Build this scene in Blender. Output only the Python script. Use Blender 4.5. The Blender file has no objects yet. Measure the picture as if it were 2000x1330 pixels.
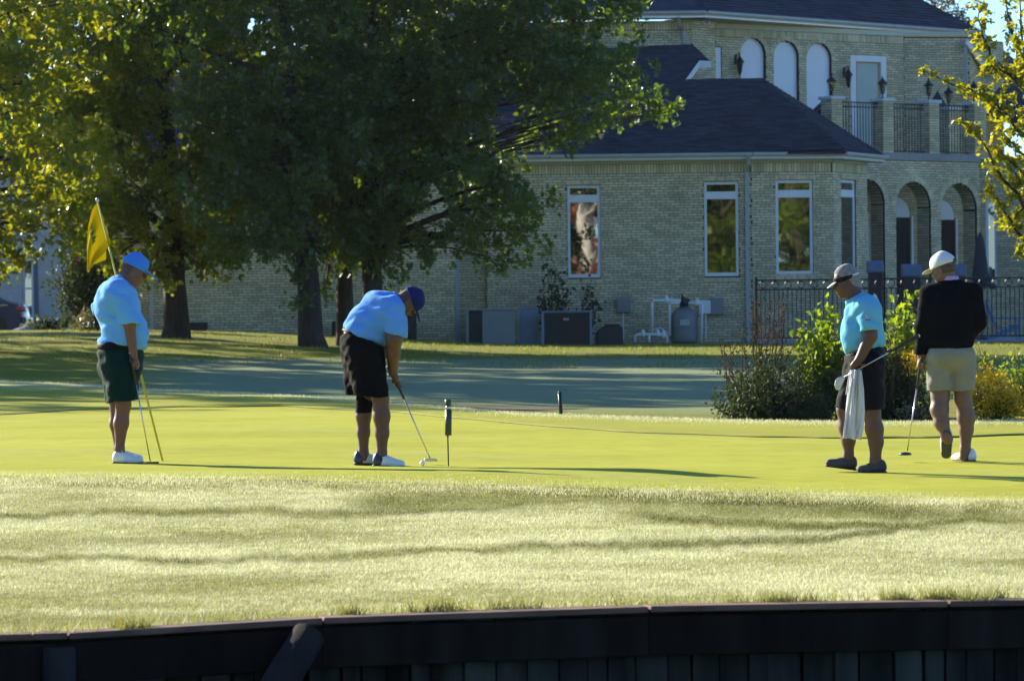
import bpy, math, random
import numpy as np
from mathutils import Vector, Matrix, Quaternion

SC = bpy.context.scene
COL = SC.collection
random.seed(7)
RNG = np.random.default_rng(7)
R = math.radians

# ------------------------------------------------------------------ camera
FPX = 7360.0                       # focal length in photograph pixels (2000 wide)
CAMZ = 1.33
PITCH = math.atan(65.0 / FPX)
ROLL = R(0.6)
_F = Vector((0, math.cos(PITCH), -math.sin(PITCH)))
_U0 = Vector((0, math.sin(PITCH), math.cos(PITCH)))
_X = Vector((1, 0, 0))
_RT = _X * math.cos(ROLL) - _U0 * math.sin(ROLL)
_UP = _X * math.sin(ROLL) + _U0 * math.cos(ROLL)
cam_d = bpy.data.cameras.new('camera')
cam = bpy.data.objects.new('camera', cam_d)
COL.objects.link(cam)
m = Matrix((( _RT.x, _UP.x, -_F.x, 0), (_RT.y, _UP.y, -_F.y, 0), (_RT.z, _UP.z, -_F.z, CAMZ), (0, 0, 0, 1)))
cam.matrix_world = m
cam_d.sensor_fit = 'HORIZONTAL'
cam_d.sensor_width = 36.0
cam_d.lens = 36.0 * FPX / 2000.0
cam_d.clip_start = 0.5
cam_d.clip_end = 6000
cam_d.dof.use_dof = True
cam_d.dof.focus_distance = 32.5
cam_d.dof.aperture_fstop = 7.0
SC.camera = cam

# ------------------------------------------------------------------ sky and sun
SUN_EL, SUN_AZ = R(22.0), R(-46.0)          # sun low, behind the scene and to the left
w = bpy.data.worlds.new('World')
SC.world = w
w.use_nodes = True
nt = w.node_tree
bg = nt.nodes['Background']
sky = nt.nodes.new('ShaderNodeTexSky')
sky.sky_type = 'NISHITA'
sky.sun_disc = False
sky.sun_elevation = SUN_EL
sky.sun_rotation = SUN_AZ
sky.air_density = 0.9
sky.dust_density = 0.2
sky.ozone_density = 7.5
nt.links.new(sky.outputs[0], bg.inputs[0])
bg.inputs[1].default_value = 0.095
sun_d = bpy.data.lights.new('sun', 'SUN')
sun_d.energy = 4.7
sun_d.angle = R(0.5)
sun_d.color = (1.0, 0.92, 0.72)
sun = bpy.data.objects.new('sun', sun_d)
COL.objects.link(sun)
TOSUN = Vector((math.sin(SUN_AZ) * math.cos(SUN_EL), math.cos(SUN_AZ) * math.cos(SUN_EL), math.sin(SUN_EL)))
sun.rotation_euler = TOSUN.to_track_quat('Z', 'Y').to_euler()
sun.location = (-40, 60, 40)
SC.view_settings.view_transform = 'Standard'
SC.view_settings.look = 'None'
SC.view_settings.exposure = 1.5
SC.view_settings.gamma = 1.0
SC.view_settings.use_curve_mapping = False
SC.cycles.max_bounces = 8
SC.cycles.transparent_max_bounces = 6

# ------------------------------------------------------------------ pixel <-> place
def ray(u, v):
    return _F * FPX + _RT * (u - 1000.0) + _UP * (665.0 - v)
def P(u, v, Y):
    d = ray(u, v)
    t = Y / d.y
    return Vector((d.x * t, Y, CAMZ + d.z * t))
def XA(u, Y, v=450):
    return P(u, v, Y).x
def ZA(u, v, Y):
    return P(u, v, Y).z
def uv_of(p):
    d = np.asarray(p, float) - np.array((0, 0, CAMZ))
    f = d @ np.array(_F); a = d @ np.array(_RT); b = d @ np.array(_UP)
    return 1000 + FPX * a / f, 665 - FPX * b / f
def hit_plane(u, v, p0, n):
    d = ray(u, v); o = Vector((0, 0, CAMZ))
    t = (Vector(p0) - o).dot(n) / d.dot(n)
    return o + d * t
def ss(a, b, x):
    t = np.clip((np.asarray(x, float) - a) / (b - a), 0, 1)
    return t * t * (3 - 2 * t)
def ghash(x, y):
    return (np.sin(x * 1.7 + 1.3 * np.sin(y * 0.9)) * 0.5 + np.sin(y * 2.3 + 0.8 * np.sin(x * 1.9)) * 0.5)
def vnoise(x, y, seed=0.0):
    """smooth value noise in -1..1"""
    x = np.asarray(x, float) + seed * 17.3; y = np.asarray(y, float) + seed * 9.1
    xi, yi = np.floor(x), np.floor(y); fx, fy = x - xi, y - yi
    fx = fx * fx * (3 - 2 * fx); fy = fy * fy * (3 - 2 * fy)
    h = lambda a, b: np.modf(np.abs(np.sin(a * 127.1 + b * 311.7) * 43758.5453))[0]
    v = (h(xi, yi) * (1 - fx) + h(xi + 1, yi) * fx) * (1 - fy) + (h(xi, yi + 1) * (1 - fx) + h(xi + 1, yi + 1) * fx) * fy
    return v * 2 - 1
def G(x, y):
    """height of the ground"""
    x = np.asarray(x, float); y = np.asarray(y, float)
    yy = np.clip(y, 29, 50)
    base = 0.004 * (yy - 32) - 0.003 * np.clip(x, -8, 8)
    t = ss(50, 92, y)
    zr = 0.85 + (0.27 - 0.85) * ss(-12, 3, x)
    back = t * (zr - base)
    q = np.clip((29 - y) / 9.5, 0, 2)
    front = -0.25 * q ** 1.15 + 0.012 * ghash(x * 0.9, y * 1.6) * np.clip(q * 4, 0, 1)
    dip = -0.10 * np.exp(-((x - 2.2) / 3.2) ** 2 - ((y - 51) / 3.0) ** 2)
    crown = 0.045 * np.exp(-((y - 29.6) / 1.2) ** 2) * (1 - ss(0.8, 2.2, x))
    wav = 0.02 * ghash(x * 0.35, y * 0.25) * ss(52, 65, y)
    sink = -0.33 * ss(101, 107.5, y) * (1 - ss(-11, -8, x))
    return base + back + front + dip + wav + sink + crown
def ground(u, v, y0=17.0, y1=150.0):
    d = ray(u, v)
    ys = np.linspace(y0, y1, 4000)
    zs = CAMZ + d.z / d.y * ys
    xs = d.x / d.y * ys
    k = np.argmax(zs <= G(xs, ys))
    if zs[k] > G(xs[k], ys[k]): k = len(ys) - 1
    a, b = ys[max(k - 1, 0)], ys[k]
    for _ in range(18):
        c = (a + b) / 2
        if CAMZ + d.z / d.y * c <= float(G(d.x / d.y * c, c)): b = c
        else: a = c
    return Vector((d.x / d.y * b, b, float(G(d.x / d.y * b, b))))

# ------------------------------------------------------------------ object helpers
def tag(o, label=None, cat=None, group=None, kind=None):
    if label: o['label'] = label
    if cat: o['category'] = cat
    if group: o['group'] = group
    if kind: o['kind'] = kind
    return o
def thing(name, loc, label, cat, group=None):
    o = bpy.data.objects.new(name, None)
    o.empty_display_size = 0.2
    COL.objects.link(o)
    o.location = loc
    return tag(o, label, cat, group)
def attach(o, parent):
    if parent is not None:
        o.parent = parent
        if parent.type == 'EMPTY':
            o.matrix_parent_inverse = Matrix.Translation(-Vector(parent.location))
    return o
class MB:
    """collects geometry of ONE part in world coordinates"""
    def __init__(s):
        s.v = []; s.f = []; s.uvs = None
    def add(s, vs, fs):
        b = len(s.v)
        s.v.extend([tuple(p) for p in vs])
        s.f.extend([tuple(i + b for i in f) for f in fs])
        return s
    def box(s, o, ex, ey, ez):
        o, ex, ey, ez = Vector(o), Vector(ex), Vector(ey), Vector(ez)
        vs = [o, o + ex, o + ex + ey, o + ey, o + ez, o + ex + ez, o + ex + ey + ez, o + ey + ez]
        return s.add(vs, [(3, 2, 1, 0), (4, 5, 6, 7), (0, 1, 5, 4), (1, 2, 6, 5), (2, 3, 7, 6), (3, 0, 4, 7)])
    def cbox(s, c, sx, sy, sz, rz=0.0):
        cx, sn = math.cos(rz), math.sin(rz)
        ex = Vector((cx, sn, 0)) * sx; ey = Vector((-sn, cx, 0)) * sy; ez = Vector((0, 0, sz))
        return s.box(Vector(c) - ex / 2 - ey / 2 - ez / 2, ex, ey, ez)
    def bar(s, a, b, w, h=None, up=(0, 0, 1)):
        a, b = Vector(a), Vector(b); h = h or w
        d = (b - a).normalized()
        sd = d.cross(Vector(up))
        if sd.length < 1e-4: sd = Vector((1, 0, 0))
        sd.normalize(); u2 = sd.cross(d).normalized()
        return s.box(a - sd * w / 2 - u2 * h / 2, sd * w, u2 * h, b - a)
    def tube(s, pts, rad, n=8, cap=True, sx=1.0):
        pts = [Vector(p) for p in pts]
        if not hasattr(rad, '__len__'): rad = [rad] * len(pts)
        b = len(s.v); ref = None
        for i, p in enumerate(pts):
            d = (pts[min(i + 1, len(pts) - 1)] - pts[max(i - 1, 0)])
            if d.length < 1e-9: d = Vector((0, 0, 1))
            d.normalize()
            if ref is None:
                ref = d.orthogonal().normalized()
            ref = (ref - d * ref.dot(d))
            if ref.length < 1e-5: ref = d.orthogonal()
            ref.normalize(); bi = d.cross(ref)
            for k in range(n):
                a = 2 * math.pi * k / n
                s.v.append(tuple(p + (ref * math.cos(a) * sx + bi * math.sin(a)) * rad[i]))
        for i in range(len(pts) - 1):
            for k in range(n):
                k2 = (k + 1) % n
                s.f.append((b + i * n + k, b + i * n + k2, b + (i + 1) * n + k2, b + (i + 1) * n + k))
        if cap:
            s.f.append(tuple(b + k for k in range(n))[::-1])
            e = b + (len(pts) - 1) * n
            s.f.append(tuple(e + k for k in range(n)))
        return s
    def lathe(s, c, prof, n=16, axis=(0, 0, 1)):
        ax = Vector(axis).normalized()
        return s.tube([Vector(c) + ax * h for r, h in prof], [max(r, 1e-4) for r, h in prof], n)
    def poly(s, pts):
        return s.add(pts, [tuple(range(len(pts)))])
    def prism(s, pts, vec):
        pts = [Vector(p) for p in pts]; n = len(pts); vec = Vector(vec)
        fs = [tuple(range(n))[::-1], tuple(range(n, 2 * n))]
        fs += [(i, (i + 1) % n, n + (i + 1) % n, n + i) for i in range(n)]
        return s.add(pts + [p + vec for p in pts], fs)
    def ring(s, c, r, t, ax1, ax2, n=14):
        c, ax1, ax2 = Vector(c), Vector(ax1), Vector(ax2)
        b = len(s.v); nn = ax1.cross(ax2).normalized(); k4 = 5
        for i in range(n):
            a = 2 * math.pi * i / n
            rd = ax1 * math.cos(a) + ax2 * math.sin(a)
            for j in range(k4):
                q = 2 * math.pi * j / k4
                s.v.append(tuple(c + rd * (r + t * math.cos(q)) + nn * t * math.sin(q)))
        for i in range(n):
            for j in range(k4):
                i2, j2 = (i + 1) % n, (j + 1) % k4
                s.f.append((b + i * k4 + j, b + i2 * k4 + j, b + i2 * k4 + j2, b + i * k4 + j2))
        return s
    def mesh(s, name):
        me = bpy.data.meshes.new(name)
        me.from_pydata(s.v, [], s.f)
        me.update()
        return me
    def build(s, name, mat, parent=None, smooth=False, bevel=0.0, recalc=False):
        me = s.mesh(name)
        if mat: me.materials.append(mat)
        if smooth: me.polygons.foreach_set('use_smooth', [True] * len(me.polygons))
        o = bpy.data.objects.new(name, me)
        COL.objects.link(o)
        if bevel:
            b = o.modifiers.new('bevel', 'BEVEL'); b.width = bevel; b.segments = 2; b.limit_method = 'ANGLE'
        if smooth and not bevel:
            pass
        return attach(o, parent)
def np_mesh(name, V, F, mat, parent=None, smooth=False, attrs=None):
    """mesh from numpy arrays; F is (n,3) or (n,4)"""
    me = bpy.data.meshes.new(name)
    k = F.shape[1]
    me.vertices.add(len(V)); me.vertices.foreach_set('co', np.ascontiguousarray(V, np.float32).ravel())
    me.loops.add(F.size); me.loops.foreach_set('vertex_index', np.ascontiguousarray(F, np.int32).ravel())
    me.polygons.add(len(F))
    me.polygons.foreach_set('loop_start', np.arange(0, F.size, k, dtype=np.int32))
    if smooth: me.polygons.foreach_set('use_smooth', np.ones(len(F), bool))
    if attrs:
        for an, (dom, arr) in attrs.items():
            a = me.attributes.new(an, 'FLOAT', dom); a.data.foreach_set('value', np.ascontiguousarray(arr, np.float32))
    me.update(calc_edges=True)
    if mat: me.materials.append(mat)
    o = bpy.data.objects.new(name, me)
    COL.objects.link(o)
    return attach(o, parent)

# ------------------------------------------------------------------ materials
def _n(nt, t, **kw):
    n = nt.nodes.new(t)
    for k, v in kw.items():
        if k in n.inputs.keys(): n.inputs[k].default_value = v
        else: setattr(n, k, v)
    return n
def mat(name, col, rough=0.6, var=0.12, scale=6.0, bump=0.0, bscale=40.0, metal=0.0, spec=0.5, col2=None, trans=0.0,
        tcol=None, island=0.0, stretch=(1, 1, 1), coat=0.0, sheen=0.0):
    """noise-varied principled material; trans adds a translucent share; island varies tone piece by piece"""
    ma = bpy.data.materials.new(name); ma.use_nodes = True
    nt = ma.node_tree; L = nt.links.new
    pr = nt.nodes['Principled BSDF']; out = nt.nodes['Material Output']
    pr.inputs['Roughness'].default_value = rough
    pr.inputs['Metallic'].default_value = metal
    pr.inputs['Specular IOR Level'].default_value = spec
    if coat: pr.inputs['Coat Weight'].default_value = coat
    if sheen: pr.inputs['Sheen Weight'].default_value = sheen
    tc = _n(nt, 'ShaderNodeTexCoord'); mp = _n(nt, 'ShaderNodeMapping')
    mp.inputs['Scale'].default_value = stretch
    geo = _n(nt, 'ShaderNodeNewGeometry')
    L(geo.outputs['Position'], mp.inputs['Vector'])
    no = _n(nt, 'ShaderNodeTexNoise', Scale=scale, Detail=5.0, Roughness=0.6)
    L(mp.outputs[0], no.inputs['Vector'])
    c1 = col; c2 = col2 if col2 else tuple(c * (1 - 2 * var) for c in col)
    mx = _n(nt, 'ShaderNodeMix', data_type='RGBA')
    mx.inputs[6].default_value = (*c2, 1); mx.inputs[7].default_value = (*c1, 1)
    mr = _n(nt, 'ShaderNodeMapRange'); mr.inputs[1].default_value = 0.32; mr.inputs[2].default_value = 0.68
    L(no.outputs[0], mr.inputs[0]); L(mr.outputs[0], mx.inputs[0])
    last = mx.outputs[2]
    if island:
        oi = _n(nt, 'ShaderNodeObjectInfo')
        ad = _n(nt, 'ShaderNodeMath', operation='ADD'); L(geo.outputs['Random Per Island'], ad.inputs[0]); L(oi.outputs['Random'], ad.inputs[1])
        fr = _n(nt, 'ShaderNodeMath', operation='FRACT'); L(ad.outputs[0], fr.inputs[0])
        m2 = _n(nt, 'ShaderNodeMapRange'); m2.inputs[3].default_value = 1 - island; m2.inputs[4].default_value = 1 + island * 0.6
        L(fr.outputs[0], m2.inputs[0])
        vm = _n(nt, 'ShaderNodeVectorMath', operation='SCALE'); L(last, vm.inputs[0]); L(m2.outputs[0], vm.inputs['Scale'])
        last = vm.outputs[0]
    L(last, pr.inputs['Base Color'])
    if bump:
        nb = _n(nt, 'ShaderNodeTexNoise', Scale=bscale, Detail=4.0); L(mp.outputs[0], nb.inputs['Vector'])
        bp = _n(nt, 'ShaderNodeBump', Strength=1.0, Distance=bump); L(nb.outputs[0], bp.inputs['Height']); L(bp.outputs[0], pr.inputs['Normal'])
    if trans:
        tr = _n(nt, 'ShaderNodeBsdfTranslucent')
        if tcol:
            mt = _n(nt, 'ShaderNodeMix', data_type='RGBA', blend_type='MULTIPLY'); mt.inputs[0].default_value = 1
            L(last, mt.inputs[6]); mt.inputs[7].default_value = (*tcol, 1); L(mt.outputs[2], tr.inputs['Color'])
        else: L(last, tr.inputs['Color'])
        ms = _n(nt, 'ShaderNodeMixShader', Fac=trans)
        L(pr.outputs[0], ms.inputs[1]); L(tr.outputs[0], ms.inputs[2]); L(ms.outputs[0], out.inputs[0])
    return ma
# ================================================================== the ground
def grass_mat(name, dry, lush, dewc, rough=0.55, bump=0.02, bscale=30.0, spec=0.5, sheen=0.0, nscale=1.2, fine=18.0):
    """lawn: lush/dry patches in broad and fine noise, pale dew where the attribute 'dew' is set"""
    ma = bpy.data.materials.new(name); ma.use_nodes = True
    nt = ma.node_tree; L = nt.links.new
    pr = nt.nodes['Principled BSDF']
    pr.inputs['Roughness'].default_value = rough; pr.inputs['Specular IOR Level'].default_value = spec
    pr.inputs['Sheen Weight'].default_value = sheen; pr.inputs['Sheen Roughness'].default_value = 0.4
    geo = _n(nt, 'ShaderNodeNewGeometry'); mp = _n(nt, 'ShaderNodeMapping'); mp.inputs['Scale'].default_value = (0.55, 1, 1)
    L(geo.outputs['Position'], mp.inputs[0])
    n1 = _n(nt, 'ShaderNodeTexNoise', Scale=nscale, Detail=5.0, Roughness=0.65); L(mp.outputs[0], n1.inputs['Vector'])
    n2 = _n(nt, 'ShaderNodeTexNoise', Scale=fine, Detail=4.0, Roughness=0.7); L(mp.outputs[0], n2.inputs['Vector'])
    ad = _n(nt, 'ShaderNodeMath', operation='MULTIPLY_ADD'); ad.inputs[1].default_value = 0.6; L(n2.outputs[0], ad.inputs[0])
    sc = _n(nt, 'ShaderNodeMath', operation='MULTIPLY'); sc.inputs[1].default_value = 0.6; L(n1.outputs[0], sc.inputs[0]); L(sc.outputs[0], ad.inputs[2])
    mr = _n(nt, 'ShaderNodeMapRange'); mr.inputs[1].default_value = 0.42; mr.inputs[2].default_value = 0.78; L(ad.outputs[0], mr.inputs[0])
    mx = _n(nt, 'ShaderNodeMix', data_type='RGBA'); mx.inputs[6].default_value = (*lush, 1); mx.inputs[7].default_value = (*dry, 1); L(mr.outputs[0], mx.inputs[0])
    at = _n(nt, 'ShaderNodeAttribute', attribute_name='dew')
    dm = _n(nt, 'ShaderNodeMapRange'); dm.inputs[1].default_value = 0.25; dm.inputs[2].default_value = 0.6; dm.inputs[3].default_value = 0.45; L(n2.outputs[0], dm.inputs[0])
    mm = _n(nt, 'ShaderNodeMath', operation='MULTIPLY'); L(at.outputs['Fac'], mm.inputs[0]); L(dm.outputs[0], mm.inputs[1])
    m2 = _n(nt, 'ShaderNodeMix', data_type='RGBA'); m2.inputs[7].default_value = (*dewc, 1); L(mx.outputs[2], m2.inputs[6]); L(mm.outputs[0], m2.inputs[0])
    L(m2.outputs[2], pr.inputs['Base Color'])
    nb = _n(nt, 'ShaderNodeTexNoise', Scale=bscale, Detail=5.0, Roughness=0.7); L(geo.outputs['Position'], nb.inputs['Vector'])
    bp = _n(nt, 'ShaderNodeBump', Strength=1.0, Distance=bump); L(nb.outputs[0], bp.inputs['Height']); L(bp.outputs[0], pr.inputs['Normal'])
    return ma
M = {}
M['lawn'] = grass_mat('lawn grass', (0.27, 0.255, 0.02), (0.10, 0.13, 0.014), (0.23, 0.275, 0.155), bump=0.045, bscale=14, spec=0.15, rough=0.8)
M['rough'] = grass_mat('rough grass', (0.24, 0.23, 0.025), (0.11, 0.12, 0.012), (0.52, 0.50, 0.23), bump=0.03, bscale=25, nscale=0.9, spec=0.2, rough=0.75)
M['green'] = grass_mat('putting green', (0.44, 0.425, 0.045), (0.285, 0.29, 0.018), (0.40, 0.42, 0.2), rough=0.85, spec=0.05, bump=0.004, bscale=160, nscale=0.5, fine=7.0)
M['collar'] = grass_mat('collar grass', spec=0.15, rough=0.75, dry=(0.38, 0.36, 0.03), lush=(0.25, 0.26, 0.02), dewc=(0.45, 0.46, 0.26), bump=0.012, bscale=60, nscale=0.5, fine=7)
M['lip_shade'] = mat('shade toned turf edge', (0.085, 0.085, 0.02), 0.95, 0.3, 6, 0.01, 40)  # collar's cut edge, coloured dark to paint in its shade
M['soil'] = mat('dark soil', (0.09, 0.055, 0.03), 0.9, 0.3, 3, 0.02, 30)
M['water'] = mat('pond water', (0.012, 0.018, 0.016), 0.06, 0.05, 2, 0.01, 1.5)

# curves read from the photograph (pixels), turned into places on the ground
EDGE_BACK = [(-700, 835), (0, 812), (150, 803), (350, 797), (550, 795), (780, 808), (1000, 829), (1200, 845), (1400, 853), (1600, 858), (1800, 858), (2000, 852), (2600, 838)]
CREST = [(-700, 728), (0, 744), (150, 750), (300, 762), (500, 770), (700, 782), (850, 795), (1000, 808), (1200, 815), (1400, 822), (1600, 825), (1800, 826), (2000, 822), (2600, 812)]
EDGE_FRONT = [(-700, 926), (0, 932), (500, 938), (1000, 950), (1500, 965), (2000, 982), (2600, 1000)]
WALL_TOP = [(-900, 1266), (0, 1243), (300, 1228), (620, 1207), (900, 1192), (1250, 1185), (2000, 1172), (2900, 1160)]
TRACKS = [([(0, 1008), (200, 1001), (400, 996), (600, 1001), (850, 1000), (1000, 988), (1150, 975)], 7, 1.0),
          ([(700, 985), (850, 972), (1000, 962), (1200, 968), (1400, 976), (1600, 988), (1800, 1000), (2000, 1008)], 19, 1.0),
          ([(0, 1092), (200, 1090), (450, 1094), (580, 1089), (800, 1079), (1000, 1071), (1200, 1064), (1400, 1060), (1600, 1056), (1720, 1044), (1800, 1026), (1900, 1018), (2000, 1022)], 7, 0.9),
          ([(1240, 1006), (1400, 1019), (1550, 1029), (1700, 1031), (1820, 1030)], 7, 1.1),
          ([(100, 943), (400, 946), (800, 950), (1000, 955)], 4, 0.7)]
def curve_v(c, u):
    c = np.array(c, float)
    return np.interp(u, c[:, 0], c[:, 1])
def track_mask(u, v):
    mk = np.zeros_like(u)
    for c, w, a in TRACKS:
        inr = ss(c[0][0] - 60, c[0][0] + 60, u) * (1 - ss(c[-1][0] - 60, c[-1][0] + 60, u)) if c[0][0] > 5 else (1 - ss(c[-1][0] - 60, c[-1][0] + 60, u))
        wob = 5 * vnoise(u * 0.012, u * 0 + w) + 3 * vnoise(u * 0.05, u * 0 + w * 3)
        ww = w * (1 + 0.5 * vnoise(u * 0.009, u * 0 + 5 + w)); mod = np.clip(0.98 + 0.4 * vnoise(u * 0.006, u * 0 + 9 + w * 2) + 0.25 * vnoise(u * 0.03, v * 0.05 + w), 0.4, 1)
        mk = np.maximum(mk, a * inr * mod * np.exp(-((v - curve_v(c, u) - wob) / ww) ** 2))
    return np.clip(mk, 0, 1)

WALL_Y0 = 19.3
def wall_point(u):
    v = float(curve_v(WALL_TOP, u))
    yy = 18.2 + 0.0011 * (u + 0) if u < 620 else 18.882 + 0.00065 * (u - 620)
    return P(u, v, yy)
_wu = np.linspace(-900, 2900, 60)
_wp = [wall_point(float(u)) for u in _wu]
_wx = np.array([p.x for p in _wp]); _wy = np.array([p.y for p in _wp]); _wz = np.array([p.z for p in _wp])
def wall_y(x): return np.interp(x, _wx, _wy)
def wall_z(x): return np.interp(x, _wx, _wz)
_G0 = G
def G(x, y):
    """ground, blended down to the retaining wall's top edge"""
    x = np.asarray(x, float); y = np.asarray(y, float)
    z = _G0(x, y)
    t = np.clip((y - wall_y(x)) / 4.0, 0, 1)
    zw = wall_z(x) - 0.01
    return np.where(y < wall_y(x) + 4.0, zw + (_G0(x, wall_y(x) + 4.0) - zw) * (t * t * (1.6 - 0.6 * t)) + (1 - t) * t * 0.02 * ghash(x * 2, y * 2), z)

def grid_sheet(name, X, Yy, Z, material, attrs=None, kind='structure', parent=None):
    nr, nc = X.shape
    V = np.stack([X, Yy, Z], -1).reshape(-1, 3)
    i = np.arange(nr - 1)[:, None] * nc + np.arange(nc - 1)[None, :]
    F = np.stack([i, i + 1, i + nc + 1, i + nc], -1).reshape(-1, 4)
    o = np_mesh(name, V, F, material, parent, True, attrs)
    if kind: o['kind'] = kind
    return o

def make_ground():
    s = np.concatenate([np.linspace(-4, -0.45, 18), np.linspace(-0.4, -0.165, 14), np.linspace(-0.16, 0.16, 260), np.linspace(0.165, 0.4, 14), np.linspace(0.45, 4, 18)])
    r = np.concatenate([np.linspace(0, 1, 90) ** 1.0 * 11, np.linspace(11.2, 45, 150), np.linspace(45.6, 110, 90), np.geomspace(112, 3000, 24)])
    # row 0 is the wall line, later rows are metres behind it
    X = np.zeros((len(r), len(s))); Yy = X.copy()
    for j, sv in enumerate(s):
        y0 = 19.0
        for _ in range(4): y0 = float(wall_y(sv * y0)) + 0.12
        Yy[:, j] = y0 + r; X[:, j] = sv * Yy[:, j]
    Z = G(X, Yy)
    far = ss(150, 400, Yy)
    Z = Z * (1 - far) + 0.6 * far
    V = np.stack([X, Yy, Z], -1).reshape(-1, 3)
    u, v = uv_of(V)
    front = (Yy.ravel() < 32)
    dew = np.where(front, np.clip(0.65 + 0.45 * vnoise(V[:, 0] * 0.55, V[:, 1] * 0.9) + 0.3 * vnoise(V[:, 0] * 1.7, V[:, 1] * 2.6, 1), 0, 1) * (1 - track_mask(u, v)), 0)
    dew *= np.where(front, 1 - 0.55 * np.exp(-((u - 40) / 160) ** 2 - ((v - 1205) / 25) ** 2), 1)
    mow = ss(697, 704, v) * (1 - ss(1380, 1600, u)) * ss(150, 420, u) * (1 - front)
    mow *= 1 - 0.9 * np.exp(-((v - 812 + (1000 - u) * 0.02) / 22) ** 2)
    dew = np.where(front, dew, mow)
    fr = X.shape[0]
    ob = grid_sheet('ground', X, Yy, Z, M['rough'], {'dew': ('POINT', dew)})
    ob.data.materials.append(M['lawn'])
    cy = Yy[:-1, :-1].ravel()
    ob.data.polygons.foreach_set('material_index', (cy > 36).astype(np.int32))
    return ob
make_ground()

def band(name, ca, cb, n, lift, material, lip=0.0, dewf=None):
    us = np.linspace(-650, 2550, 420)
    A = [ground(float(u), float(curve_v(ca, u)) + 0.5 * math.sin(u * 0.031)) for u in us]
    B = [ground(float(u), float(curve_v(cb, u)) + 0.5 * math.sin(u * 0.031)) for u in us]
    A = np.array(A); B = np.array(B)
    t = np.linspace(0, 1, n)[:, None, None]
    Q = A[None] * (1 - t) + B[None] * t
    X, Yy = Q[..., 0], Q[..., 1]
    Z = G(X, Yy) + lift
    if lip:
        jit = 0.02 + 0.01 * np.sin(us * 0.05)
        Z[0] -= lift + 0.01; Yy = Yy.copy(); Yy[1] = Yy[0] + jit
        Z[1] = G(X[1], Yy[1]) + lift * 0.9
        Z[-1] -= lift + 0.01
    dw = np.zeros(X.shape) if dewf is None else dewf(us[None, :] + 0 * X, np.linspace(0, 1, n)[:, None] + 0 * X)
    o = grid_sheet(name, X, Yy, Z, material, {'dew': ('POINT', dw.ravel())})
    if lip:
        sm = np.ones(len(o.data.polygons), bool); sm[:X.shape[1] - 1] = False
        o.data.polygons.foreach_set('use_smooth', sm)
        o.data.materials.append(M['lip_shade']); o.data.polygons.foreach_set('material_index', (~sm).astype(np.int32))
    return o
band('putting_green', EDGE_FRONT, EDGE_BACK, 60, 0.008, M['green'],
     dewf=lambda u, t: 0.10 + 0.25 * np.clip(np.sin(t * 23 + 0.6 * np.sin(u * 0.004)), 0, 1) ** 6 * (0.5 + 0.5 * np.sin(u * 0.006 + t * 6)))
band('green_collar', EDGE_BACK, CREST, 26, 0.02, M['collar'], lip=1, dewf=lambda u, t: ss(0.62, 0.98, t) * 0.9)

def blades(name, pts, hmin, hmax, wid, material, lean=0.5, dew=None, track=None):
    """separate grass blades standing on the ground, one triangle each"""
    n = len(pts)
    a = RNG.uniform(0, 2 * np.pi, n); h = RNG.uniform(hmin, hmax, n); w = wid * RNG.uniform(0.6, 1.3, n)
    ln = RNG.uniform(0, lean, n) * h; b = RNG.uniform(0, 2 * np.pi, n)
    dx, dy = np.cos(a) * w / 2, np.sin(a) * w / 2
    A = pts - np.stack([dx, dy, np.full(n, 0.005)], -1); B = pts + np.stack([dx, dy, np.full(n, -0.005)], -1)
    T = pts + np.stack([np.cos(b) * ln, np.sin(b) * ln, h], -1)
    V = np.stack([A, B, T], 1).reshape(-1, 3); F = np.arange(3 * n).reshape(-1, 3)
    at = {'dew': ('POINT', np.repeat(dew if dew is not None else np.zeros(n), 3))}
    at['track'] = ('POINT', np.repeat(track if track is not None else np.zeros(n), 3))
    o = np_mesh(name, V, F, material, None, False, at)
    o['kind'] = 'stuff'
    return o
def blade_mat(name, c1, c2, dewc, trans=0.45):
    ma = bpy.data.materials.new(name); ma.use_nodes = True
    nt = ma.node_tree; L = nt.links.new; pr = nt.nodes['Principled BSDF']; out = nt.nodes['Material Output']
    pr.inputs['Roughness'].default_value = 0.55
    geo = _n(nt, 'ShaderNodeNewGeometry'); at = _n(nt, 'ShaderNodeAttribute', attribute_name='dew')
    mx = _n(nt, 'ShaderNodeMix', data_type='RGBA'); mx.inputs[6].default_value = (*c1, 1); mx.inputs[7].default_value = (*c2, 1)
    L(geo.outputs['Random Per Island'], mx.inputs[0])
    m2 = _n(nt, 'ShaderNodeMix', data_type='RGBA'); m2.inputs[7].default_value = (*dewc, 1)
    L(mx.outputs[2], m2.inputs[6]); L(at.outputs['Fac'], m2.inputs[0])
    a3 = _n(nt, 'ShaderNodeAttribute', attribute_name='track'); m3 = _n(nt, 'ShaderNodeMix', data_type='RGBA'); m3.inputs[7].default_value = (0.045, 0.055, 0.006, 1); L(m2.outputs[2], m3.inputs[6]); L(a3.outputs['Fac'], m3.inputs[0])
    L(m3.outputs[2], pr.inputs['Base Color'])
    tr = _n(nt, 'ShaderNodeBsdfTranslucent'); L(m3.outputs[2], tr.inputs[0])
    ms = _n(nt, 'ShaderNodeMixShader', Fac=trans); L(pr.outputs[0], ms.inputs[1]); L(tr.outputs[0], ms.inputs[2]); L(ms.outputs[0], out.inputs[0])
    return ma
M['blade'] = blade_mat('grass blade', (0.16, 0.175, 0.012), (0.31, 0.28, 0.03), (0.66, 0.65, 0.39))
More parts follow.
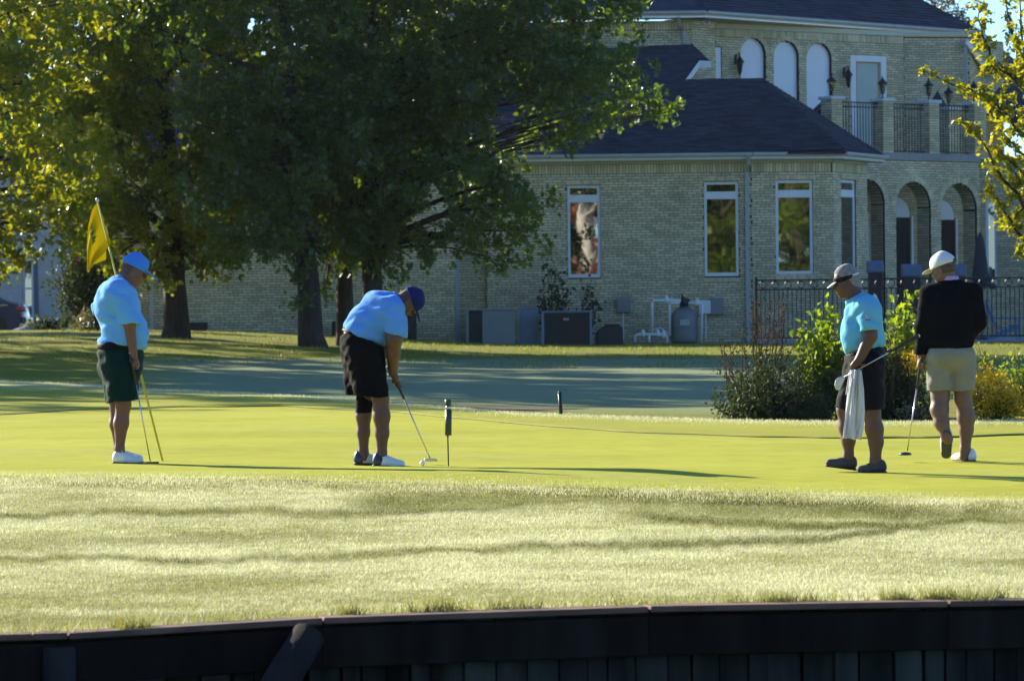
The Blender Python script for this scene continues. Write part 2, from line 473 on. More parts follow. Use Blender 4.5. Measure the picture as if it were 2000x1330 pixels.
def scatter_front(n):
    s = RNG.uniform(-0.152, 0.152, n); t = RNG.uniform(0, 1, n)
    y0 = wall_y(s * 19.3) + 0.1; y = np.sqrt(y0 ** 2 + t * (31.0 ** 2 - y0 ** 2)); x = s * y
    p = np.stack([x, y, G(x, y)], -1)
    u, v = uv_of(p)
    keep = v > curve_v(EDGE_FRONT, u) - 3 + 5 * vnoise(u * 0.02, u * 0) + 4 * vnoise(u * 0.11, u * 0 + 3) + RNG.normal(0, 3, len(u))
    return p[keep], u[keep], v[keep]
p, u, v = scatter_front(380000)
tm = track_mask(u, v)
pat = vnoise(p[:, 0] * 0.55, p[:, 1] * 0.9) * 0.45 + vnoise(p[:, 0] * 1.7, p[:, 1] * 2.6, 1) * 0.4 + vnoise(p[:, 0] * 6, p[:, 1] * 8, 2) * 0.35 + vnoise(p[:, 0] * 19, p[:, 1] * 24, 3) * 0.35
dw = np.clip((1 - tm) * (RNG.uniform(0.25, 0.95, len(p)) + 0.9 * pat), 0, 1)
keep = RNG.uniform(0, 1, len(p)) > 0.3 * tm + 0.75 * np.clip(-pat, 0, 1)
blades('rough_grass', p[keep], 0.007, 0.021, 0.0055, M['blade'], 0.9, dw[keep], np.clip(tm * (0.75 + 0.5 * pat), 0, 1)[keep])
tag(bpy.data.objects['rough_grass'], 'dewy rough grass on the bank between wall and green', 'grass')
# longer tufts along the top of the wall
n = 14000
uu = RNG.uniform(-200, 2200, n)
dens = 0.1 + 0.9 * np.clip(vnoise(uu * 0.008, uu * 0) + 0.7 * vnoise(uu * 0.035, uu * 0 + 4) + 0.4 * vnoise(uu * 0.12, uu * 0 + 7), 0, 1)
uu = uu[RNG.uniform(0, 1, n) < dens]
x = np.array([wall_point(float(q)).x for q in uu]); y = wall_y(x) + 0.13 - 0.17 * (vnoise(x * 1.7, x * 0 + 2) + 0.6 * vnoise(x * 7, x * 0 + 5) > 0.35) * RNG.uniform(0, 1, len(x)) + RNG.exponential(0.04, len(x))
blades('edge_grass', np.stack([x, y, G(x, y)], -1), 0.02, 0.10, 0.007, M['blade'], 1.0, RNG.uniform(0, 0.3, len(x)))
tag(bpy.data.objects['edge_grass'], 'longer ragged grass along the top of the timber wall', 'grass')
# collar fringe behind the green and weeds at the lawn's lit strip
def scatter_curve(curve, n, back=0.5, u0=-100, u1=2100):
    us = np.linspace(u0, u1, 240)
    C = np.array([ground(float(q), float(curve_v(curve, q))) for q in us])
    q = RNG.uniform(u0, u1, n)
    x = np.interp(q, us, C[:, 0]); y = np.interp(q, us, C[:, 1]) - np.abs(RNG.normal(0, back, n))
    return np.stack([x, y, G(x, y)], -1)
p = scatter_curve(EDGE_FRONT, 36000, 0.0); p[:, 1] += RNG.normal(-0.12, 0.3, len(p)); p[:, 2] = G(p[:, 0], p[:, 1]) + 0.004
blades('front_fringe', p, 0.008, 0.024, 0.006, M['blade'], 0.9, np.clip(RNG.uniform(0.2, 1.1, len(p)) + 0.4 * vnoise(p[:, 0] * 3, p[:, 1] * 3), 0, 1))
tag(bpy.data.objects['front_fringe'], 'dewy fringe where the rough meets the front of the green', 'grass')
p = scatter_curve(CREST, 12000, 0.8)
p[:, 2] += 0.02
blades('collar_fringe', p, 0.008, 0.026, 0.010, M['blade'], 0.7, RNG.uniform(0.3, 1, len(p)))
tag(bpy.data.objects['collar_fringe'], 'dewy fringe of grass along the back of the green collar', 'grass')
x = RNG.uniform(-12, 14, 26000); y = RNG.uniform(70, 100, 26000)
cl = ghash(x * 1.3, y * 0.9) + 0.6 * ghash(x * 4, y * 3)
k = cl > 0.15
blades('lawn_grass', np.stack([x, y, G(x, y)], -1)[k], 0.02, 0.09, 0.02, M['blade'], 0.8)
tag(bpy.data.objects['lawn_grass'], 'short lawn grass between the trees and the house', 'grass')

# bare brown patch behind the collar
pc = ground(960, 797); ang = np.linspace(0, 2 * np.pi, 40)[:-1]
rr_ = 1 + 0.25 * vnoise(ang * 1.5, ang * 0 + 2)
P_ = [(pc.x + 1.1 * math.cos(a) * r_, pc.y + 1.6 * math.sin(a) * r_) for a, r_ in zip(ang, rr_)]
mb = MB(); mb.add([(pc.x, pc.y, float(G(pc.x, pc.y)) + 0.012)] + [(x_, y_, float(G(x_, y_)) + 0.008) for x_, y_ in P_], [(0, i + 1, (i + 1) % 39 + 1) for i in range(39)])
o = mb.build('bare_soil', M['soil'], None, True); o['kind'] = 'structure'
# pond in front of the wall and the near bank under the camera
o = MB().poly([(-60, -1.5, -1.25), (60, -1.5, -1.25), (60, 21, -1.25), (-60, 21, -1.25)]).build('pond_water', M['water'])
o['kind'] = 'structure'
xs = np.linspace(-160, 160, 60); ysn = np.linspace(-160, 0, 40)
Xn, Yn = np.meshgrid(xs, ysn)
grid_sheet('near_bank', Xn, Yn, -0.35 + 0.05 * ghash(Xn * .3, Yn * .3) - 1.1 * ss(-3, 0, Yn), M['lawn'])

# earth behind the retaining wall's boards
mb = MB(); cols = [wall_point(float(q)) for q in np.linspace(-900, 2900, 40)]
for a, b in zip(cols[:-1], cols[1:]):
    mb.poly([a + Vector((0, .2, -1.5)), b + Vector((0, .2, -1.5)), b + Vector((0, .2, -.03)), a + Vector((0, .2, -.03))])
o = mb.build('earth_bank', M['soil']); o['kind'] = 'structure'
# ================================================================== the brick house
M['brick'] = mat('cream brick', (0.65, 0.545, 0.335), 0.85, 0.13, 0.8, 0.004, 60, island=0.24)
M['mortar'] = mat('dark mortar', (0.055, 0.05, 0.036), 0.95, 0.15, 10, 0.003, 80)
M['wbrick'] = mat('white painted brick', (0.62, 0.62, 0.62), 0.8, 0.06, 5, 0.003, 60, island=0.06)
M['wmortar'] = mat('painted joints', (0.42, 0.42, 0.42), 0.9, 0.08, 8)
M['shingle'] = mat('dark asphalt shingle', (0.045, 0.05, 0.07), 0.85, 0.14, 1.0, 0.004, 90, island=0.34, spec=0.2)
M['trim'] = mat('white painted trim', (0.70, 0.70, 0.70), 0.5, 0.04, 4)
M['cream_trim'] = mat('cream trim board', (0.50, 0.47, 0.36), 0.6, 0.06, 4)
M['gutter'] = mat('pale gutter metal', (0.36, 0.38, 0.37), 0.4, 0.08, 3)
M['soffit'] = mat('soffit board', (0.42, 0.41, 0.37), 0.7, 0.05, 3)
M['panel'] = mat('white arch panel', (0.72, 0.72, 0.74), 0.5, 0.03, 2)
M['iron'] = mat('black wrought iron', (0.012, 0.013, 0.016), 0.45, 0.2, 10, spec=0.4)
M['bronze'] = mat('dark lantern metal', (0.035, 0.035, 0.038), 0.4, 0.2, 20, metal=0.6)
M['stone'] = mat('pale cap stone', (0.55, 0.56, 0.57), 0.8, 0.08, 6, 0.003, 40)
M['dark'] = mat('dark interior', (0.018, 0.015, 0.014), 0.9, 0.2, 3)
M['concrete'] = mat('patio concrete', (0.30, 0.29, 0.27), 0.9, 0.12, 2, 0.004, 30)
def glass_mat(name, tint, refl=0.35):
    ma = bpy.data.materials.new(name); ma.use_nodes = True
    nt = ma.node_tree; L = nt.links.new; out = nt.nodes['Material Output']; nt.nodes.remove(nt.nodes['Principled BSDF'])
    gl = _n(nt, 'ShaderNodeBsdfGlossy', Roughness=0.015); gl.inputs['Color'].default_value = (0.85, 0.86, 0.85, 1)
    geo = _n(nt, 'ShaderNodeNewGeometry'); nb = _n(nt, 'ShaderNodeTexNoise', Scale=1.1, Detail=2.0); L(geo.outputs['Position'], nb.inputs['Vector'])
    bp = _n(nt, 'ShaderNodeBump', Strength=0.35, Distance=0.0035); L(nb.outputs[0], bp.inputs['Height']); L(bp.outputs[0], gl.inputs['Normal'])
    tr = _n(nt, 'ShaderNodeBsdfTransparent'); tr.inputs[0].default_value = (*tint, 1)
    ms = _n(nt, 'ShaderNodeMixShader', Fac=refl); L(tr.outputs[0], ms.inputs[1]); L(gl.outputs[0], ms.inputs[2]); L(ms.outputs[0], out.inputs[0])
    return ma
M['glass'] = glass_mat('window glass', (0.35, 0.38, 0.36), 0.36)

HX, HY = 6.0, 105.0
house = thing('brick_house', (HX, HY, 0.3), 'large cream brick house with dark hip roofs, arched balcony and arcade', 'house')
BL, BH, JT = 0.25, 0.061, 0.014
SINGLES = []            # full bricks that may become objects of their own

class Wall:
    """brick wall between two plan points; courses of separate bricks in front of recessed mortar"""
    def __init__(w, A, B, z0, z1, holes=(), arches=(), soldier=None, thick=0.22, rank=0, name='wall', bm=None, mm=None, parent=None):
        w.A = Vector((A[0], A[1], 0)); w.B = Vector((B[0], B[1], 0))
        d = w.B - w.A; w.len = d.length; w.t = d.normalized(); w.n = Vector((w.t.y, -w.t.x, 0))
        w.z0, w.z1 = z0, z1
        par = parent or house
        back = MB(); br = []
        row = 0; z = z0; P2 = BH + JT
        while z < z1 - 0.02:
            zt = min(z + P2, z1); zc = (z + zt) / 2
            cuts = []
            for (s0, s1, a0, a1) in holes:
                if a0 - 0.01 < zc < a1 + 0.01: cuts.append((s0, s1))
            for (sc, r, a0, sp) in arches:
                if zc > a0:
                    if zc <= sp: cuts.append((sc - r, sc + r))
                    elif zc < sp + r: h = math.sqrt(max(r * r - (zc - sp) ** 2, 0)); cuts.append((sc - h, sc + h))
            iv = [(0.0, w.len)]
            for c0, c1 in cuts:
                nv = []
                for a, b in iv:
                    if c1 <= a or c0 >= b: nv.append((a, b)); continue
                    if c0 > a: nv.append((a, c0))
                    if c1 < b: nv.append((c1, b))
                iv = nv
            for a, b in iv:
                back.box(w.pt(a, -thick, z), w.t * (b - a), w.n * thick, Vector((0, 0, zt - z)))
                if soldier and soldier[0] <= zc <= soldier[1]: continue
                off = (row % 2) * (BL + JT) / 2 - (BL + JT) + 0.03 * math.sin(row * 7.1)
                s = off
                while s < b:
                    e = s + BL
                    q0, q1 = max(s, a + 0.004), min(e, b - 0.004)
                    if q1 - q0 > 0.035 and zt - z > 0.04:
                        br.append((q0, q1, z + JT / 2, z + JT / 2 + BH, q1 - q0 > BL - 0.002))
                    s = e + JT
            z += P2; row += 1
        if soldier:
            s = 0.01
            while s < w.len - 0.05:
                br.append((s, s + 0.075, soldier[0] + 0.01, soldier[1] - 0.01, False)); s += 0.087
        bodies = br
        w.obj = back.build(name, mm or M['mortar'], par)
        mb = MB()
        for q0, q1, b0, b1, full in bodies:
            pr = 0.012 + random.uniform(-0.004, 0.004)
            if full and rank: SINGLES.append((rank, w, q0, b0, pr, len(SINGLES))); continue
            w.brick(mb, q0, q1, b0, b1, pr)
        w.mb = mb
        w.bm = bm or M['brick']
        WALLS.append(w)
    def pt(w, s, n, z):
        return w.A + w.t * s + w.n * n + Vector((0, 0, z))
    def brick(w, mb, q0, q1, b0, b1, pr):
        mb.box(w.pt(q0, -0.004, b0), w.t * (q1 - q0), w.n * (pr + 0.004), Vector((0, 0, b1 - b0)))
    def s_at(w, u, v=450):
        """distance along the wall where it is seen at pixel column u"""
        d = ray(u, v); n = Vector((w.n.x, w.n.y, 0))
        p = hit_plane(u, v, w.A, n)
        return (Vector((p.x, p.y, 0)) - w.A).dot(w.t), p.z
WALLS = []
def finish_walls():
    SINGLES.sort(key=lambda r: r[0])
    unit = MB().box((0, -0.016, 0), (BL, 0, 0), (0, 0.016, 0), (0, 0, BH)).mesh('brick')
    unit.materials.append(M['brick'])
    for i, (rank, w, q0, b0, pr, k) in enumerate(SINGLES):
        if i < 300:
            o = bpy.data.objects.new('brick', unit); COL.objects.link(o)
            o.parent = w.obj
            o.location = w.pt(q0, pr, b0); o.rotation_euler = (0, 0, math.atan2(w.t.y, w.t.x))
        else: w.brick(w.mb, q0, q0 + BL, b0, b0 + BH, pr)
    for w in WALLS:
        o = w.mb.build('brickwork', w.bm, w.obj); o['kind'] = 'stuff'

def window(w, s0, s1, z0, z1, transom=None, inner='dark', name='window', inset=0.03):
    """framed window set into the wall opening, panes and a dim room behind"""
    fw = 0.078
    f = MB()
    def bar(a, b, c, d, dep=0.07, n0=-inset):
        f.box(w.pt(a, n0 - dep, c), w.t * (b - a), w.n * dep, Vector((0, 0, d - c)))
    bar(s0, s0 + fw, z0, z1); bar(s1 - fw, s1, z0, z1)
    bar(s0 + fw, s1 - fw, z1 - fw, z1); bar(s0 + fw, s1 - fw, z0, z0 + fw * 1.3)
    fr = f.build(name, M['trim'], house, bevel=0.006)
    zs = [(z0 + fw, z1 - fw)]
    if transom:
        t0, t1 = transom
        MB().box(w.pt(s0 + fw, -inset - 0.065, t0), w.t * (s1 - s0 - 2 * fw), w.n * 0.075, Vector((0, 0, t1 - t0))).build('transom_bar', M['trim'], fr, bevel=0.006)
        zs = [(z0 + fw, t0), (t1, z1 - fw)]
    for a, b in zs:
        MB().box(w.pt(s0 + fw, -inset - 0.045, a), w.t * (s1 - s0 - 2 * fw), w.n * 0.008, Vector((0, 0, b - a))).build('pane', M['glass'], fr)
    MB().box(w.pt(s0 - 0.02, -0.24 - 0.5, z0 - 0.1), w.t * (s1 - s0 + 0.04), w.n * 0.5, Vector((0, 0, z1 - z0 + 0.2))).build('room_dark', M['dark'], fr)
    return fr
def reveal(w, s0, s1, z0, z1, name='window_surround'):
    """brick-on-edge surround slightly proud of the wall"""
    me = MB().box((0, -0.022, 0), (0.07, 0, 0), (0, 0.022, 0), (0, 0, 0.106)).mesh('edge_brick'); me.materials.append(M['brick'])
    x = s0 - 0.01
    while x < s1:
        for a in (z1 + 0.012, z0 - 0.15):
            o = bpy.data.objects.new('edge_brick', me); COL.objects.link(o); o.parent = w.obj
            o.location = w.pt(x, 0.022, a); o.rotation_euler = (0, 0, math.atan2(w.t.y, w.t.x))
        x += 0.082

def clip_poly(poly, a, b, c):
    """keep the side a*x+b*y>=c of a 2-D polygon"""
    out = []
    for i in range(len(poly)):
        p, q = poly[i], poly[(i + 1) % len(poly)]
        dp, dq = a * p[0] + b * p[1] - c, a * q[0] + b * q[1] - c
        if dp >= 0: out.append(p)
        if (dp >= 0) != (dq >= 0):
            t = dp / (dp - dq); out.append((p[0] + (q[0] - p[0]) * t, p[1] + (q[1] - p[1]) * t))
    return out
def roof_plane(name, pts, course=0.145, tab=0.33, parent=None, eave_dir=None, base=None):
    """roof slope: a deck plus overlapping shingle tabs clipped to its outline"""
    pts = [Vector(p) for p in pts]
    n = (pts[1] - pts[0]).cross(pts[2] - pts[0]).normalized()
    if n.z < 0: n = -n
    ex = Vector(eave_dir).normalized() if eave_dir else (pts[1] - pts[0]).normalized()
    ey = n.cross(ex).normalized()
    if ey.z < 0: ey = -ey
    o = pts[0]
    P2 = [((p - o).dot(ex), (p - o).dot(ey)) for p in pts]
    deck = MB().prism([p - n * 0.02 for p in pts], -n * 0.06)
    rf = deck.build(name, M['shingle'], parent or house)
    mb = MB()
    y0, y1 = min(p[1] for p in P2), max(p[1] for p in P2); x0, x1 = min(p[0] for p in P2), max(p[0] for p in P2)
    r = 0; y = y0 - 0.0
    while y < y1:
        x = x0 - (r % 2) * tab * 0.5 - random.uniform(0, 0.1)
        rowp = clip_poly(clip_poly(P2, 0, 1, y), 0, -1, -(y + course))
        if len(rowp) >= 3:
            lo, hi = min(p[0] for p in rowp), max(p[0] for p in rowp)
            while x < hi:
                wd = tab * random.uniform(0.75, 1.25)
                if x + wd > lo:
                    pc = clip_poly(clip_poly(rowp, 1, 0, x + 0.006), -1, 0, -(x + wd))
                    if len(pc) >= 3:
                        th = random.uniform(0.016, 0.03)
                        vs = [o + ex * a + ey * b + n * (th if b < y + course * 0.5 else 0.003) for a, b in pc]
                        k = len(mb.v); mb.v.extend(tuple(q) for q in vs); mb.f.append(tuple(range(k, k + len(vs))))
                        lowv = [q for q, (a, b) in zip(vs, pc) if b < y + 0.01]
                        if len(lowv) == 2:
                            k = len(mb.v); mb.v.extend([tuple(lowv[0]), tuple(lowv[1]), tuple(lowv[1] - n * th), tuple(lowv[0] - n * th)]); mb.f.append((k, k + 1, k + 2, k + 3))
                x += wd
        y += course; r += 1
    s = mb.build('shingles', M['shingle'], rf); s['kind'] = 'stuff'
    return rf
def gutter(pts, parent=None, h=0.11, dep=0.12, out=None, fascia=0.15, soff=0.35):
    """gutter, fascia and soffit along an eave polyline (left to right seen from outside)"""
    for a, b in zip(pts[:-1], pts[1:]):
        a, b = Vector(a), Vector(b); t = (b - a); th = Vector((t.x, t.y, 0)).normalized(); n = Vector((th.y, -th.x, 0))
        prof = [(0, 0), (dep * 0.72, 0), (dep, h * 0.45), (dep, h), (dep - 0.012, h), (dep - 0.012, h * 0.5), (dep * 0.68, 0.012), (0, 0.012)]
        g = MB().prism([a + n * x + Vector((0, 0, z - h)) for x, z in prof], b - a).build('gutter', M['gutter'], parent or house)
        MB().box(a - n * 0.022 + Vector((0, 0, -fascia - 0.02)), b - a, n * 0.02, Vector((0, 0, fascia))).build('fascia', M['trim'], g)
        MB().box(a - n * (soff + 0.03) + Vector((0, 0, -fascia - 0.045)), b - a, n * (soff + 0.024), Vector((0, 0, 0.02))).build('soffit', M['soffit'], g)
def downspout(pts, w=0.085, parent=None):
    mb = MB(); mb.tube(pts, w / 2 * 1.2, 4)
    o = mb.build('downspout', M['gutter'], parent or house)
    return o

def plan(u, Y, v=450): return (XA(u, Y, v), Y)
ZB = 0.0
# --- single-storey front: plain stretch left of the trees, recess, long wall, bay
zE = ZA(1200, 322, 105.8)                     # top of the brickwork
W0 = Wall(plan(215, 105.3), plan(887, 105.3), 0.3, zE - 0.1, name='wall')
W0r = Wall(plan(887, 105.3), (XA(887, 105.3) + 0.02, 106.1), 0.0, zE - 0.1)
W0b = Wall(plan(885, 106.1), plan(952, 105.95), 0.0, zE - 0.1)
W1A, W1B = plan(950, 105.75), plan(1468, 105.45)
def mk_holes(A, B, px):
    class T: pass
    t = T(); t.A = Vector((A[0], A[1], 0)); d = Vector((B[0], B[1], 0)) - t.A; t.t = d.normalized(); t.n = Vector((t.t.y, -t.t.x, 0))
    out = []
    for (u0, u1, v0, v1) in px:
        s0, _ = Wall.s_at(t, u0, (v0 + v1) / 2); s1, _ = Wall.s_at(t, u1, (v0 + v1) / 2)
        za = Wall.s_at(t, (u0 + u1) / 2, v1)[1]; zb = Wall.s_at(t, (u0 + u1) / 2, v0)[1]
        out.append((s0, s1, za, zb))
    return out
sold = (zE - 0.27, zE)
h1 = mk_holes(W1A, W1B, [(1108, 1173, 362, 543), (1375, 1443, 355, 540)])
W1 = Wall(W1A, W1B, 0.0, zE, h1, soldier=sold, rank=2)
W2B = plan(1627, 105.7)
h2 = mk_holes(W1B, W2B, [(1515, 1588, 352, 537)])
W2 = Wall(W1B, W2B, 0.0, zE, h2, soldier=sold, rank=1)
W3B = plan(1694, 108.2)
h3 = mk_holes(W2B, W3B, [(1643, 1671.5, 352, 534)])
W3 = Wall(W2B, W3B, 0.0, zE, h3, soldier=sold, rank=1.5)
for w_, hs in ((W1, h1), (W2, h2), (W3, h3)):
    for (s0, s1, a, b) in hs:
        H = b - a
        window(w_, s0 + 0.004, s1 - 0.004, a + 0.004, b - 0.004, transom=(b - 0.185 * H, b - 0.105 * H)); reveal(w_, s0, s1, a, b)
# pale drapes behind the first window
s0, s1, a, b = h1[0]
fr = [o for o in bpy.data.objects if o.name.startswith('window')][0]
# --- eaves and roofs of the single storey
OV = 0.42
def off(pt, w, o=OV): return Vector((pt[0], pt[1], 0)) + w.n * o
def corner(wa, wb, B, o=OV):
    n = (wa.n + wb.n); n.normalize(); k = o / n.dot(wa.n); return Vector((B[0], B[1], 0)) + n * k
zG = zE + 0.27
e0 = off(W1A, W1) - W1.t * 0.1; e1 = corner(W1, W2, W1B); e2 = corner(W2, W3, W2B); e3 = off(W3B, W3) + W3.t * 0.4
E = [Vector((p.x, p.y, zG)) for p in (e0, e1, e2, e3)]
gutter(E)
gl0 = Vector((XA(205, 104.9), 104.9, zG - 0.1)); gl1 = Vector((XA(887, 104.9) + 0.3, 104.9, zG - 0.1))
gutter([gl0, gl1])
for w_, L_ in ((W1, W1.len), (W2, W2.len), (W3, W3.len)):
    MB().box(w_.pt(0, 0.002, zE), w_.t * L_, w_.n * 0.05, Vector((0, 0, 0.12))).build('frieze_board', M['cream_trim'], w_.obj)
ex = (E[1] - E[0]).normalized(); tanp = 0.56
upv = Vector((-W1.n.x, -W1.n.y, tanp)).normalized()
npl = ex.cross(upv).normalized()
if npl.z < 0: npl = -npl
def onroof(u, v): return hit_plane(u, v, E[0], npl)
fl = E[0] + ex * -0.2
hipc = E[2].copy()
apex = onroof(1489, 153)
front = [fl, E[1], hipc + Vector((0, 0, 0)), apex, onroof(1340, 157), onroof(1366, 121), onroof(1389, 122), onroof(1353, 88), onroof(1100, 97), onroof(900, 101)]
front[2] = hit_plane(1652, 293, E[0], npl)
roof_front = roof_plane('roof', front, eave_dir=ex)
roof_plane('roof', [E[2], E[3], apex], eave_dir=(E[3] - E[2]))
roof_plane('roof', [E[1] + Vector((0, 0, 0.005)), E[2] + Vector((0, 0, 0.005)), front[2]], eave_dir=ex)
bk = Vector((apex.x + 1.0, apex.y + 4.5, zG - 0.3))
MB().poly([apex, E[3], bk, onroof(1340, 157) + Vector((0, 3.5, -1.6)), onroof(1340, 157)]).build('roof', M['shingle'], house)
# rake with white boards where the higher slope ends
ra, rb, rc_ = onroof(1340, 157), onroof(1366, 121), onroof(1389, 122)
for a, b in ((ra, rb), (rb, rc_)):
    MB().box(a + npl * 0.03 + Vector((0, 0, -0.2)), b - a, W1.n * 0.04, Vector((0, 0, 0.2))).build('rake_board', M['trim'], house)
# left wing roof
exl = (gl1 - gl0).normalized(); rl = [gl0, gl1, gl1 + Vector((0.8, 5.6, 3.3)), gl0 + Vector((2.0, 5.6, 3.3))]
roof_plane('roof', rl, eave_dir=exl, course=0.2, tab=0.5)
# --- upper storey
Y1 = 112.6
zU0 = ZA(1250, 100, Y1); zU1 = ZA(1250, 44, Y1)
U1 = Wall(plan(640, Y1, 60), plan(1351, Y1, 60), zU0 - 0.6, zU1, soldier=(zU1 - 0.25, zU1))
U1p = Wall(plan(1351, Y1, 60), plan(1397, Y1 + 0.75, 60), zU0 - 2.0, zU1)
dU = Vector((6.1, 4.5, 0)).normalized()
U2A = plan(1397, 113.9, 60); U2B = plan(1765, 118.2, 120)
zV1 = ZA(1400, 56, 113.9)
zBal = 5.75
class T: pass
tmpA, tmpB = U2A, U2B
pw = Wall.__new__(Wall); pw.A = Vector((*U2A, 0)); dd = Vector((*U2B, 0)) - pw.A; pw.t = dd.normalized(); pw.n = Vector((pw.t.y, -pw.t.x, 0))
arch_px = [(1471, 75, 24.5), (1535.5, 80, 24.5), (1599.5, 84, 24.5)]
archs = []
for uc, vt, hw in arch_px:
    s0, _ = pw.s_at(uc - hw, 130); s1, _ = pw.s_at(uc + hw, 130); zt = pw.s_at(uc, vt)[1]
    r = (s1 - s0) / 2; archs.append(((s0 + s1) / 2, r, zBal + 0.2, zt - r))
ds0, _ = pw.s_at(1661, 150); ds1, _ = pw.s_at(1731, 150); dz1 = pw.s_at(1696, 109)[1]
dl0, _ = pw.s_at(1397.5, 120); dl1, _ = pw.s_at(1409, 120); dlz = pw.s_at(1404, 93)[1]
U2 = Wall(U2A, U2B, zBal - 3.0, zV1, [(ds0, ds1, zBal, dz1), (0.0, dl1, zBal, dlz)], archs, soldier=(zV1 - 0.25, zV1))
def arch_ring(w, sc, r, sp, thick=0.13, proud=0.02, dep=0.0, nv=None, name='arch_brick'):
    nv = nv or max(14, int(math.pi * (r + thick / 2) / 0.085))
    for i in range(nv):
        a0 = math.pi * (i + 0.13) / nv; a1 = math.pi * (i + 0.87) / nv
        q = [(sc - rr * math.cos(aa), sp + rr * math.sin(aa)) for rr, aa in ((r, a0), (r + thick, a0), (r + thick, a1), (r, a1))]
        MB().prism([w.pt(s, -0.06, z) for s, z in q], w.n * (0.06 + proud + 0.004 * math.sin(i * 5))).build(name, M['brick'], w.obj)
    mb = MB(); N = 24
    for i in range(N):
        a0, a1 = math.pi * i / N, math.pi * (i + 1) / N
        q = [(sc - rr * math.cos(aa), sp + rr * math.sin(aa)) for rr, aa in ((r - 0.002, a0), (r + thick * 0.9, a0), (r + thick * 0.9, a1), (r - 0.002, a1))]
        mb.prism([w.pt(s, -0.24, z) for s, z in q], w.n * 0.245)
    mb.build('arch_core', M['mortar'], w.obj)
def arch_fill(w, sc, r, z0, sp, n, material, name, thick=0.03):
    pts = [(sc - r, z0), (sc + r, z0)] + [(sc + r * math.cos(math.pi * i / 20), sp + r * math.sin(math.pi * i / 20)) for i in range(21)]
    return MB().prism([w.pt(s, n, z) for s, z in pts], w.n * thick).build(name, material, house)
for sc, r, z0, sp in archs:
    arch_ring(U2, sc, r, sp); arch_fill(U2, sc, r + 0.03, z0, sp, -0.14, M['panel'], 'arch_panel')
# balcony door with white surround and blind
d = MB()
for a, b, c, e in ((ds0, ds0 + 0.22, zBal, dz1), (ds1 - 0.22, ds1, zBal, dz1), (ds0 + 0.22, ds1 - 0.22, dz1 - 0.2, dz1)):
    d.box(U2.pt(a, -0.1, c), U2.t * (b - a), U2.n * 0.115, Vector((0, 0, e - c)))
dr = d.build('balcony_door', M['trim'], house, bevel=0.01)
M['leaf_door'] = mat('tan door leaf', (0.42, 0.34, 0.2), 0.5, 0.05, 4)
M['blind'] = mat('pale window blind', (0.42, 0.46, 0.40), 0.7, 0.05, 2)
MB().box(U2.pt(ds0 + 0.22, -0.13, zBal), U2.t * (ds1 - ds0 - 0.44), U2.n * 0.05, Vector((0, 0, dz1 - 0.2 - zBal))).build('door_leaf', M['leaf_door'], dr)
MB().box(U2.pt(ds0 + 0.31, -0.075, zBal + 0.1), U2.t * (ds1 - ds0 - 0.62), U2.n * 0.012, Vector((0, 0, dz1 - 0.36 - zBal))).build('blind', M['blind'], dr)
MB().box(U2.pt(0.0, -0.12, zBal), U2.t * dl1, U2.n * 0.1, Vector((0, 0, dlz - zBal))).build('balcony_door', M['trim'], house)
U3A = (U2B[0], U2B[1] - 0.02); U3B = plan(1893, 118.6, 120)
U3 = Wall(U3A, U3B, zBal - 1.0, zV1 - 0.02)
U4 = Wall(U3B, plan(1960, 121.0, 120), zBal - 1.0, zV1 - 0.02)
# upper eave
q0 = P(1378, 22, 112.0); qL = P(600, 26, 112.0); q1 = P(1919, 62, 117.6)
q0.z += 0.0; qL.z = q0.z; q1.z = q0.z
k = ray(1919, 62); 
q1 = Vector((0, 0, CAMZ)) + k * ((q0.z - CAMZ) / k.z)
gutter([qL, q0], soff=0.6); gutter([q0, q1], soff=1.6)
MB().box(U1.pt(0, 0.002, zU1), U1.t * U1.len, U1.n * 0.05, Vector((0, 0, q0.z - zU1 - 0.24))).build('frieze_board', M['cream_trim'], U1.obj)
MB().box(U1p.pt(0, 0.002, zU1), U1p.t * U1p.len, U1p.n * 0.05, Vector((0, 0, q0.z - zU1 - 0.24))).build('frieze_board', M['cream_trim'], U1p.obj)
MB().box(U2.pt(0, 0.002, zV1), U2.t * U2.len, U2.n * 0.06, Vector((0, 0, q0.z - zV1 - 0.24))).build('frieze_board', M['cream_trim'], U2.obj)
MB().box(U3.pt(0, 0.002, zV1), U3.t * U3.len, U3.n * 0.06, Vector((0, 0, q0.z - zV1 - 0.24))).build('frieze_board', M['cream_trim'], U3.obj)
eu = (q1 - q0).normalized(); nu = Vector((eu.y, -eu.x, 0)); upu = Vector((-nu.x, -nu.y, 0.62)).normalized(); pu = eu.cross(upu).normalized()
if pu.z < 0: pu = -pu
hip1 = hit_plane(1800, 0, q0, pu); hdir = (hip1 - q1).normalized(); hipT = q1 + hdir * ((q0.z + 4.6 - q1.z) / hdir.z)
b1 = q0 + Vector((0.4, 6.0, 4.6))
b1 = b1 - pu * (b1 - q0).dot(pu)
roof_plane('roof', [q0, q1, hipT, b1], eave_dir=eu, course=0.2, tab=0.45)
roof_plane('roof', [qL, q0, b1, qL + Vector((2, 6.2, 4.4))], eave_dir=(q0 - qL), course=0.2, tab=0.45)
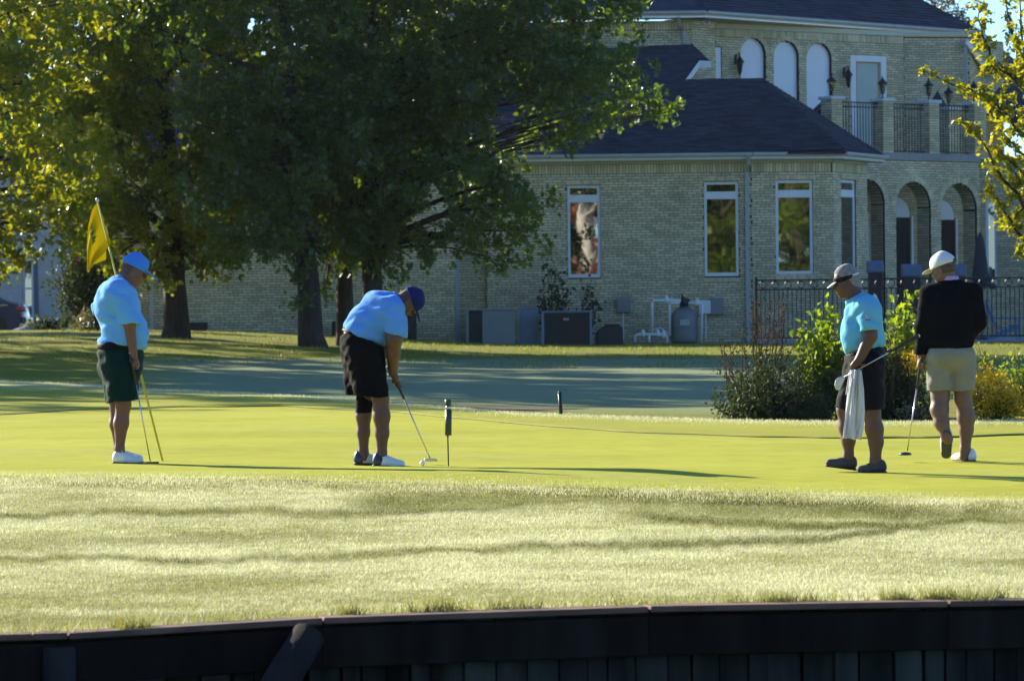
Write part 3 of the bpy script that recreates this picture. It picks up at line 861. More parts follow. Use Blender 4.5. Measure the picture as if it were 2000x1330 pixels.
# falling slope at the right end with its white barge boards
r1 = P(1952, 136, 119.5)
MB().poly([q1, r1, r1 + Vector((1.5, 6, 0.5)), hipT + Vector((0, 3, 0)), hipT]).build('roof', M['shingle'], house)
MB().bar(q1 + Vector((0, 0, -0.12)), r1 + Vector((0, 0, -0.12)), 0.08, 0.24).build('rake_board', M['trim'], house)
r2, r3 = P(1888, 82, 118.2), P(1926, 136, 119.3)
MB().bar(r2, r3, 0.06, 0.2).build('rake_board', M['trim'], house)
MB().poly([q1 + Vector((0, 0, -0.26)), r1 + Vector((0, 0, -0.26)), r3, r2]).build('soffit', M['soffit'], house)
# lower roofs seen past the balcony
def simple_roof(pts): 
    return MB().prism([P(u, v, y) for u, v, y in pts], (0, 0.0, -0.08)).build('roof', M['shingle'], house)
roof_plane('roof', [P(1868, 208, 119.5), P(2190, 300, 116.0), P(2140, 118, 123), P(1926, 132, 122)], course=0.2, tab=0.45)
tp = P(1831, 177, 117.6)
bs = [tp + Vector((0.42 * math.cos(a), 0.42 * math.sin(a), -0.62)) for a in (0.4, 1.97, 3.54, 5.11)]
mb = MB()
for i in range(4): mb.poly([tp, bs[i], bs[(i + 1) % 4]])
mb.build('roof_cone', M['shingle'], house)
# --- balcony and arcade
dA = Vector((math.cos(R(40)), math.sin(R(40)), 0))
c0 = Vector((XA(1735, 111.0, 250), 111.0, 0))
def arc_pt(u, v=300):
    n = Vector((dA.y, -dA.x, 0)); p = hit_plane(u, v, c0, n); return Vector((p.x, p.y, 0))
AA, AB = arc_pt(1600), arc_pt(1913)
zA1 = ZA(1735, 300, 111.0)
pw = Wall.__new__(Wall); pw.A = AA; pw.t = dA.copy(); pw.n = Vector((dA.y, -dA.x, 0))
ar = []
for uc, vt, hw in [(1694, 350, 34), (1784, 355, 34), (1873, 358, 35)]:
    s0, _ = pw.s_at(uc - hw, 450); s1, _ = pw.s_at(uc + hw, 450); zt = pw.s_at(uc, vt)[1]; r = (s1 - s0) / 2
    ar.append(((s0 + s1) / 2, r, 0.2, zt - r))
AW = Wall((AA.x, AA.y), (AB.x, AB.y), 0.2, zA1, [], ar, thick=0.55, soldier=(zA1 - 0.2, zA1))
for sc, r, z0, sp in ar:
    arch_ring(AW, sc, r, sp, thick=0.17)
    # brick lining of the opening's far side and vault
    mb = MB()
    for side in (-1, 1):
        z = 0.25
        while z < sp - 0.05:
            for k in range(2):
                mb.box(AW.pt(sc + side * r - (0.0 if side > 0 else -0.0) - side * 0.012, -0.06 - 0.25 * (k + 1), z), AW.t * (0.012 * side), AW.n * 0.235, Vector((0, 0, BH)))
            z += BH + JT
    for i in range(22):
        a0, a1 = math.pi * (i + 0.08) / 22, math.pi * (i + 0.92) / 22
        q = [(sc - rr * math.cos(aa), sp + rr * math.sin(aa)) for rr, aa in ((r - 0.012, a0), (r, a0), (r, a1), (r - 0.012, a1))]
        for k in range(2):
            mb.prism([AW.pt(s, -0.06 - 0.25 * (k + 1), z) for s, z in q], AW.n * 0.235)
    o = mb.build('arch_lining', M['brick'], AW.obj); o['kind'] = 'stuff'
# wall behind the arcade with dark doors under white lunettes
BK = Wall((AW.pt(-1.5, -2.3, 0).x, AW.pt(-1.5, -2.3, 0).y), (AW.pt(AW.len + 3, -2.3, 0).x, AW.pt(AW.len + 3, -2.3, 0).y), 0.2, zA1 - 0.3)
for sc, r, z0, sp in ar:
    s = sc + 1.5 + 1.62
    o = MB().box(BK.pt(s - 0.55, 0.005, 0.3), BK.t * 1.1, BK.n * 0.05, Vector((0, 0, sp - 0.55))).build('patio_door', M['dark'], house)
    arch_fill(BK, s, 0.55, sp - 0.25, sp - 0.2, 0.02, M['panel'], 'lunette_panel')
    MB().box(BK.pt(s + 0.6, 0.02, 0.3), BK.t * 0.09, BK.n * 0.06, Vector((0, 0, sp - 0.5))).build('door_post', M['trim'], o)
# balcony floor slab, edge and pillars with railings
zF = zA1 + 0.02
fl = [AW.pt(0, 0.03, zF - 0.25), AW.pt(AW.len, 0.03, zF - 0.25), AW.pt(AW.len + 1.5, -5, zF - 0.25), AW.pt(-1.2, -5, zF - 0.25)]
MB().prism([p + Vector((0, 0, 0.255)) for p in fl], (0, 0, -0.2)).build('balcony_floor', M['concrete'], house)
zcap = ZA(1735, 199, 111.0)
pill = []
def pillar(p, s=0.44):
    po = MB().cbox((p.x, p.y, (zF + zcap) / 2), s - 0.02, s - 0.02, zcap - zF, R(40)).build('balcony_pillar', M['mortar'], house)
    mb = MB(); z = zF + 0.01; row = 0
    while z < zcap - 0.06:
        for ax in range(4):
            t = Vector((math.cos(R(40) + ax * math.pi / 2), math.sin(R(40) + ax * math.pi / 2), 0)); n = Vector((t.y, -t.x, 0))
            for (a, b) in (((-s / 2, 0.03), (0.042, s / 2)) if row % 2 else ((-s / 2, -0.05), (-0.038, s / 2))):
                mb.box(Vector((p.x, p.y, z)) + t * a + n * (s / 2 - 0.016), t * (b - a), n * 0.016, Vector((0, 0, BH)))
        z += BH + JT; row += 1
    o = mb.build('brickwork', M['brick'], po); o['kind'] = 'stuff'
    MB().cbox((p.x, p.y, zcap + 0.05), s + 0.12, s + 0.12, 0.1, R(40)).build('pillar_cap', M['stone'], po, bevel=0.012)
    return p
def lantern(p, h=0.62):
    mb = MB()
    mb.lathe(p, [(0.07, 0), (0.075, 0.02), (0.02, 0.05), (0.018, 0.12), (0.05, 0.14), (0.055, 0.16)], 8)
    for k in range(6):
        a = k * math.pi / 3
        c, s_ = math.cos(a), math.sin(a)
        mb.bar(p + Vector((0.055 * c, 0.055 * s_, 0.16)), p + Vector((0.115 * c, 0.115 * s_, 0.42)), 0.014)
    mb.lathe(p, [(0.165, 0.42), (0.16, 0.435), (0.09, 0.52), (0.06, 0.535), (0.065, 0.56), (0.025, 0.585), (0.03, 0.61), (0.012, 0.63), (0.004, 0.67)], 6)
    o = mb.build('lantern', M['bronze'], house)
    MB().lathe(p, [(0.045, 0.165), (0.098, 0.415)], 6).build('lantern_glass', M['glass'], o)
    MB().lathe(p, [(0.012, 0.16), (0.012, 0.25), (0.02, 0.28), (0.012, 0.33)], 6).build('lamp_bulb', M['panel'], o)
pu_ = [(1634, 0), (1734, 0), (1824, 0), (1912, 0)]
for uu_, _ in pu_:
    p = arc_pt(uu_, 250) + Vector((0, 0, 0)) - Vector((dA.y, -dA.x, 0)) * 0.2
    pill.append(pillar(p)); lantern(Vector((p.x, p.y, zcap + 0.1)))
for uu_, yv in ((1853, 116.4), (1907, 117.2)):
    p = P(uu_, 205, yv); pillar(Vector((p.x, p.y, 0))); lantern(Vector((p.x, p.y, zcap + 0.1)))
def railing(a, b, z0, z1, parent=house, name='railing', step=0.115, rings=True, post=False, th=0.022):
    a, b = Vector(a), Vector(b); t = (b - a); Ln = t.length; t.normalize()
    rl_ = MB().bar(a + Vector((0, 0, z1)), b + Vector((0, 0, z1)), 0.04, 0.03).build(name, M['iron'], parent)
    for z in (z0 + 0.06, z1 - 0.14):
        MB().bar(a + Vector((0, 0, z)), b + Vector((0, 0, z)), 0.04, 0.03).build('rail', M['iron'], rl_)
    n = max(2, int(Ln / step)); bar = MB().tube([(0, 0, 0), (0, 0, z1 - 0.14 - z0 - 0.06)], th / 2, 5).mesh('picket'); bar.materials.append(M['iron'])
    for i in range(1, n):
        o = bpy.data.objects.new('picket', bar); COL.objects.link(o); o.parent = rl_
        o.location = a + t * (Ln * i / n) + Vector((0, 0, z0 + 0.06))
    if rings:
        rg = MB().ring((0, 0, 0), 0.055, 0.008, t, (0, 0, 1), 12).mesh('rail_ring'); rg.materials.append(M['iron'])
        for i in range(0, n, 1 if rings is True else rings):
            o = bpy.data.objects.new('rail_ring', rg); COL.objects.link(o); o.parent = rl_
            o.location = a + t * (Ln * (i + 0.5) / n) + Vector((0, 0, z1 - 0.07))
    return rl_
for i in range(3):
    a, b = pill[i] + dA * 0.24, pill[i + 1] - dA * 0.24
    railing(Vector((a.x, a.y, 0)), Vector((b.x, b.y, 0)), zF, zcap - 0.04)
p = pill[0]; railing(p + Vector((-0.25, 0.1, 0)), Vector((*U2.pt(3.4, 0.4, 0).xy, 0)), zF, zcap - 0.04)
# wing right of the arcade with tall white-framed opening
W5A = plan(1911, 113.6); W5B = plan(2160, 112.6)
h5 = mk_holes(W5A, W5B, [(1925, 1947, 386, 560)])
W5 = Wall(W5A, W5B, 0.2, zA1 - 0.1, h5)
s0, s1, a, b = h5[0]; window(W5, s0, s1, a, b)
# wall sconces, flood light, downspouts
def sconce(u, v, w):
    s, z = w.s_at(u, v); p = w.pt(s, 0.22, z - 0.3)
    lantern_h = MB()
    lantern_h.tube([w.pt(s, 0.01, z + 0.1), w.pt(s, 0.12, z + 0.28), w.pt(s, 0.22, z + 0.3)], 0.014, 6)
    lantern_h.box(w.pt(s - 0.05, 0.0, z - 0.02), w.t * 0.1, w.n * 0.02, Vector((0, 0, 0.3)))
    lantern_h.lathe(p, [(0.02, -0.06), (0.06, 0.02), (0.1, 0.3), (0.15, 0.32), (0.1, 0.4), (0.03, 0.5), (0.01, 0.6)], 6)
    lantern_h.build('wall_lantern', M['bronze'], house)
sconce(1436, 125, U2); sconce(1648, 150, U2)
fl_ = P(1378, 43, 112.2)
mb = MB(); mb.tube([fl_ + Vector((0.05, 0.25, 0.06)), fl_], 0.012, 6)
for s in (-1, 1): mb.lathe(fl_, [(0.02, 0), (0.06, 0.14), (0.06, 0.15)], 8, (s * 0.8, -0.6, -0.35))
mb.build('flood_light', M['gutter'], house)
g = E[0] + (E[1] - E[0]) * 0.985
downspout([g + Vector((0, -0.1, -0.1)), g + Vector((0.02, 0, -0.3)), W1.pt(W1.len - 0.12, 0.06, zE - 0.25), W1.pt(W1.len - 0.12, 0.06, 0.35), W1.pt(W1.len - 0.1, 0.25, 0.22)], 0.125)
downspout([Vector((XA(892, 106), 105.85, zE)), Vector((XA(893, 106), 105.85, 0.45)), Vector((XA(888, 106), 105.6, 0.3))], 0.13)
downspout([Vector((XA(293, 105), 105.12, zE)), Vector((XA(294, 105), 105.12, 0.7))], 0.12)
a = P(1325, 32, 112.2)
downspout([a, a + Vector((0.05, 0.1, -0.25)), a + Vector((0.18, 0.32, -0.4)), a + Vector((0.2, 0.32, -0.95))], 0.11)
a = P(1886, 82, 118.3)
downspout([a + Vector((0.25, 0, 0.1)), a, a + Vector((0, 0, -1.6)), a + Vector((0.15, -0.1, -1.75))], 0.11)
# solid body behind so no light leaks through the storeys
MB().box((XA(222, 104) , 107.6, 0), (XA(1395, 112) - XA(222, 104), 0, 0), (0, 9, 0), (0, 0, zE - 0.15)).build('inner_core', M['dark'], house)
MB().box((XA(640, 113), 113.0, zE - 0.15), (XA(1335, 113) - XA(640, 113), 0, 0), (0, 7, 0), (0, 0, zU1 - zE + 0.1)).build('inner_core', M['dark'], house)
finish_walls()
# ================================================================== round the house: fence, equipment, neighbour, car
M['acgrey'] = mat('grey painted sheet metal', (0.20, 0.215, 0.22), 0.5, 0.08, 3)
M['acblue'] = mat('blue grey sheet metal', (0.17, 0.22, 0.30), 0.5, 0.08, 3)
M['acdark'] = mat('dark fin coil', (0.02, 0.018, 0.02), 0.7)
M['pvc'] = mat('white pvc pipe', (0.70, 0.71, 0.70), 0.4, 0.03, 5)
M['tank'] = mat('grey filter tank', (0.16, 0.175, 0.17), 0.45, 0.06, 3)
M['blackplastic'] = mat('black plastic', (0.012, 0.012, 0.014), 0.5)
M['label'] = mat('pale label plate', (0.34, 0.38, 0.38), 0.5)
M['hood'] = mat('blue grey hood', (0.10, 0.14, 0.22), 0.45)
M['bluechair'] = mat('blue painted wood', (0.06, 0.17, 0.32), 0.5, 0.08, 4)
M['umbrella'] = cloth_u = mat('dark umbrella canvas', (0.02, 0.025, 0.04), 0.85, 0.15, 4)
M['carpaint'] = mat('dark blue car paint', (0.015, 0.03, 0.09), 0.25, 0.02, 2, coat=0.8)
M['carglass'] = mat('dark car glass', (0.01, 0.012, 0.015), 0.08)
M['tyre'] = mat('tyre rubber', (0.015, 0.015, 0.015), 0.85)
M['rim'] = mat('alloy rim', (0.35, 0.35, 0.35), 0.3, metal=0.8)
M['taillight'] = mat('red tail light', (0.55, 0.02, 0.015), 0.2)
M['chrome'] = mat('chrome strip', (0.6, 0.6, 0.6), 0.2, metal=1.0)
def gp(u, Y, v=660):
    x = XA(u, Y, v); return Vector((x, Y, float(G(x, Y))))
# patio slab and drive
o = MB().prism([(XA(1480, 98.6), 98.6, 0.33), (XA(2300, 96.5), 96.5, 0.33), (XA(2300, 113), 113.5, 0.33), (XA(1700, 113), 113.5, 0.33), (XA(1690, 106), 108.8, 0.33), (XA(1480, 103), 104.9, 0.33)], (0, 0, -0.3)).build('patio', M['concrete']); o['kind'] = 'structure'
o = MB().poly([(-40, 108.5, 0.56), (-9.5, 108.5, 0.56), (-9.5, 117.5, 0.56), (-40, 117.5, 0.56)]).build('driveway', M['concrete']); o['kind'] = 'structure'

# wrought iron fence before the patio
fa, fb_ = gp(1478, 98.2), gp(2180, 96.2)
fence = thing('iron_fence', (fa + fb_) / 2, 'black wrought iron fence with ring frieze along the patio', 'fence')
ft = (fb_ - fa); ft.z = 0; FL = ft.length; ft.normalize(); zt = ZA(1480, 548, 98.2) ; z0 = 0.36
def fpt(s, z): return Vector((fa.x, fa.y, 0)) + ft * s + Vector((0, 0, z))
s = 0.0; k = 0
pick = MB().tube([(0, 0, 0), (0, 0, zt - 0.24 - z0 - 0.1)], 0.0135, 5).mesh('picket'); pick.materials.append(M['iron'])
rg = MB().ring((0, 0, 0), 0.09, 0.012, ft, (0, 0, 1), 16).mesh('fence_ring'); rg.materials.append(M['iron'])
while s < FL:
    ln = min(2.35, FL - s)
    post = MB().cbox(fpt(s, (z0 + zt) / 2 + 0.03), 0.06, 0.06, zt - z0 + 0.1, math.atan2(ft.y, ft.x)).build('fence_post', M['iron'], fence)
    for z in (z0 + 0.1, zt - 0.24, zt):
        MB().bar(fpt(s + 0.03, z), fpt(s + ln - 0.03, z), 0.035, 0.035).build('fence_rail', M['iron'], fence)
    n = int(ln / 0.115)
    for i in range(1, n):
        o = bpy.data.objects.new('picket', pick); COL.objects.link(o); attach(o, fence); o.location = fpt(s + ln * i / n, z0 + 0.1)
    for i in range(7):
        o = bpy.data.objects.new('fence_ring', rg); COL.objects.link(o); attach(o, fence); o.location = fpt(s + ln * (i + 0.5) / 7, zt - 0.12)
    s += 2.35
def box_unit(u0, u1, v0, Y, depth, label, body='acgrey', grille='acdark', posts=True, name='air_conditioner', cat='air conditioner', slats=9, cover=None):
    a, b = gp(u0, Y), gp(u1, Y); z1 = ZA((u0 + u1) / 2, v0, Y); z0 = min(a.z, b.z) - 0.02; w = b.x - a.x
    t = thing(name, ((a.x + b.x) / 2, Y + depth / 2, z0), label, cat)
    MB().box((a.x + 0.02, Y + 0.02, z0), (w - 0.04, 0, 0), (0, depth - 0.04, 0), (0, 0, z1 - z0 - 0.05)).build('cabinet', M[grille], t)
    MB().box((a.x - 0.01, Y - 0.01, z1 - 0.05), (w + 0.02, 0, 0), (0, depth + 0.02, 0), (0, 0, 0.05)).build('top_panel', M[body], t, bevel=0.01)
    if posts:
        for x in (a.x, b.x - 0.07):
            MB().box((x, Y, z0), (0.07, 0, 0), (0, 0.07, 0), (0, 0, z1 - z0 - 0.05)).build('corner_post', M[body], t)
    for i in range(slats):
        z = z0 + (z1 - z0) * (i + 0.6) / (slats + 0.7)
        MB().box((a.x + 0.07, Y + 0.008, z), (w - 0.14, 0, 0), (0, 0.012, 0), (0, 0, 0.03)).build('louvre', M[grille], t)
    if cover:
        f0, f1 = cover
        MB().box((a.x + w * f0, Y + 0.001, z0 + 0.03), (w * (f1 - f0), 0, 0), (0, 0.025, 0), (0, 0, z1 - z0 - 0.09)).build('side_panel', M[body], t)
    return t, a, b, z0, z1
box_unit(911, 1006, 603, 103.2, 0.9, 'grey air conditioner with dark coil at left, beside the downspout', cover=(0.33, 0.97), slats=10)
box_unit(1014, 1052, 600, 103.6, 0.8, 'narrow blue grey air conditioner between two wider ones', body='acblue', cover=(0.15, 0.9), slats=6)
t, a, b, z0, z1 = box_unit(1058, 1157, 607, 103.0, 0.9, 'wide dark air conditioner under the leggy shrub', body='acblue', slats=11)
MB().box(((a.x + b.x) / 2 - 0.1, 103.0 - 0.002, z1 - 0.26), (0.16, 0, 0), (0, 0.02, 0), (0, 0, 0.06)).build('name_plate', M['label'], t)
t = thing('equipment_cover', gp(1190, 104), 'low dark slanted cover left of the pool pipes', 'cover')
a, b = gp(1163, 104), gp(1217, 104)
MB().prism([(a.x, 104, a.z - .02), (b.x, 104, a.z - .02), (b.x, 104, a.z + .50), (b.x - .52, 104, a.z + .52), (a.x + .02, 104, a.z + .34)], (0, 0.7, 0)).build('shell', M['blackplastic'], t, bevel=0.03)
MB().box((b.x - 0.5, 104.1, a.z + .51), (0.42, 0, 0), (0, 0.5, 0), (0, 0, .05)).build('lid', M['blackplastic'], t, bevel=0.02)
# small dark vents and boxes at the foot of the left wall
for (u0, u1, v0, Y, lb) in ((371, 404, 626, 104.6, 'dark box at the wall foot right of the leaning trunk'), (648, 661, 624, 104.6, 'small dark box between two trunks'), (794, 813, 608, 104.6, 'tall dark meter cabinet behind the bent golfer')):
    a, b = gp(u0, Y), gp(u1, Y); zt_ = ZA((u0 + u1) / 2, v0, Y); t = thing('utility_box', a, lb, 'box')
    MB().box((a.x, Y, a.z - .05), (b.x - a.x, 0, 0), (0, .45, 0), (0, 0, zt_ - a.z)).build('case', M['acdark'], t, bevel=0.015)
    MB().box((a.x + .03, Y - .012, a.z + .03), (b.x - a.x - .06, 0, 0), (0, .011, 0), (0, 0, zt_ - a.z - .16)).build('door', M['blackplastic'], t)
# pool filter
YF = 104.3
b = gp(1337, YF); H = ZA(1337, 600, YF) - b.z
t = thing('pool_filter', b, 'round grey pool filter tank with black valve on top', 'pool filter')
MB().lathe(b, [(0.30, 0), (0.37, 0.03), (0.385, 0.12), (0.385, H * .68), (0.36, H * .8), (0.28, H * .92), (0.12, H)], 24).build('tank', M['tank'], t, True)
MB().lathe(b, [(0.392, H * .42), (0.398, H * .44), (0.398, H * .47), (0.392, H * .49)], 24).build('clamp_band', M['tank'], t)
MB().lathe(b + Vector((0, 0, H)), [(0.13, 0), (0.13, .06), (0.17, .08), (0.16, .22), (0.08, .26)], 12).build('valve', M['blackplastic'], t)
MB().tube([b + Vector((-.02, -.05, H + .25)), b + Vector((-.08, -.1, H + .36))], .025, 6).build('valve_handle', M['blackplastic'], t)
MB().prism([b + Vector((x, -.397, z)) for x, z in ((-.14, H * .5), (.12, H * .5), (.12, H * .66), (-.14, H * .66))], (0, 0.05, 0)).build('label_plate', M['label'], t)
t = thing('pool_pipes', gp(1290, YF), 'white plastic pool pipes with valves beside the filter tank', 'pipes')
def pp(u, v, y=YF - 0.25): return P(u, v, y)
for pts in ([(1330, 587), (1276, 587), (1274, 592), (1274, 652)], [(1328, 592), (1310, 592), (1308, 597), (1308, 655)], [(1345, 592), (1368, 592), (1371, 596), (1370, 668)], [(1241, 669), (1241, 656), (1246, 653), (1300, 653), (1303, 658), (1303, 669)], [(1268, 669), (1268, 655)], [(1274, 645), (1290, 640), (1306, 652)]):
    MB().tube([pp(*q) for q in pts], 0.038 if len(pts) != 3 else 0.02, 8).build('pipe', M['pvc'], t, True)
for (u, v) in ((1256, 653), (1285, 653), (1296, 655), (1362, 592), (1302, 587)):
    MB().lathe(pp(u, v) + Vector((0, 0, -.06)), [(.055, 0), (.065, .03), (.065, .1), (.05, .13), (.02, .2)], 8).build('valve', M['pvc'], t, True)
for (u0, u1, v0, v1, mt_, lb, con) in ((1205, 1232, 582, 611, 'acgrey', 'grey electrical box on the wall left of the pool pipes', 1217), (1365, 1388, 587, 613, 'pvc', 'white electrical box on the wall above the pool filter', 1378), (1388, 1413, 581, 615, 'acgrey', 'grey electrical box right of the white one', None)):
    s0, za = W1.s_at(u0, v1); s1, zb = W1.s_at(u1, v0)
    t = thing('electrical_box', W1.pt((s0 + s1) / 2, 0.1, za), lb, 'electrical box')
    MB().box(W1.pt(s0, 0.02, za), W1.t * (s1 - s0), W1.n * 0.15, Vector((0, 0, zb - za))).build('case', M[mt_], t, bevel=0.012)
    MB().box(W1.pt(s0 + .02, 0.171, za + .02), W1.t * (s1 - s0 - .04), W1.n * 0.008, Vector((0, 0, zb - za - .04))).build('cover', M[mt_], t, bevel=0.004)
    if con:
        sc, zc = W1.s_at(con, v1); MB().tube([W1.pt(sc, .08, za), W1.pt(sc, .08, .4)], .022, 6).build('conduit', M['pvc'], t)
# outdoor kitchen pieces under the arcade: dark bases with blue-grey hoods
for (u0, u1, v0, v1, Y, lb) in ((1696, 1727, 509, 533, 103.5, 'blue grey hooded cabinet beside the bay window'), (1764, 1800, 516, 541, 104.5, 'blue grey hooded cabinet left of the white cap'), (1865, 1888, 516, 540, 105.5, 'blue grey hooded cabinet right of the white cap')):
    a, b = P(u0, v1, Y), P(u1, v1, Y); zt_ = ZA((u0 + u1) / 2, v0, Y); t = thing('hooded_cabinet', (a.x, Y, .33), lb, 'cabinet')
    MB().box((a.x + .04, Y + .05, .33), (b.x - a.x - .08, 0, 0), (0, .5, 0), (0, 0, a.z - .33)).build('base', M['acdark'], t)
    MB().prism([(a.x, Y, a.z), (a.x, Y + .6, a.z), (a.x, Y + .6, zt_), (a.x, Y + .2, zt_), (a.x, Y, zt_ - .12)], (b.x - a.x, 0, 0)).build('hood', M['hood'], t, bevel=0.02)
    MB().tube([(a.x + .06, Y - .03, a.z + .08), (b.x - .06, Y - .03, a.z + .08)], .014, 6).build('handle', M['steel_'] if 'steel_' in M else M['chrome'], t)
# closed umbrella
b = gp(1916, 100.5); b.z = .33; hu = ZA(1916, 455, 100.5)
t = thing('patio_umbrella', b, 'closed dark patio umbrella standing behind the man in black', 'umbrella')
MB().tube([b, Vector((b.x, b.y, hu))], .022, 8).build('pole', M['bronze'], t)
mb = MB(); prof = [(0.012, hu - .33 + .02), (0.09, hu - .33 - .2), (.15, hu - .33 - .75), (.2, hu - .33 - 1.2), (.23, hu - .33 - 1.5), (.03, hu - .33 - 1.46)]
n = 16; b0 = len(mb.v)
for r_, h_ in prof:
    for k in range(n): rr = r_ * (1 + .22 * (k % 2)); mb.v.append((b.x + rr * math.cos(k * 2 * math.pi / n) + (0.1 * (1.46 - (h_ - (hu - .33 - 1.5))) if h_ < hu - 1.6 else 0), b.y + rr * math.sin(k * 2 * math.pi / n), b.z + h_ + (0.1 * (k % 3 == 0) if h_ < hu - 1.7 else 0)))
for i in range(len(prof) - 1):
    for k in range(n): mb.f.append((i * n + k, i * n + (k + 1) % n, (i + 1) * n + (k + 1) % n, (i + 1) * n + k))
mb.build('canopy', M['umbrella'], t, True)
MB().lathe(b, [(.28, 0), (.26, .06), (.06, .09)], 14).build('base', M['blackplastic'], t)
# blue slatted garden chair
def chair():
    b = gp(1962, 100.2); b.z = .33
    t = thing('garden_chair', b, 'blue slatted garden chair behind the fence', 'chair'); x, y = b.x, b.y
    for i in range(5):
        xx = x - .26 + .0 * i
        MB().bar((x - .22 + .01 * i, y - .25 + .125 * i, .33 + .3), (x - .5, y - .28 + .14 * i, .33 + .95 + .06 * (2 - abs(i - 2))), .09, .02, up=(1, 0, 0)).build('back_slat', M['bluechair'], t)
    for i in range(5):
        MB().box((x - .2 + .11 * i, y - .28, .33 + .29 + .02 * i), (.09, 0, 0), (0, .56, 0), (0, 0, .02)).build('seat_slat', M['bluechair'], t)
    for q in (-1, 1):
        MB().bar((x + .36, y + .3 * q, .33), (x + .34, y + .3 * q, .33 + .56), .09, .03).build('leg', M['bluechair'], t)
        MB().bar((x - .48, y + .3 * q, .34), (x + .36, y + .3 * q, .33 + .34), .03, .1).build('leg', M['bluechair'], t)
        MB().box((x - .42, y + .3 * q - .07, .33 + .56), (.86, 0, 0), (0, .14, 0), (0, 0, .025)).build('armrest', M['bluechair'], t)
chair()
p = gp(1709, 97.0); t = thing('white_post', p, 'small white pointed post behind the man in aqua', 'post')
zt_ = ZA(1709, 574, 97.0); MB().tube([p, Vector((p.x, p.y, zt_ - .38))], .05, 8).build('shaft', M['trim'], t); MB().lathe(Vector((p.x, p.y, zt_ - .38)), [(.07, 0), (.12, .1), (.11, .2), (.05, .33), (.01, .38)], 10).build('finial', M['trim'], t, True)

# white brick neighbour
nb = thing('white_house', (-16, 129, 0.5), 'white painted brick house at the far left behind the trees', 'house')
_h = house; house = nb
WALLS = []; SINGLES = []
NA, NB_ = plan(-420, 128), plan(133, 128)
hn = mk_holes(NA, NB_, [(44, 66, 505, 622)])
NW = Wall(NA, NB_, 0.2, 6.0, hn, bm=M['wbrick'], mm=M['wmortar'], parent=nb)
NR = Wall(NB_, plan(215, 134), 0.2, 6.0, mk_holes(NB_, plan(215, 134), [(142, 166, 570, 626)]), bm=M['wbrick'], mm=M['wmortar'], parent=nb)
s0, s1, a, b = hn[0]; window(NW, s0, s1, a, b, transom=((a + b) / 2 - .03, (a + b) / 2 + .03)); MB().box(NW.pt(s1, .014, a - .2), NW.t * .0 + NW.t * .14, NW.n * .03, Vector((0, 0, b - a + .4))).build('shutter', M['hood'], nb)
s0, s1, a, b = mk_holes(NB_, plan(215, 134), [(142, 166, 570, 626)])[0]; window(NR, s0, s1, a, b)
for w_ in WALLS:
    o = w_.mb.build('brickwork', w_.bm, w_.obj); o['kind'] = 'stuff'
e0 = NW.pt(-1, .5, 6.1); e1 = NW.pt(NW.len + .5, .5, 6.1)
roof_plane('roof', [e0, e1, e1 + Vector((-3, 6, 3.4)), e0 + Vector((0, 6, 3.4))], parent=nb, course=.25, tab=.6)
house = _h

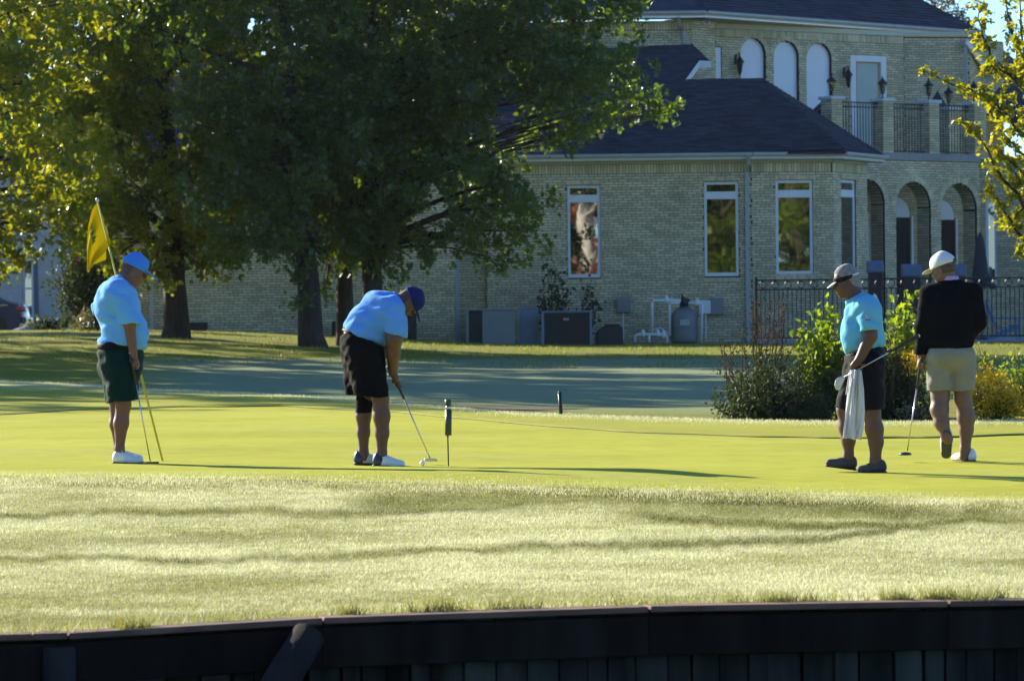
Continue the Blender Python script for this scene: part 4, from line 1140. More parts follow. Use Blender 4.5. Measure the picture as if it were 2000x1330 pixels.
# parked car, mostly out of the picture
def car():
    Y = 112.0; xr = XA(48, Y, 620); zb = 0.565
    t = thing('parked_car', (xr - 2.3, Y + .9, zb), 'dark blue car parked at the left picture edge, rear end showing', 'car')
    L_ = 4.7
    prof = [(0.03, .45), (0.0, .62), (0.05, .86), (0.12, 1.0), (0.55, 1.12), (1.15, 1.40), (1.75, 1.50), (2.5, 1.46), (3.2, 1.08), (4.3, .92), (4.62, .75), (4.68, .5), (4.6, .3), (4.2, .25), (0.3, .27), (0.08, .34)]
    nL = 9; vs = []; fs = []
    for j in range(nL):
        q = j / (nL - 1) * 2 - 1
        for (x, z) in prof:
            tum = 1 - max(0, (z - .95)) * .32
            inset = 0.10 * (abs(q) ** 4)
            cx = 2.35; xx = cx + (x - cx) * (1 - inset * .5)
            vs.append((xr - xx, Y + .92 + q * .92 * tum * (1 if abs(q) < 1 else .985), zb + z - (abs(q) ** 6) * .03))
    n = len(prof)
    for j in range(nL - 1):
        for i in range(n): fs.append((j * n + i, j * n + (i + 1) % n, (j + 1) * n + (i + 1) % n, (j + 1) * n + i))
    fs.append(tuple(range(n))[::-1]); fs.append(tuple((nL - 1) * n + i for i in range(n)))
    body = MB().add(vs, fs).build('body', M['carpaint'], t, True)
    e = body.modifiers.new('es', 'EDGE_SPLIT'); e.split_angle = R(40)
    def side(pts, name, mt_, par=t, off=.012, th=.02):
        return MB().prism([(xr - x, Y + .92 - .92 * (1 - max(0, z - .95) * .32) * .985 - off, zb + z) for x, z in pts], (0, th, 0)).build(name, M[mt_], par)
    side([(0.75, 1.1), (1.25, 1.36), (1.75, 1.43), (1.85, 1.43), (1.85, 1.02), (.85, 1.02)], 'rear_window', 'carglass')
    side([(1.95, 1.43), (2.45, 1.40), (3.0, 1.10), (2.98, 1.02), (1.95, 1.02)], 'front_window', 'carglass')
    side([(.02, .80), (.22, .84), (.26, .93), (.07, .95)], 'tail_light', 'taillight', off=.02)
    MB().box((xr - .02, Y + .1, zb + .8), (.035, 0, 0), (0, .35, 0), (0, 0, .13)).build('tail_light', M['taillight'], t, bevel=.02)
    MB().box((xr - .1, Y + .05, zb + .42), (.14, 0, 0), (0, 1.74, 0), (0, 0, .2)).build('bumper', M['carpaint'], t, bevel=.06)
    MB().bar((xr - .5, Y - .015, zb + .98), (xr - 3.1, Y - .015, zb + .98), .015, .02).build('chrome_strip', M['chrome'], t)
    for x in (.92, 3.75):
        for yy in (Y + .02, Y + 1.62):
            c0 = Vector((xr - x, yy, zb + .33))
            w_ = MB().lathe(c0, [(.2, 0), (.31, .01), (.335, .05), (.335, .17), (.31, .21), (.2, .22)], 24, (0, 1, 0)).build('wheel', M['tyre'], t)
            rm = MB(); rm.lathe(c0 + Vector((0, -.005, 0)), [(.21, 0), (.2, .03), (.05, .04)], 20, (0, 1, 0))
            for k in range(5): a_ = k * 1.2566; rm.bar(c0 + Vector((0, -.006, 0)), c0 + Vector((.19 * math.cos(a_), -.012, .19 * math.sin(a_))), .05, .02)
            rm.build('rim', M['rim'], w_)
        MB().lathe(Vector((xr - x, Y - .004, zb + .34)), [(.40, 0), (.40, .03)], 24, (0, 1, 0)).build('wheel_arch', M['blackplastic'], t)
car()
# ================================================================== trees and plants
def leaf_mat(name, c1, c2, trans=0.5, rough=0.38, tcol=(1.5, 1.25, 0.35), rare=None, rare_amt=0.985):
    ma = bpy.data.materials.new(name); ma.use_nodes = True
    nt = ma.node_tree; L = nt.links.new; pr = nt.nodes['Principled BSDF']; out = nt.nodes['Material Output']
    pr.inputs['Roughness'].default_value = rough; pr.inputs['Specular IOR Level'].default_value = 0.5 if rough < 0.5 else 0.2
    geo = _n(nt, 'ShaderNodeNewGeometry')
    mx = _n(nt, 'ShaderNodeMix', data_type='RGBA'); mx.inputs[6].default_value = (*c1, 1); mx.inputs[7].default_value = (*c2, 1)
    L(geo.outputs['Random Per Island'], mx.inputs[0])
    n1 = _n(nt, 'ShaderNodeTexNoise', Scale=0.9, Detail=2.0); L(geo.outputs['Position'], n1.inputs['Vector'])
    last = mx.outputs[2]
    if rare:
        gt = _n(nt, 'ShaderNodeMapRange'); gt.inputs[1].default_value = rare_amt; gt.inputs[2].default_value = min(rare_amt + 0.05, 1.0)
        n2 = _n(nt, 'ShaderNodeTexNoise', Scale=1.6, Detail=1.0); L(geo.outputs['Position'], n2.inputs['Vector']); L(n2.outputs[0], gt.inputs[0])
        m3 = _n(nt, 'ShaderNodeMix', data_type='RGBA'); m3.inputs[7].default_value = (*rare, 1); L(last, m3.inputs[6]); L(gt.outputs[0], m3.inputs[0]); last = m3.outputs[2]
    L(last, pr.inputs['Base Color'])
    tr = _n(nt, 'ShaderNodeBsdfTranslucent')
    mt = _n(nt, 'ShaderNodeMix', data_type='RGBA', blend_type='MULTIPLY'); mt.inputs[0].default_value = 1; mt.inputs[7].default_value = (*tcol, 1)
    L(last, mt.inputs[6]); L(mt.outputs[2], tr.inputs[0])
    ms = _n(nt, 'ShaderNodeMixShader', Fac=trans); L(pr.outputs[0], ms.inputs[1]); L(tr.outputs[0], ms.inputs[2]); L(ms.outputs[0], out.inputs[0])
    return ma
M['bark'] = mat('dark bark', (0.055, 0.042, 0.034), 0.95, 0.3, 9, 0.02, 14, stretch=(1, 1, 0.25))
M['palebark'] = mat('pale smooth bark', (0.55, 0.50, 0.43), 0.8, 0.2, 2, 0.01, 8)
M['stem'] = mat('plant stem', (0.07, 0.06, 0.03), 0.9, 0.2, 9)
M['drystem'] = mat('dry brown stem', (0.09, 0.055, 0.035), 0.9, 0.2, 9)
M['maple'] = leaf_mat('maple leaf', (0.055, 0.10, 0.045), (0.095, 0.14, 0.04), tcol=(1.9, 1.75, 0.2), rare=(0.35, 0.06, 0.015), rare_amt=0.80)
M['maple_lit'] = leaf_mat('sun brightened maple leaf', (0.10, 0.155, 0.022), (0.19, 0.20, 0.026), tcol=(2.4, 2.0, 0.35), rare=(0.35, 0.08, 0.015), rare_amt=0.80)  # leaf colour raised to paint sunlight into the left trees
M['elm'] = leaf_mat('gold green elm leaf', (0.15, 0.20, 0.02), (0.28, 0.25, 0.022), trans=0.6, tcol=(2.1, 1.9, 0.4))
M['farleaf'] = leaf_mat('far tree leaf', (0.05, 0.065, 0.03), (0.10, 0.09, 0.04), trans=0.3)
M['shrubleaf'] = leaf_mat('shrub leaf', (0.07, 0.12, 0.02), (0.15, 0.20, 0.03), trans=0.55, tcol=(2.2, 2.0, 0.4), rare=(0.45, 0.18, 0.04), rare_amt=0.72)
M['darkleaf'] = leaf_mat('dark shrub leaf', (0.03, 0.05, 0.024), (0.05, 0.075, 0.03), trans=0.3, rough=0.6)
M['autumn'] = leaf_mat('red brown autumn leaf', (0.22, 0.05, 0.03), (0.30, 0.13, 0.05), trans=0.4, tcol=(1.2, 0.8, 0.6))
M['gold'] = leaf_mat('goldenrod flower', (0.72, 0.44, 0.015), (0.75, 0.55, 0.03), trans=0.5, tcol=(1.1, 0.95, 0.4))
M['pink'] = leaf_mat('pink crape flower', (0.65, 0.06, 0.10), (0.6, 0.1, 0.16), trans=0.4, tcol=(1.1, 0.8, 0.8))
M['brownleaf'] = leaf_mat('dry seed head', (0.05, 0.04, 0.025), (0.075, 0.055, 0.033), trans=0.3, rough=0.85, tcol=(1.1, 0.9, 0.7))
M['strawleaf'] = leaf_mat('straw grass blade', (0.30, 0.28, 0.14), (0.42, 0.38, 0.2), trans=0.4, tcol=(1, 1, 0.8))

def leaf_mesh(name, C, size, material, parent, aspect=0.8, up=0.35, maple=False, dirs=None):
    """leaves: each a folded blade of 2 faces (or 5-point lobed when maple)"""
    n = len(C)
    sz = size * RNG.uniform(0.65, 1.25, n)[:, None]
    nr = RNG.normal(0, 1, (n, 3)); nr[:, 2] += up * 2; nr /= np.linalg.norm(nr, axis=1)[:, None]
    d = RNG.normal(0, 1, (n, 3)) if dirs is None else dirs + RNG.normal(0, 0.35, (n, 3))
    d -= nr * (d * nr).sum(1)[:, None]; d /= np.linalg.norm(d, axis=1)[:, None] + 1e-9
    s = np.cross(nr, d)
    if maple:
        pts = [(-0.5, 0, 0), (-0.18, 0.42, .05), (0.08, 0.22, 0), (0.22, 0.5, .08), (0.28, 0.16, 0.02), (0.62, 0.0, -0.05), (0.28, -0.16, 0.02), (0.22, -0.5, .08), (0.08, -0.22, 0), (-0.18, -0.42, .05)]
        F0 = [(0, 2, 1), (0, 8, 2), (0, 9, 8), (2, 4, 3), (2, 6, 4), (2, 8, 6), (8, 7, 6), (4, 6, 5)]
    else:
        pts = [(-0.5, 0, 0), (0.0, 0.5 * aspect, 0.12), (0.55, 0, -0.04), (0.0, -0.5 * aspect, 0.12)]
        F0 = [(0, 2, 1), (0, 3, 2)]
    k = len(pts)
    V = np.stack([C + sz * (a * d + b * s + c * nr) for a, b, c in pts], 1).reshape(-1, 3)
    F = (np.arange(n)[:, None, None] * k + np.array(F0)[None]).reshape(-1, 3)
    return np_mesh(name, V, F, material, parent)

def inpoly(poly, n):
    poly = np.array(poly, float); lo, hi = poly.min(0), poly.max(0); out = []
    while len(out) < n:
        q = RNG.uniform(lo, hi); c = False; j = len(poly) - 1
        for i in range(len(poly)):
            if (poly[i, 1] > q[1]) != (poly[j, 1] > q[1]) and q[0] < (poly[j, 0] - poly[i, 0]) * (q[1] - poly[i, 1]) / (poly[j, 1] - poly[i, 1]) + poly[i, 0]: c = not c
            j = i
        if c: out.append(q)
    return np.array(out)

def sprays(blobs, per, leaves, twig, jitter):
    """leaf positions: twigs starting inside each blob, pointing outwards and drooping"""
    C = []; D = []
    for b in blobs:
        c, r = np.array(b[:3]), b[3]
        m_ = max(4, int(per * (14 / leaves if leaves == 20 else 1) * (r / 0.8) ** 2))
        dv = RNG.normal(0, 1, (m_, 3)); dv /= np.linalg.norm(dv, axis=1)[:, None]
        st = c + dv * (r * RNG.uniform(0.15, 1.0, m_) ** 0.6)[:, None] * np.array((1, 1, 0.8))
        td = dv + RNG.normal(0, 0.5, (m_, 3)); td[:, 2] -= 0.25; td /= np.linalg.norm(td, axis=1)[:, None]
        t = RNG.uniform(0, 1, (m_, leaves))
        p = st[:, None] + td[:, None] * (t * twig)[..., None] + RNG.normal(0, jitter, (m_, leaves, 3))
        p[..., 2] -= (t ** 2) * twig * 0.25
        C.append(p.reshape(-1, 3)); D.append(np.repeat(td, leaves, 0))
    return np.concatenate(C), np.concatenate(D)

def tree(name, label, base, top, trunk_r, poly, Y, depth, nblob, blob_px, per, leaf, material, leaves=20, twig=0.38, jitter=0.075,
         extra=(), skirt=None, bark='bark', limbs=26, maple=False, group=None, lean=(0, 0), flare=1.35):
    s = Y / FPX
    t = thing(name, base, label, 'tree', group)
    q = inpoly(poly, nblob)
    blobs = []
    for (u, v) in q:
        y = Y + RNG.uniform(-1, 1) * depth
        p = P(u, v, Y); blobs.append((p.x, y, p.z, RNG.uniform(*blob_px) * s))
    if skirt:
        for (u, v) in inpoly(skirt[0], skirt[1]):
            p = P(u, v, Y); blobs.append((p.x, Y - RNG.uniform(0.6, 3.0), p.z, RNG.uniform(22, 48) * s))
    nsk = len(blobs)
    for e in extra:
        p = P(e[0], e[1], Y + (e[3] if len(e) > 3 else 0)); blobs.append((p.x, p.y, p.z, e[2] * s))
    b = Vector(base); H = top - b.z
    mb = MB()
    path = []; rr = []
    for i in range(9):
        f = i / 8
        path.append(b + Vector((lean[0] * f ** 1.3 + 0.06 * math.sin(f * 7 + b.x), lean[1] * f + 0.06 * math.cos(f * 6 + b.x), H * f - 0.15 * (i == 0))))
        rr.append(trunk_r * ((flare if i == 0 else 1.0) * (1 - 0.88 * f)) * (1 if i else 1))
    path.insert(1, b + Vector((lean[0] * 0.02, 0, H * 0.025))); rr.insert(1, trunk_r * 1.06)
    mb.tube(path, rr, 12)
    def tr_at(z):
        f = min(max((z - b.z) / H, 0), 0.97); k = f * 8; i = int(k)
        pa = [b + Vector((lean[0] * g ** 1.3, lean[1] * g, H * g)) for g in (f,)]
        return pa[0], trunk_r * (1 - 0.88 * f)
    idx = list(range(len(blobs))); random.shuffle(idx)
    for i in idx[:limbs] + list(range(nsk, len(blobs))):
        thin = 0.45 if i >= nsk else 1.0
        c = Vector(blobs[i][:3])
        z0 = max(b.z + H * 0.18, min(c.z - 0.25 * (c.xy - b.xy).length - 0.3, b.z + H * 0.85))
        o, r0 = tr_at(z0); mid = o.lerp(c, 0.5) + Vector((random.uniform(-.3, .3), random.uniform(-.3, .3), 0.25))
        mb.tube([o, o.lerp(mid, 0.5) + Vector((0, 0, 0.1)), mid, c], [r0 * 0.42 * thin, r0 * 0.33 * thin, r0 * 0.22 * thin, 0.012], 6)
        for _ in range(3):
            e = c + Vector((random.uniform(-1, 1), random.uniform(-1, 1), random.uniform(-.8, .6))) * blobs[i][3]
            mb.tube([mid, mid.lerp(e, 0.6) + Vector((0, 0, .1)), e], [r0 * 0.12, 0.015, 0.006], 4)
    mb.build('trunk', M[bark], t, smooth=True)
    C, D = sprays(blobs, per, leaves, twig, jitter)
    # keep the sprays from hanging into the ground
    k = C[:, 2] > G(C[:, 0], C[:, 1]) + 0.6
    leaf_mesh('crown', C[k], leaf, M[material], t, maple=maple, dirs=D[k])
    return t

def tbase(u, v, Y):
    x = XA(u, Y, v); return Vector((x, Y, float(G(x, Y))))
PD = [(560, -420), (1000, -430), (1250, -200), (1275, 30), (1165, 55), (1150, 110), (1260, 160), (1290, 225), (1190, 240), (1120, 280), (1040, 335), (1045, 420), (960, 445), (830, 470), (650, 480), (560, 300)]
tree('maple_tree', 'wide dark maple with drooping branches, rightmost of three trunks before the brick wall', tbase(732, 660, 85.0), 12.5, 0.26, PD, 85.0, 3.4, 105, (38, 95), 46, 0.125, 'maple', maple=True,
     extra=[(1235, 25, 26, 3.2), (1195, 45, 22, 3.2), (1160, 95, 24, 3), (1265, 175, 28, 3.4), (1292, 222, 22, 3.4), (1300, 215, 14, 3.6), (1225, 205, 36, 3.2), (1180, 235, 30, 3), (1120, 270, 30, 2), (1215, 150, 26, 3.4), (1270, 200, 20, 3.6), (1055, 385, 34), (1052, 450, 34), (1000, 480, 38), (935, 470, 30), (985, 520, 14), (880, 470, 26), (800, 500, 26), (765, 545, 12), (855, 455, 28), (1090, 40, 40), (1100, 180, 40)], limbs=30,
     skirt=([(640, 200), (880, 40), (1120, 40), (1140, 240), (1060, 320), (1050, 420), (960, 450), (800, 490), (690, 480)], 52))
PC = [(430, -420), (850, -430), (880, 100), (850, 380), (800, 470), (660, 490), (520, 470), (420, 300)]
tree('maple_tree', 'dark maple between two others before the brick wall, middle of three close trunks', tbase(675, 662, 86.5), 12.0, 0.215, PC, 86.5, 3.0, 70, (40, 95), 42, 0.125, 'maple', maple=True,
     extra=[(640, 545, 14, -2), (700, 500, 24)], limbs=22, skirt=([(560, 200), (800, 200), (780, 470), (640, 490)], 24))
PB = [(200, -400), (700, -420), (740, 200), (690, 440), (600, 480), (470, 480), (330, 470), (250, 330), (180, 100)]
tree('maple_tree', 'maple with bright hanging leaf sprays, leftmost of three trunks before the brick wall', tbase(608, 660, 83.5), 11.5, 0.275, PB, 83.5, 3.0, 84, (34, 85), 42, 0.125, 'maple', maple=True,
     extra=[(565, 500, 24, -2), (585, 545, 14, -2), (630, 500, 22, -1), (545, 470, 26, -1), (470, 480, 26), (420, 490, 20), (590, 590, 8, -2)], limbs=22, lean=(-0.9, 0), skirt=([(380, 200), (660, 200), (650, 450), (560, 500), (420, 480)], 36))
PA = [(-60, -350), (420, -350), (520, 100), (500, 380), (470, 470), (380, 500), (300, 500), (230, 470), (160, 400), (60, 300), (-80, 100)]
tree('maple_tree', 'sunlit yellow green maple with thick leaning trunk behind the man in green shorts', tbase(347, 645, 86.0), 11.0, 0.29, PA, 86.0, 3.0, 84, (30, 80), 44, 0.13, 'maple_lit', maple=True,
     extra=[(300, 520, 18, -1), (318, 545, 12, -1), (290, 490, 24), (430, 505, 18), (395, 520, 14), (240, 470, 24)], limbs=22, lean=(-0.7, 0.2), skirt=([(200, 200), (460, 200), (470, 460), (380, 490), (260, 480), (190, 400)], 20))
PF = [(-900, -640), (60, -640), (230, -100), (200, 150), (150, 330), (60, 420), (-120, 470), (-500, 500), (-900, 420)]
tree('maple_tree', 'bright yellow green maple at the left picture edge, trunk out of view', tbase(-300, 660, 78.0), 13.5, 0.3, PF, 78.0, 3.4, 125, (36, 85), 40, 0.13, 'maple_lit', maple=True,
     extra=[(40, 470, 26), (15, 500, 24), (70, 440, 26), (10, 520, 16), (60, 400, 42), (105, 375, 42), (30, 440, 38), (92, 445, 28), (140, 350, 40), (-20, 430, 40)], limbs=22, skirt=([(-150, 200), (190, 200), (200, 400), (120, 470), (60, 500), (-150, 500)], 34))
PE = [(-800, -350), (150, -350), (260, 0), (180, 300), (60, 430), (-300, 470), (-800, 400)]
tree('maple_tree', 'dark green maple behind the left edge canopy, trunk out of view', tbase(-420, 650, 92.0), 12.5, 0.3, PE, 92.0, 3.5, 70, (45, 100), 36, 0.13, 'maple', maple=True, limbs=16)
PG = [(-1900, -500), (-900, -500), (-800, 0), (-850, 400), (-1800, 420)]
tree('maple_tree', 'shade maple beyond the left picture edge casting shadow on the lawn', tbase(-1250, 690, 70.0), 12.5, 0.3, PG, 70.0, 3.6, 75, (50, 110), 26, 0.16, 'maple', limbs=14)

for (u_, Y_, lb) in ((90, 140, 'far dark tree behind the white house'), (420, 132, 'far dark tree behind the left wing roof'), (-250, 136, 'far dark tree beyond the left picture edge')):
    tree('far_tree', lb, Vector((XA(u_, Y_), Y_, 0.5)), 13.5, 0.3, [(u_ - 240, -150), (u_ + 240, -150), (u_ + 260, 250), (u_ + 180, 480), (u_ - 180, 480), (u_ - 260, 250)], Y_, 3.0, 60, (40, 75), 14, 0.30, 'darkleaf', limbs=10, leaves=10, twig=0.8, jitter=0.25)
for (u_, Y_, tp_, lb) in ((-690, 73.0, 13.5, 'tall shade maple outside the left picture edge near the green'), (-1080, 77.0, 13.5, 'second tall shade maple outside the left picture edge')):
    tree('maple_tree', lb, tbase(u_, 690, Y_), tp_, 0.3, [(u_ - 380, -520), (u_ + 380, -520), (u_ + 420, 0), (u_ + 350, 400), (u_ - 350, 400), (u_ - 420, 0)], Y_, 3.6, 80, (55, 105), 13, 0.22, 'maple', limbs=12)
# elm at the right edge: branches reach in from a trunk outside the picture
def elm():
    Y = 62.0
    b = tbase(2230, 730, Y)
    t = thing('elm_tree', b, 'elm with golden green leaf sprays reaching in at the right picture edge', 'tree')
    mb = MB()
    tk = [b + Vector((0, 0, -0.1)), P(2225, 500, Y), P(2215, 200, Y), P(2190, -150, Y)]
    mb.tube(tk, [0.2, 0.16, 0.13, 0.05], 10)
    br = [([(2215, 420), (2080, 300), (1965, 225), (1890, 175), (1800, 138)], 0.3), ([(2220, 560), (2050, 470), (1960, 350), (1915, 270), (1882, 240)], 0.0),
          ([(2215, 330), (2060, 220), (1990, 120), (1968, 30), (1958, -60)], 0.5), ([(2215, 260), (2020, 190), (1935, 115), (1915, 50), (1908, 2)], 0.9),
          ([(2220, 600), (2080, 540), (1990, 460), (1955, 400), (1928, 372)], 0.2), ([(2215, 380), (2090, 260), (2010, 170), (1995, 60), (1990, -80)], -0.4),
          ([(2218, 480), (2080, 400), (1985, 330), (1945, 290)], -0.3), ([(2218, 520), (2100, 440), (2000, 410), (1960, 440)], 0.6), ([(2215, 300), (2040, 170), (1960, 140), (1930, 130)], 0.2),
          ([(2218, 400), (2100, 300), (2000, 260), (1940, 200), (1915, 170)], -0.6), ([(2218, 560), (2110, 500), (2010, 500), (1985, 480)], 0.1), ([(2214, 240), (2100, 60), (2050, -60), (2020, -200)], 0.3), ([(2218, 420), (2060, 330), (1990, 300), (1950, 250)], -0.8), ([(2218, 500), (2080, 430), (2000, 370), (1965, 310)], 0.8),
          ([(2216, 350), (2060, 260), (2000, 230), (1960, 170)], 0.4), ([(2218, 300), (2080, 200), (2000, 110), (1980, 80)], -0.7), ([(2218, 440), (2100, 370), (2010, 330), (1975, 380)], -0.2)]
    C = []; D = []
    for pts, dy in br:
        pp = [P(u, v, Y + dy * (i / (len(pts) - 1))) for i, (u, v) in enumerate(pts)]
        fine = []
        for a, c in zip(pp[:-1], pp[1:]):
            for k in range(4): fine.append(a.lerp(c, k / 4) + Vector((random.gauss(0, .015), random.gauss(0, .03), random.gauss(0, .02))))
        fine.append(pp[-1])
        nn = len(fine); mb.tube(fine, [0.05 * (1 - i / nn) ** 1.2 + 0.004 for i in range(nn)], 6)
        for i in range(int(nn * 0.3), nn):
            a = np.array(fine[i])
            for _ in range(2 if i > nn * 0.6 else 3):
                L_ = random.uniform(0.12, 0.42) * (1.1 - 0.5 * i / nn)
                dv = RNG.normal(0, 1, 3); dv /= np.linalg.norm(dv); dv[2] -= 0.2
                mb.tube([fine[i], fine[i] + Vector(dv) * L_], [0.006, 0.003], 4)
                k = 18
                tt = RNG.uniform(0.1, 1, k)
                C.append(a + dv * (tt * L_)[:, None] + RNG.normal(0, 0.03, (k, 3))); D.append(np.tile(dv, (k, 1)))
    mb.build('trunk', M['bark'], t, smooth=True)
    leaf_mesh('crown', np.concatenate(C), 0.09, M['elm'], t, aspect=0.6, dirs=np.concatenate(D))
elm()
tree('far_tree', 'grey green tree top rising behind the upper roof', Vector((XA(1800, 138), 138, 0.6)), 13.2, 0.3,
     [(1700, -60), (1790, -60), (1850, 0), (1880, 30), (1870, 75), (1700, 80)], 138, 1.5, 30, (12, 26), 40, 0.12, 'farleaf', limbs=12, extra=[(1882, 22, 9), (1892, 40, 7), (1860, 0, 12)])
# trees on the camera's side of the pond, seen only as reflections in the panes
def mirror_tree(x, y, h, material, bark, label, spread, nb):
    t = thing('reflected_tree', (x, y, -0.3), label, 'tree')
    mb = MB(); b = Vector((x, y, -0.4))
    mb.tube([b, b + Vector((0.3, 0, h * .3)), b + Vector((-0.2, .3, h * .6)), b + Vector((0.3, 0, h))], [0.55, 0.45, 0.3, 0.08], 10)
    for k in range(9):
        a = k * 2.4; o = b + Vector((0, 0, h * (0.22 + 0.06 * k))); e = o + Vector((math.cos(a) * h * .3, math.sin(a) * h * .3, h * .22))
        mb.tube([o, o.lerp(e, .5) + Vector((0, 0, .3)), e], [0.22, 0.14, 0.04], 7)
    mb.build('trunk', M[bark], t, smooth=True)
    bl = [(x + RNG.normal(0, h * spread), y - 2.5 * (spread < .13) + RNG.normal(0, h * .15), RNG.uniform(h * .1, h * 1.0), RNG.uniform(.7, 1.4)) for _ in range(nb)]
    C, D = sprays(bl, 12, 12, 0.8, 0.25)
    leaf_mesh('crown', C, 0.34, M[material], t)
def mirror_spot(w, h, dist):
    c = w.pt((h[0] + h[1]) / 2, 0, (h[2] + h[3]) / 2); d = (c - Vector((0, 0, CAMZ))).normalized(); n = w.n
    q = d - n * 2 * d.dot(n); return c + q * dist
for w_, h_, dist, mt_, bk_, lb in ((W1, h1[0], 122, 'autumn', 'palebark', 'red leaved tree with pale trunk mirrored in the first tall window'), (W1, h1[1], 128, 'shrubleaf', 'bark', 'green tree mirrored in the window beside the downspout'),
                              (W2, h2[0], 125, 'shrubleaf', 'bark', 'green tree mirrored in the wide bay window'), (W3, h3[0], 60, 'shrubleaf', 'bark', 'green tree mirrored in the narrow bay window'), (W2, h2[0], 136, 'shrubleaf', 'bark', 'second green tree mirrored behind the first in the wide bay window'), (W1, h1[1], 138, 'shrubleaf', 'bark', 'second green tree mirrored beside the downspout window')):
    q_ = mirror_spot(w_, h_, dist); mirror_tree(q_.x, q_.y, 17, mt_, bk_, lb, 0.11 if mt_ == 'autumn' else 0.2, 44 if mt_ == 'autumn' else 80)
def bush(name, label, base, shape, nst, leaf, material, cat='shrub', per=26, stem_r=0.006, stem_m='stem', jit=0.05, low=0.25, aspect=0.7, Y=None, depth=0.3, up=0.35, group=None, curve=0.1, crown='foliage', along=True, flower=None):
    """stems from the base to points of the outline (pixels), leaves along them"""
    t = thing(name, base, label, cat, group)
    Y = Y or base.y; b = Vector(base)
    q = inpoly(shape, nst)
    mb = MB(); C = []; D = []; FC = []
    for (u, v) in q:
        e = P(u, v, Y); e.y = Y + random.uniform(-depth, depth)
        o = b + Vector((random.uniform(-.5, .5) * abs(e.x - b.x) + (e.x - b.x) * 0.35, random.uniform(-depth, depth) * .6, 0))
        o.z = float(G(o.x, o.y)) - 0.01
        mid = o.lerp(e, 0.55) + Vector((random.gauss(0, curve), random.gauss(0, curve), 0.05))
        mb.tube([o, mid, e], [stem_r, stem_r * .8, stem_r * .4], 4)
        tt = RNG.uniform(low, 1.02, per)[:, None]
        o_, m_, e_ = np.array(o), np.array(mid), np.array(e)
        c = (1 - tt) ** 2 * o_ + 2 * tt * (1 - tt) * m_ + tt ** 2 * e_
        C.append(c + RNG.normal(0, jit, (per, 3))); D.append(np.tile(e_ - o_, (per, 1)) / max(np.linalg.norm(e_ - o_), .01))
        if flower: FC.append(e_ + RNG.normal(0, flower[1], (flower[2], 3)) * np.array((1, 1, 1.3)))
    mb.build('stems', M[stem_m], t)
    C = np.concatenate(C); D = np.concatenate(D)
    k = C[:, 2] > G(C[:, 0], C[:, 1]) + 0.01
    leaf_mesh(crown, C[k], leaf, M[material], t, aspect=aspect, dirs=D[k] * 0.8 + RNG.normal(0, .8, D[k].shape), up=up)
    if flower:
        fo = leaf_mesh('flowers', np.concatenate(FC), flower[3], M[flower[0]], t, aspect=0.8); fo['kind'] = 'stuff'
    return t
YB = ground(1600, 822).y + 0.6
def bb(u, dy=0.0):
    x = XA(u, YB + dy, 800); return Vector((x, YB + dy, float(G(x, YB + dy))))
bush('leafy_shrub', 'tall broad leaved shrub lit yellow green behind the man in aqua shirt', bb(1600, .3), [(1562, 660), (1558, 600), (1585, 560), (1610, 542), (1640, 555), (1700, 600), (1690, 720), (1640, 780), (1565, 740)], 46, 0.095, 'shrubleaf', per=36, jit=0.06, low=0.15)
bush('leafy_shrub', 'leafy green shrub between the man in aqua and the man in black', bb(1760, .4), [(1715, 640), (1735, 600), (1772, 562), (1795, 580), (1800, 650), (1790, 700), (1730, 700)], 30, 0.085, 'shrubleaf', per=34, jit=0.06, low=0.3)
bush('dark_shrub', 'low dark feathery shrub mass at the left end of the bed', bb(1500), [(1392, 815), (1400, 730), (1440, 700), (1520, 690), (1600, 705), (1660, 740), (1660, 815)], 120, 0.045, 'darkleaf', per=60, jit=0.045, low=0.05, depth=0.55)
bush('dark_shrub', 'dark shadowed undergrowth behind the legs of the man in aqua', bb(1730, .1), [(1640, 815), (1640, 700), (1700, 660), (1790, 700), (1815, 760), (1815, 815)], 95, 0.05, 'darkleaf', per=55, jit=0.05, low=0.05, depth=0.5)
bush('dry_stalks', 'dry brown stalks with seed heads at the left end of the bed', bb(1475, .5), [(1400, 650), (1425, 610), (1460, 570), (1500, 575), (1530, 560), (1555, 600), (1570, 680), (1410, 690)], 32, 0.035, 'brownleaf', cat='plant', per=24, jit=0.035, stem_r=0.009, stem_m='drystem', low=0.35, curve=0.05)
bush('dry_stalks', 'brown seeding plant beside the man in aqua, under his club', bb(1735, -.1), [(1710, 690), (1725, 630), (1750, 640), (1760, 700)], 16, 0.03, 'brownleaf', cat='plant', per=40, jit=0.04, stem_m='drystem', low=0.4)
bush('goldenrod', 'small yellow goldenrod plume just left of the black sweater hand', bb(1785, -.2), [(1765, 720), (1770, 690), (1795, 688), (1800, 735)], 16, 0.03, 'darkleaf', cat='plant', per=20, low=0.3, flower=('gold', 0.035, 26, 0.028))
bush('goldenrod', 'large yellow goldenrod clump at right of the man in khaki shorts', bb(1945, -.35), [(1893, 800), (1898, 745), (1930, 725), (1960, 745), (1990, 775), (2010, 800), (1900, 812)], 70, 0.035, 'shrubleaf', cat='plant', per=18, low=0.2, flower=('gold', 0.05, 60, 0.03), depth=0.3)
bush('leafy_shrub', 'loose shrub with reddish leaves at the right picture edge', bb(1985, .6), [(1925, 740), (1945, 700), (1990, 675), (2040, 670), (2080, 760), (2040, 810), (1960, 790)], 44, 0.055, 'shrubleaf', per=30, jit=0.05, low=0.1)
bush('leafy_shrub', 'single leafy stem beside the black sweater elbow', bb(1915, .2), [(1905, 690), (1915, 655), (1935, 655), (1930, 700)], 5, 0.055, 'shrubleaf', cat='plant', per=14, jit=0.04, low=0.4)
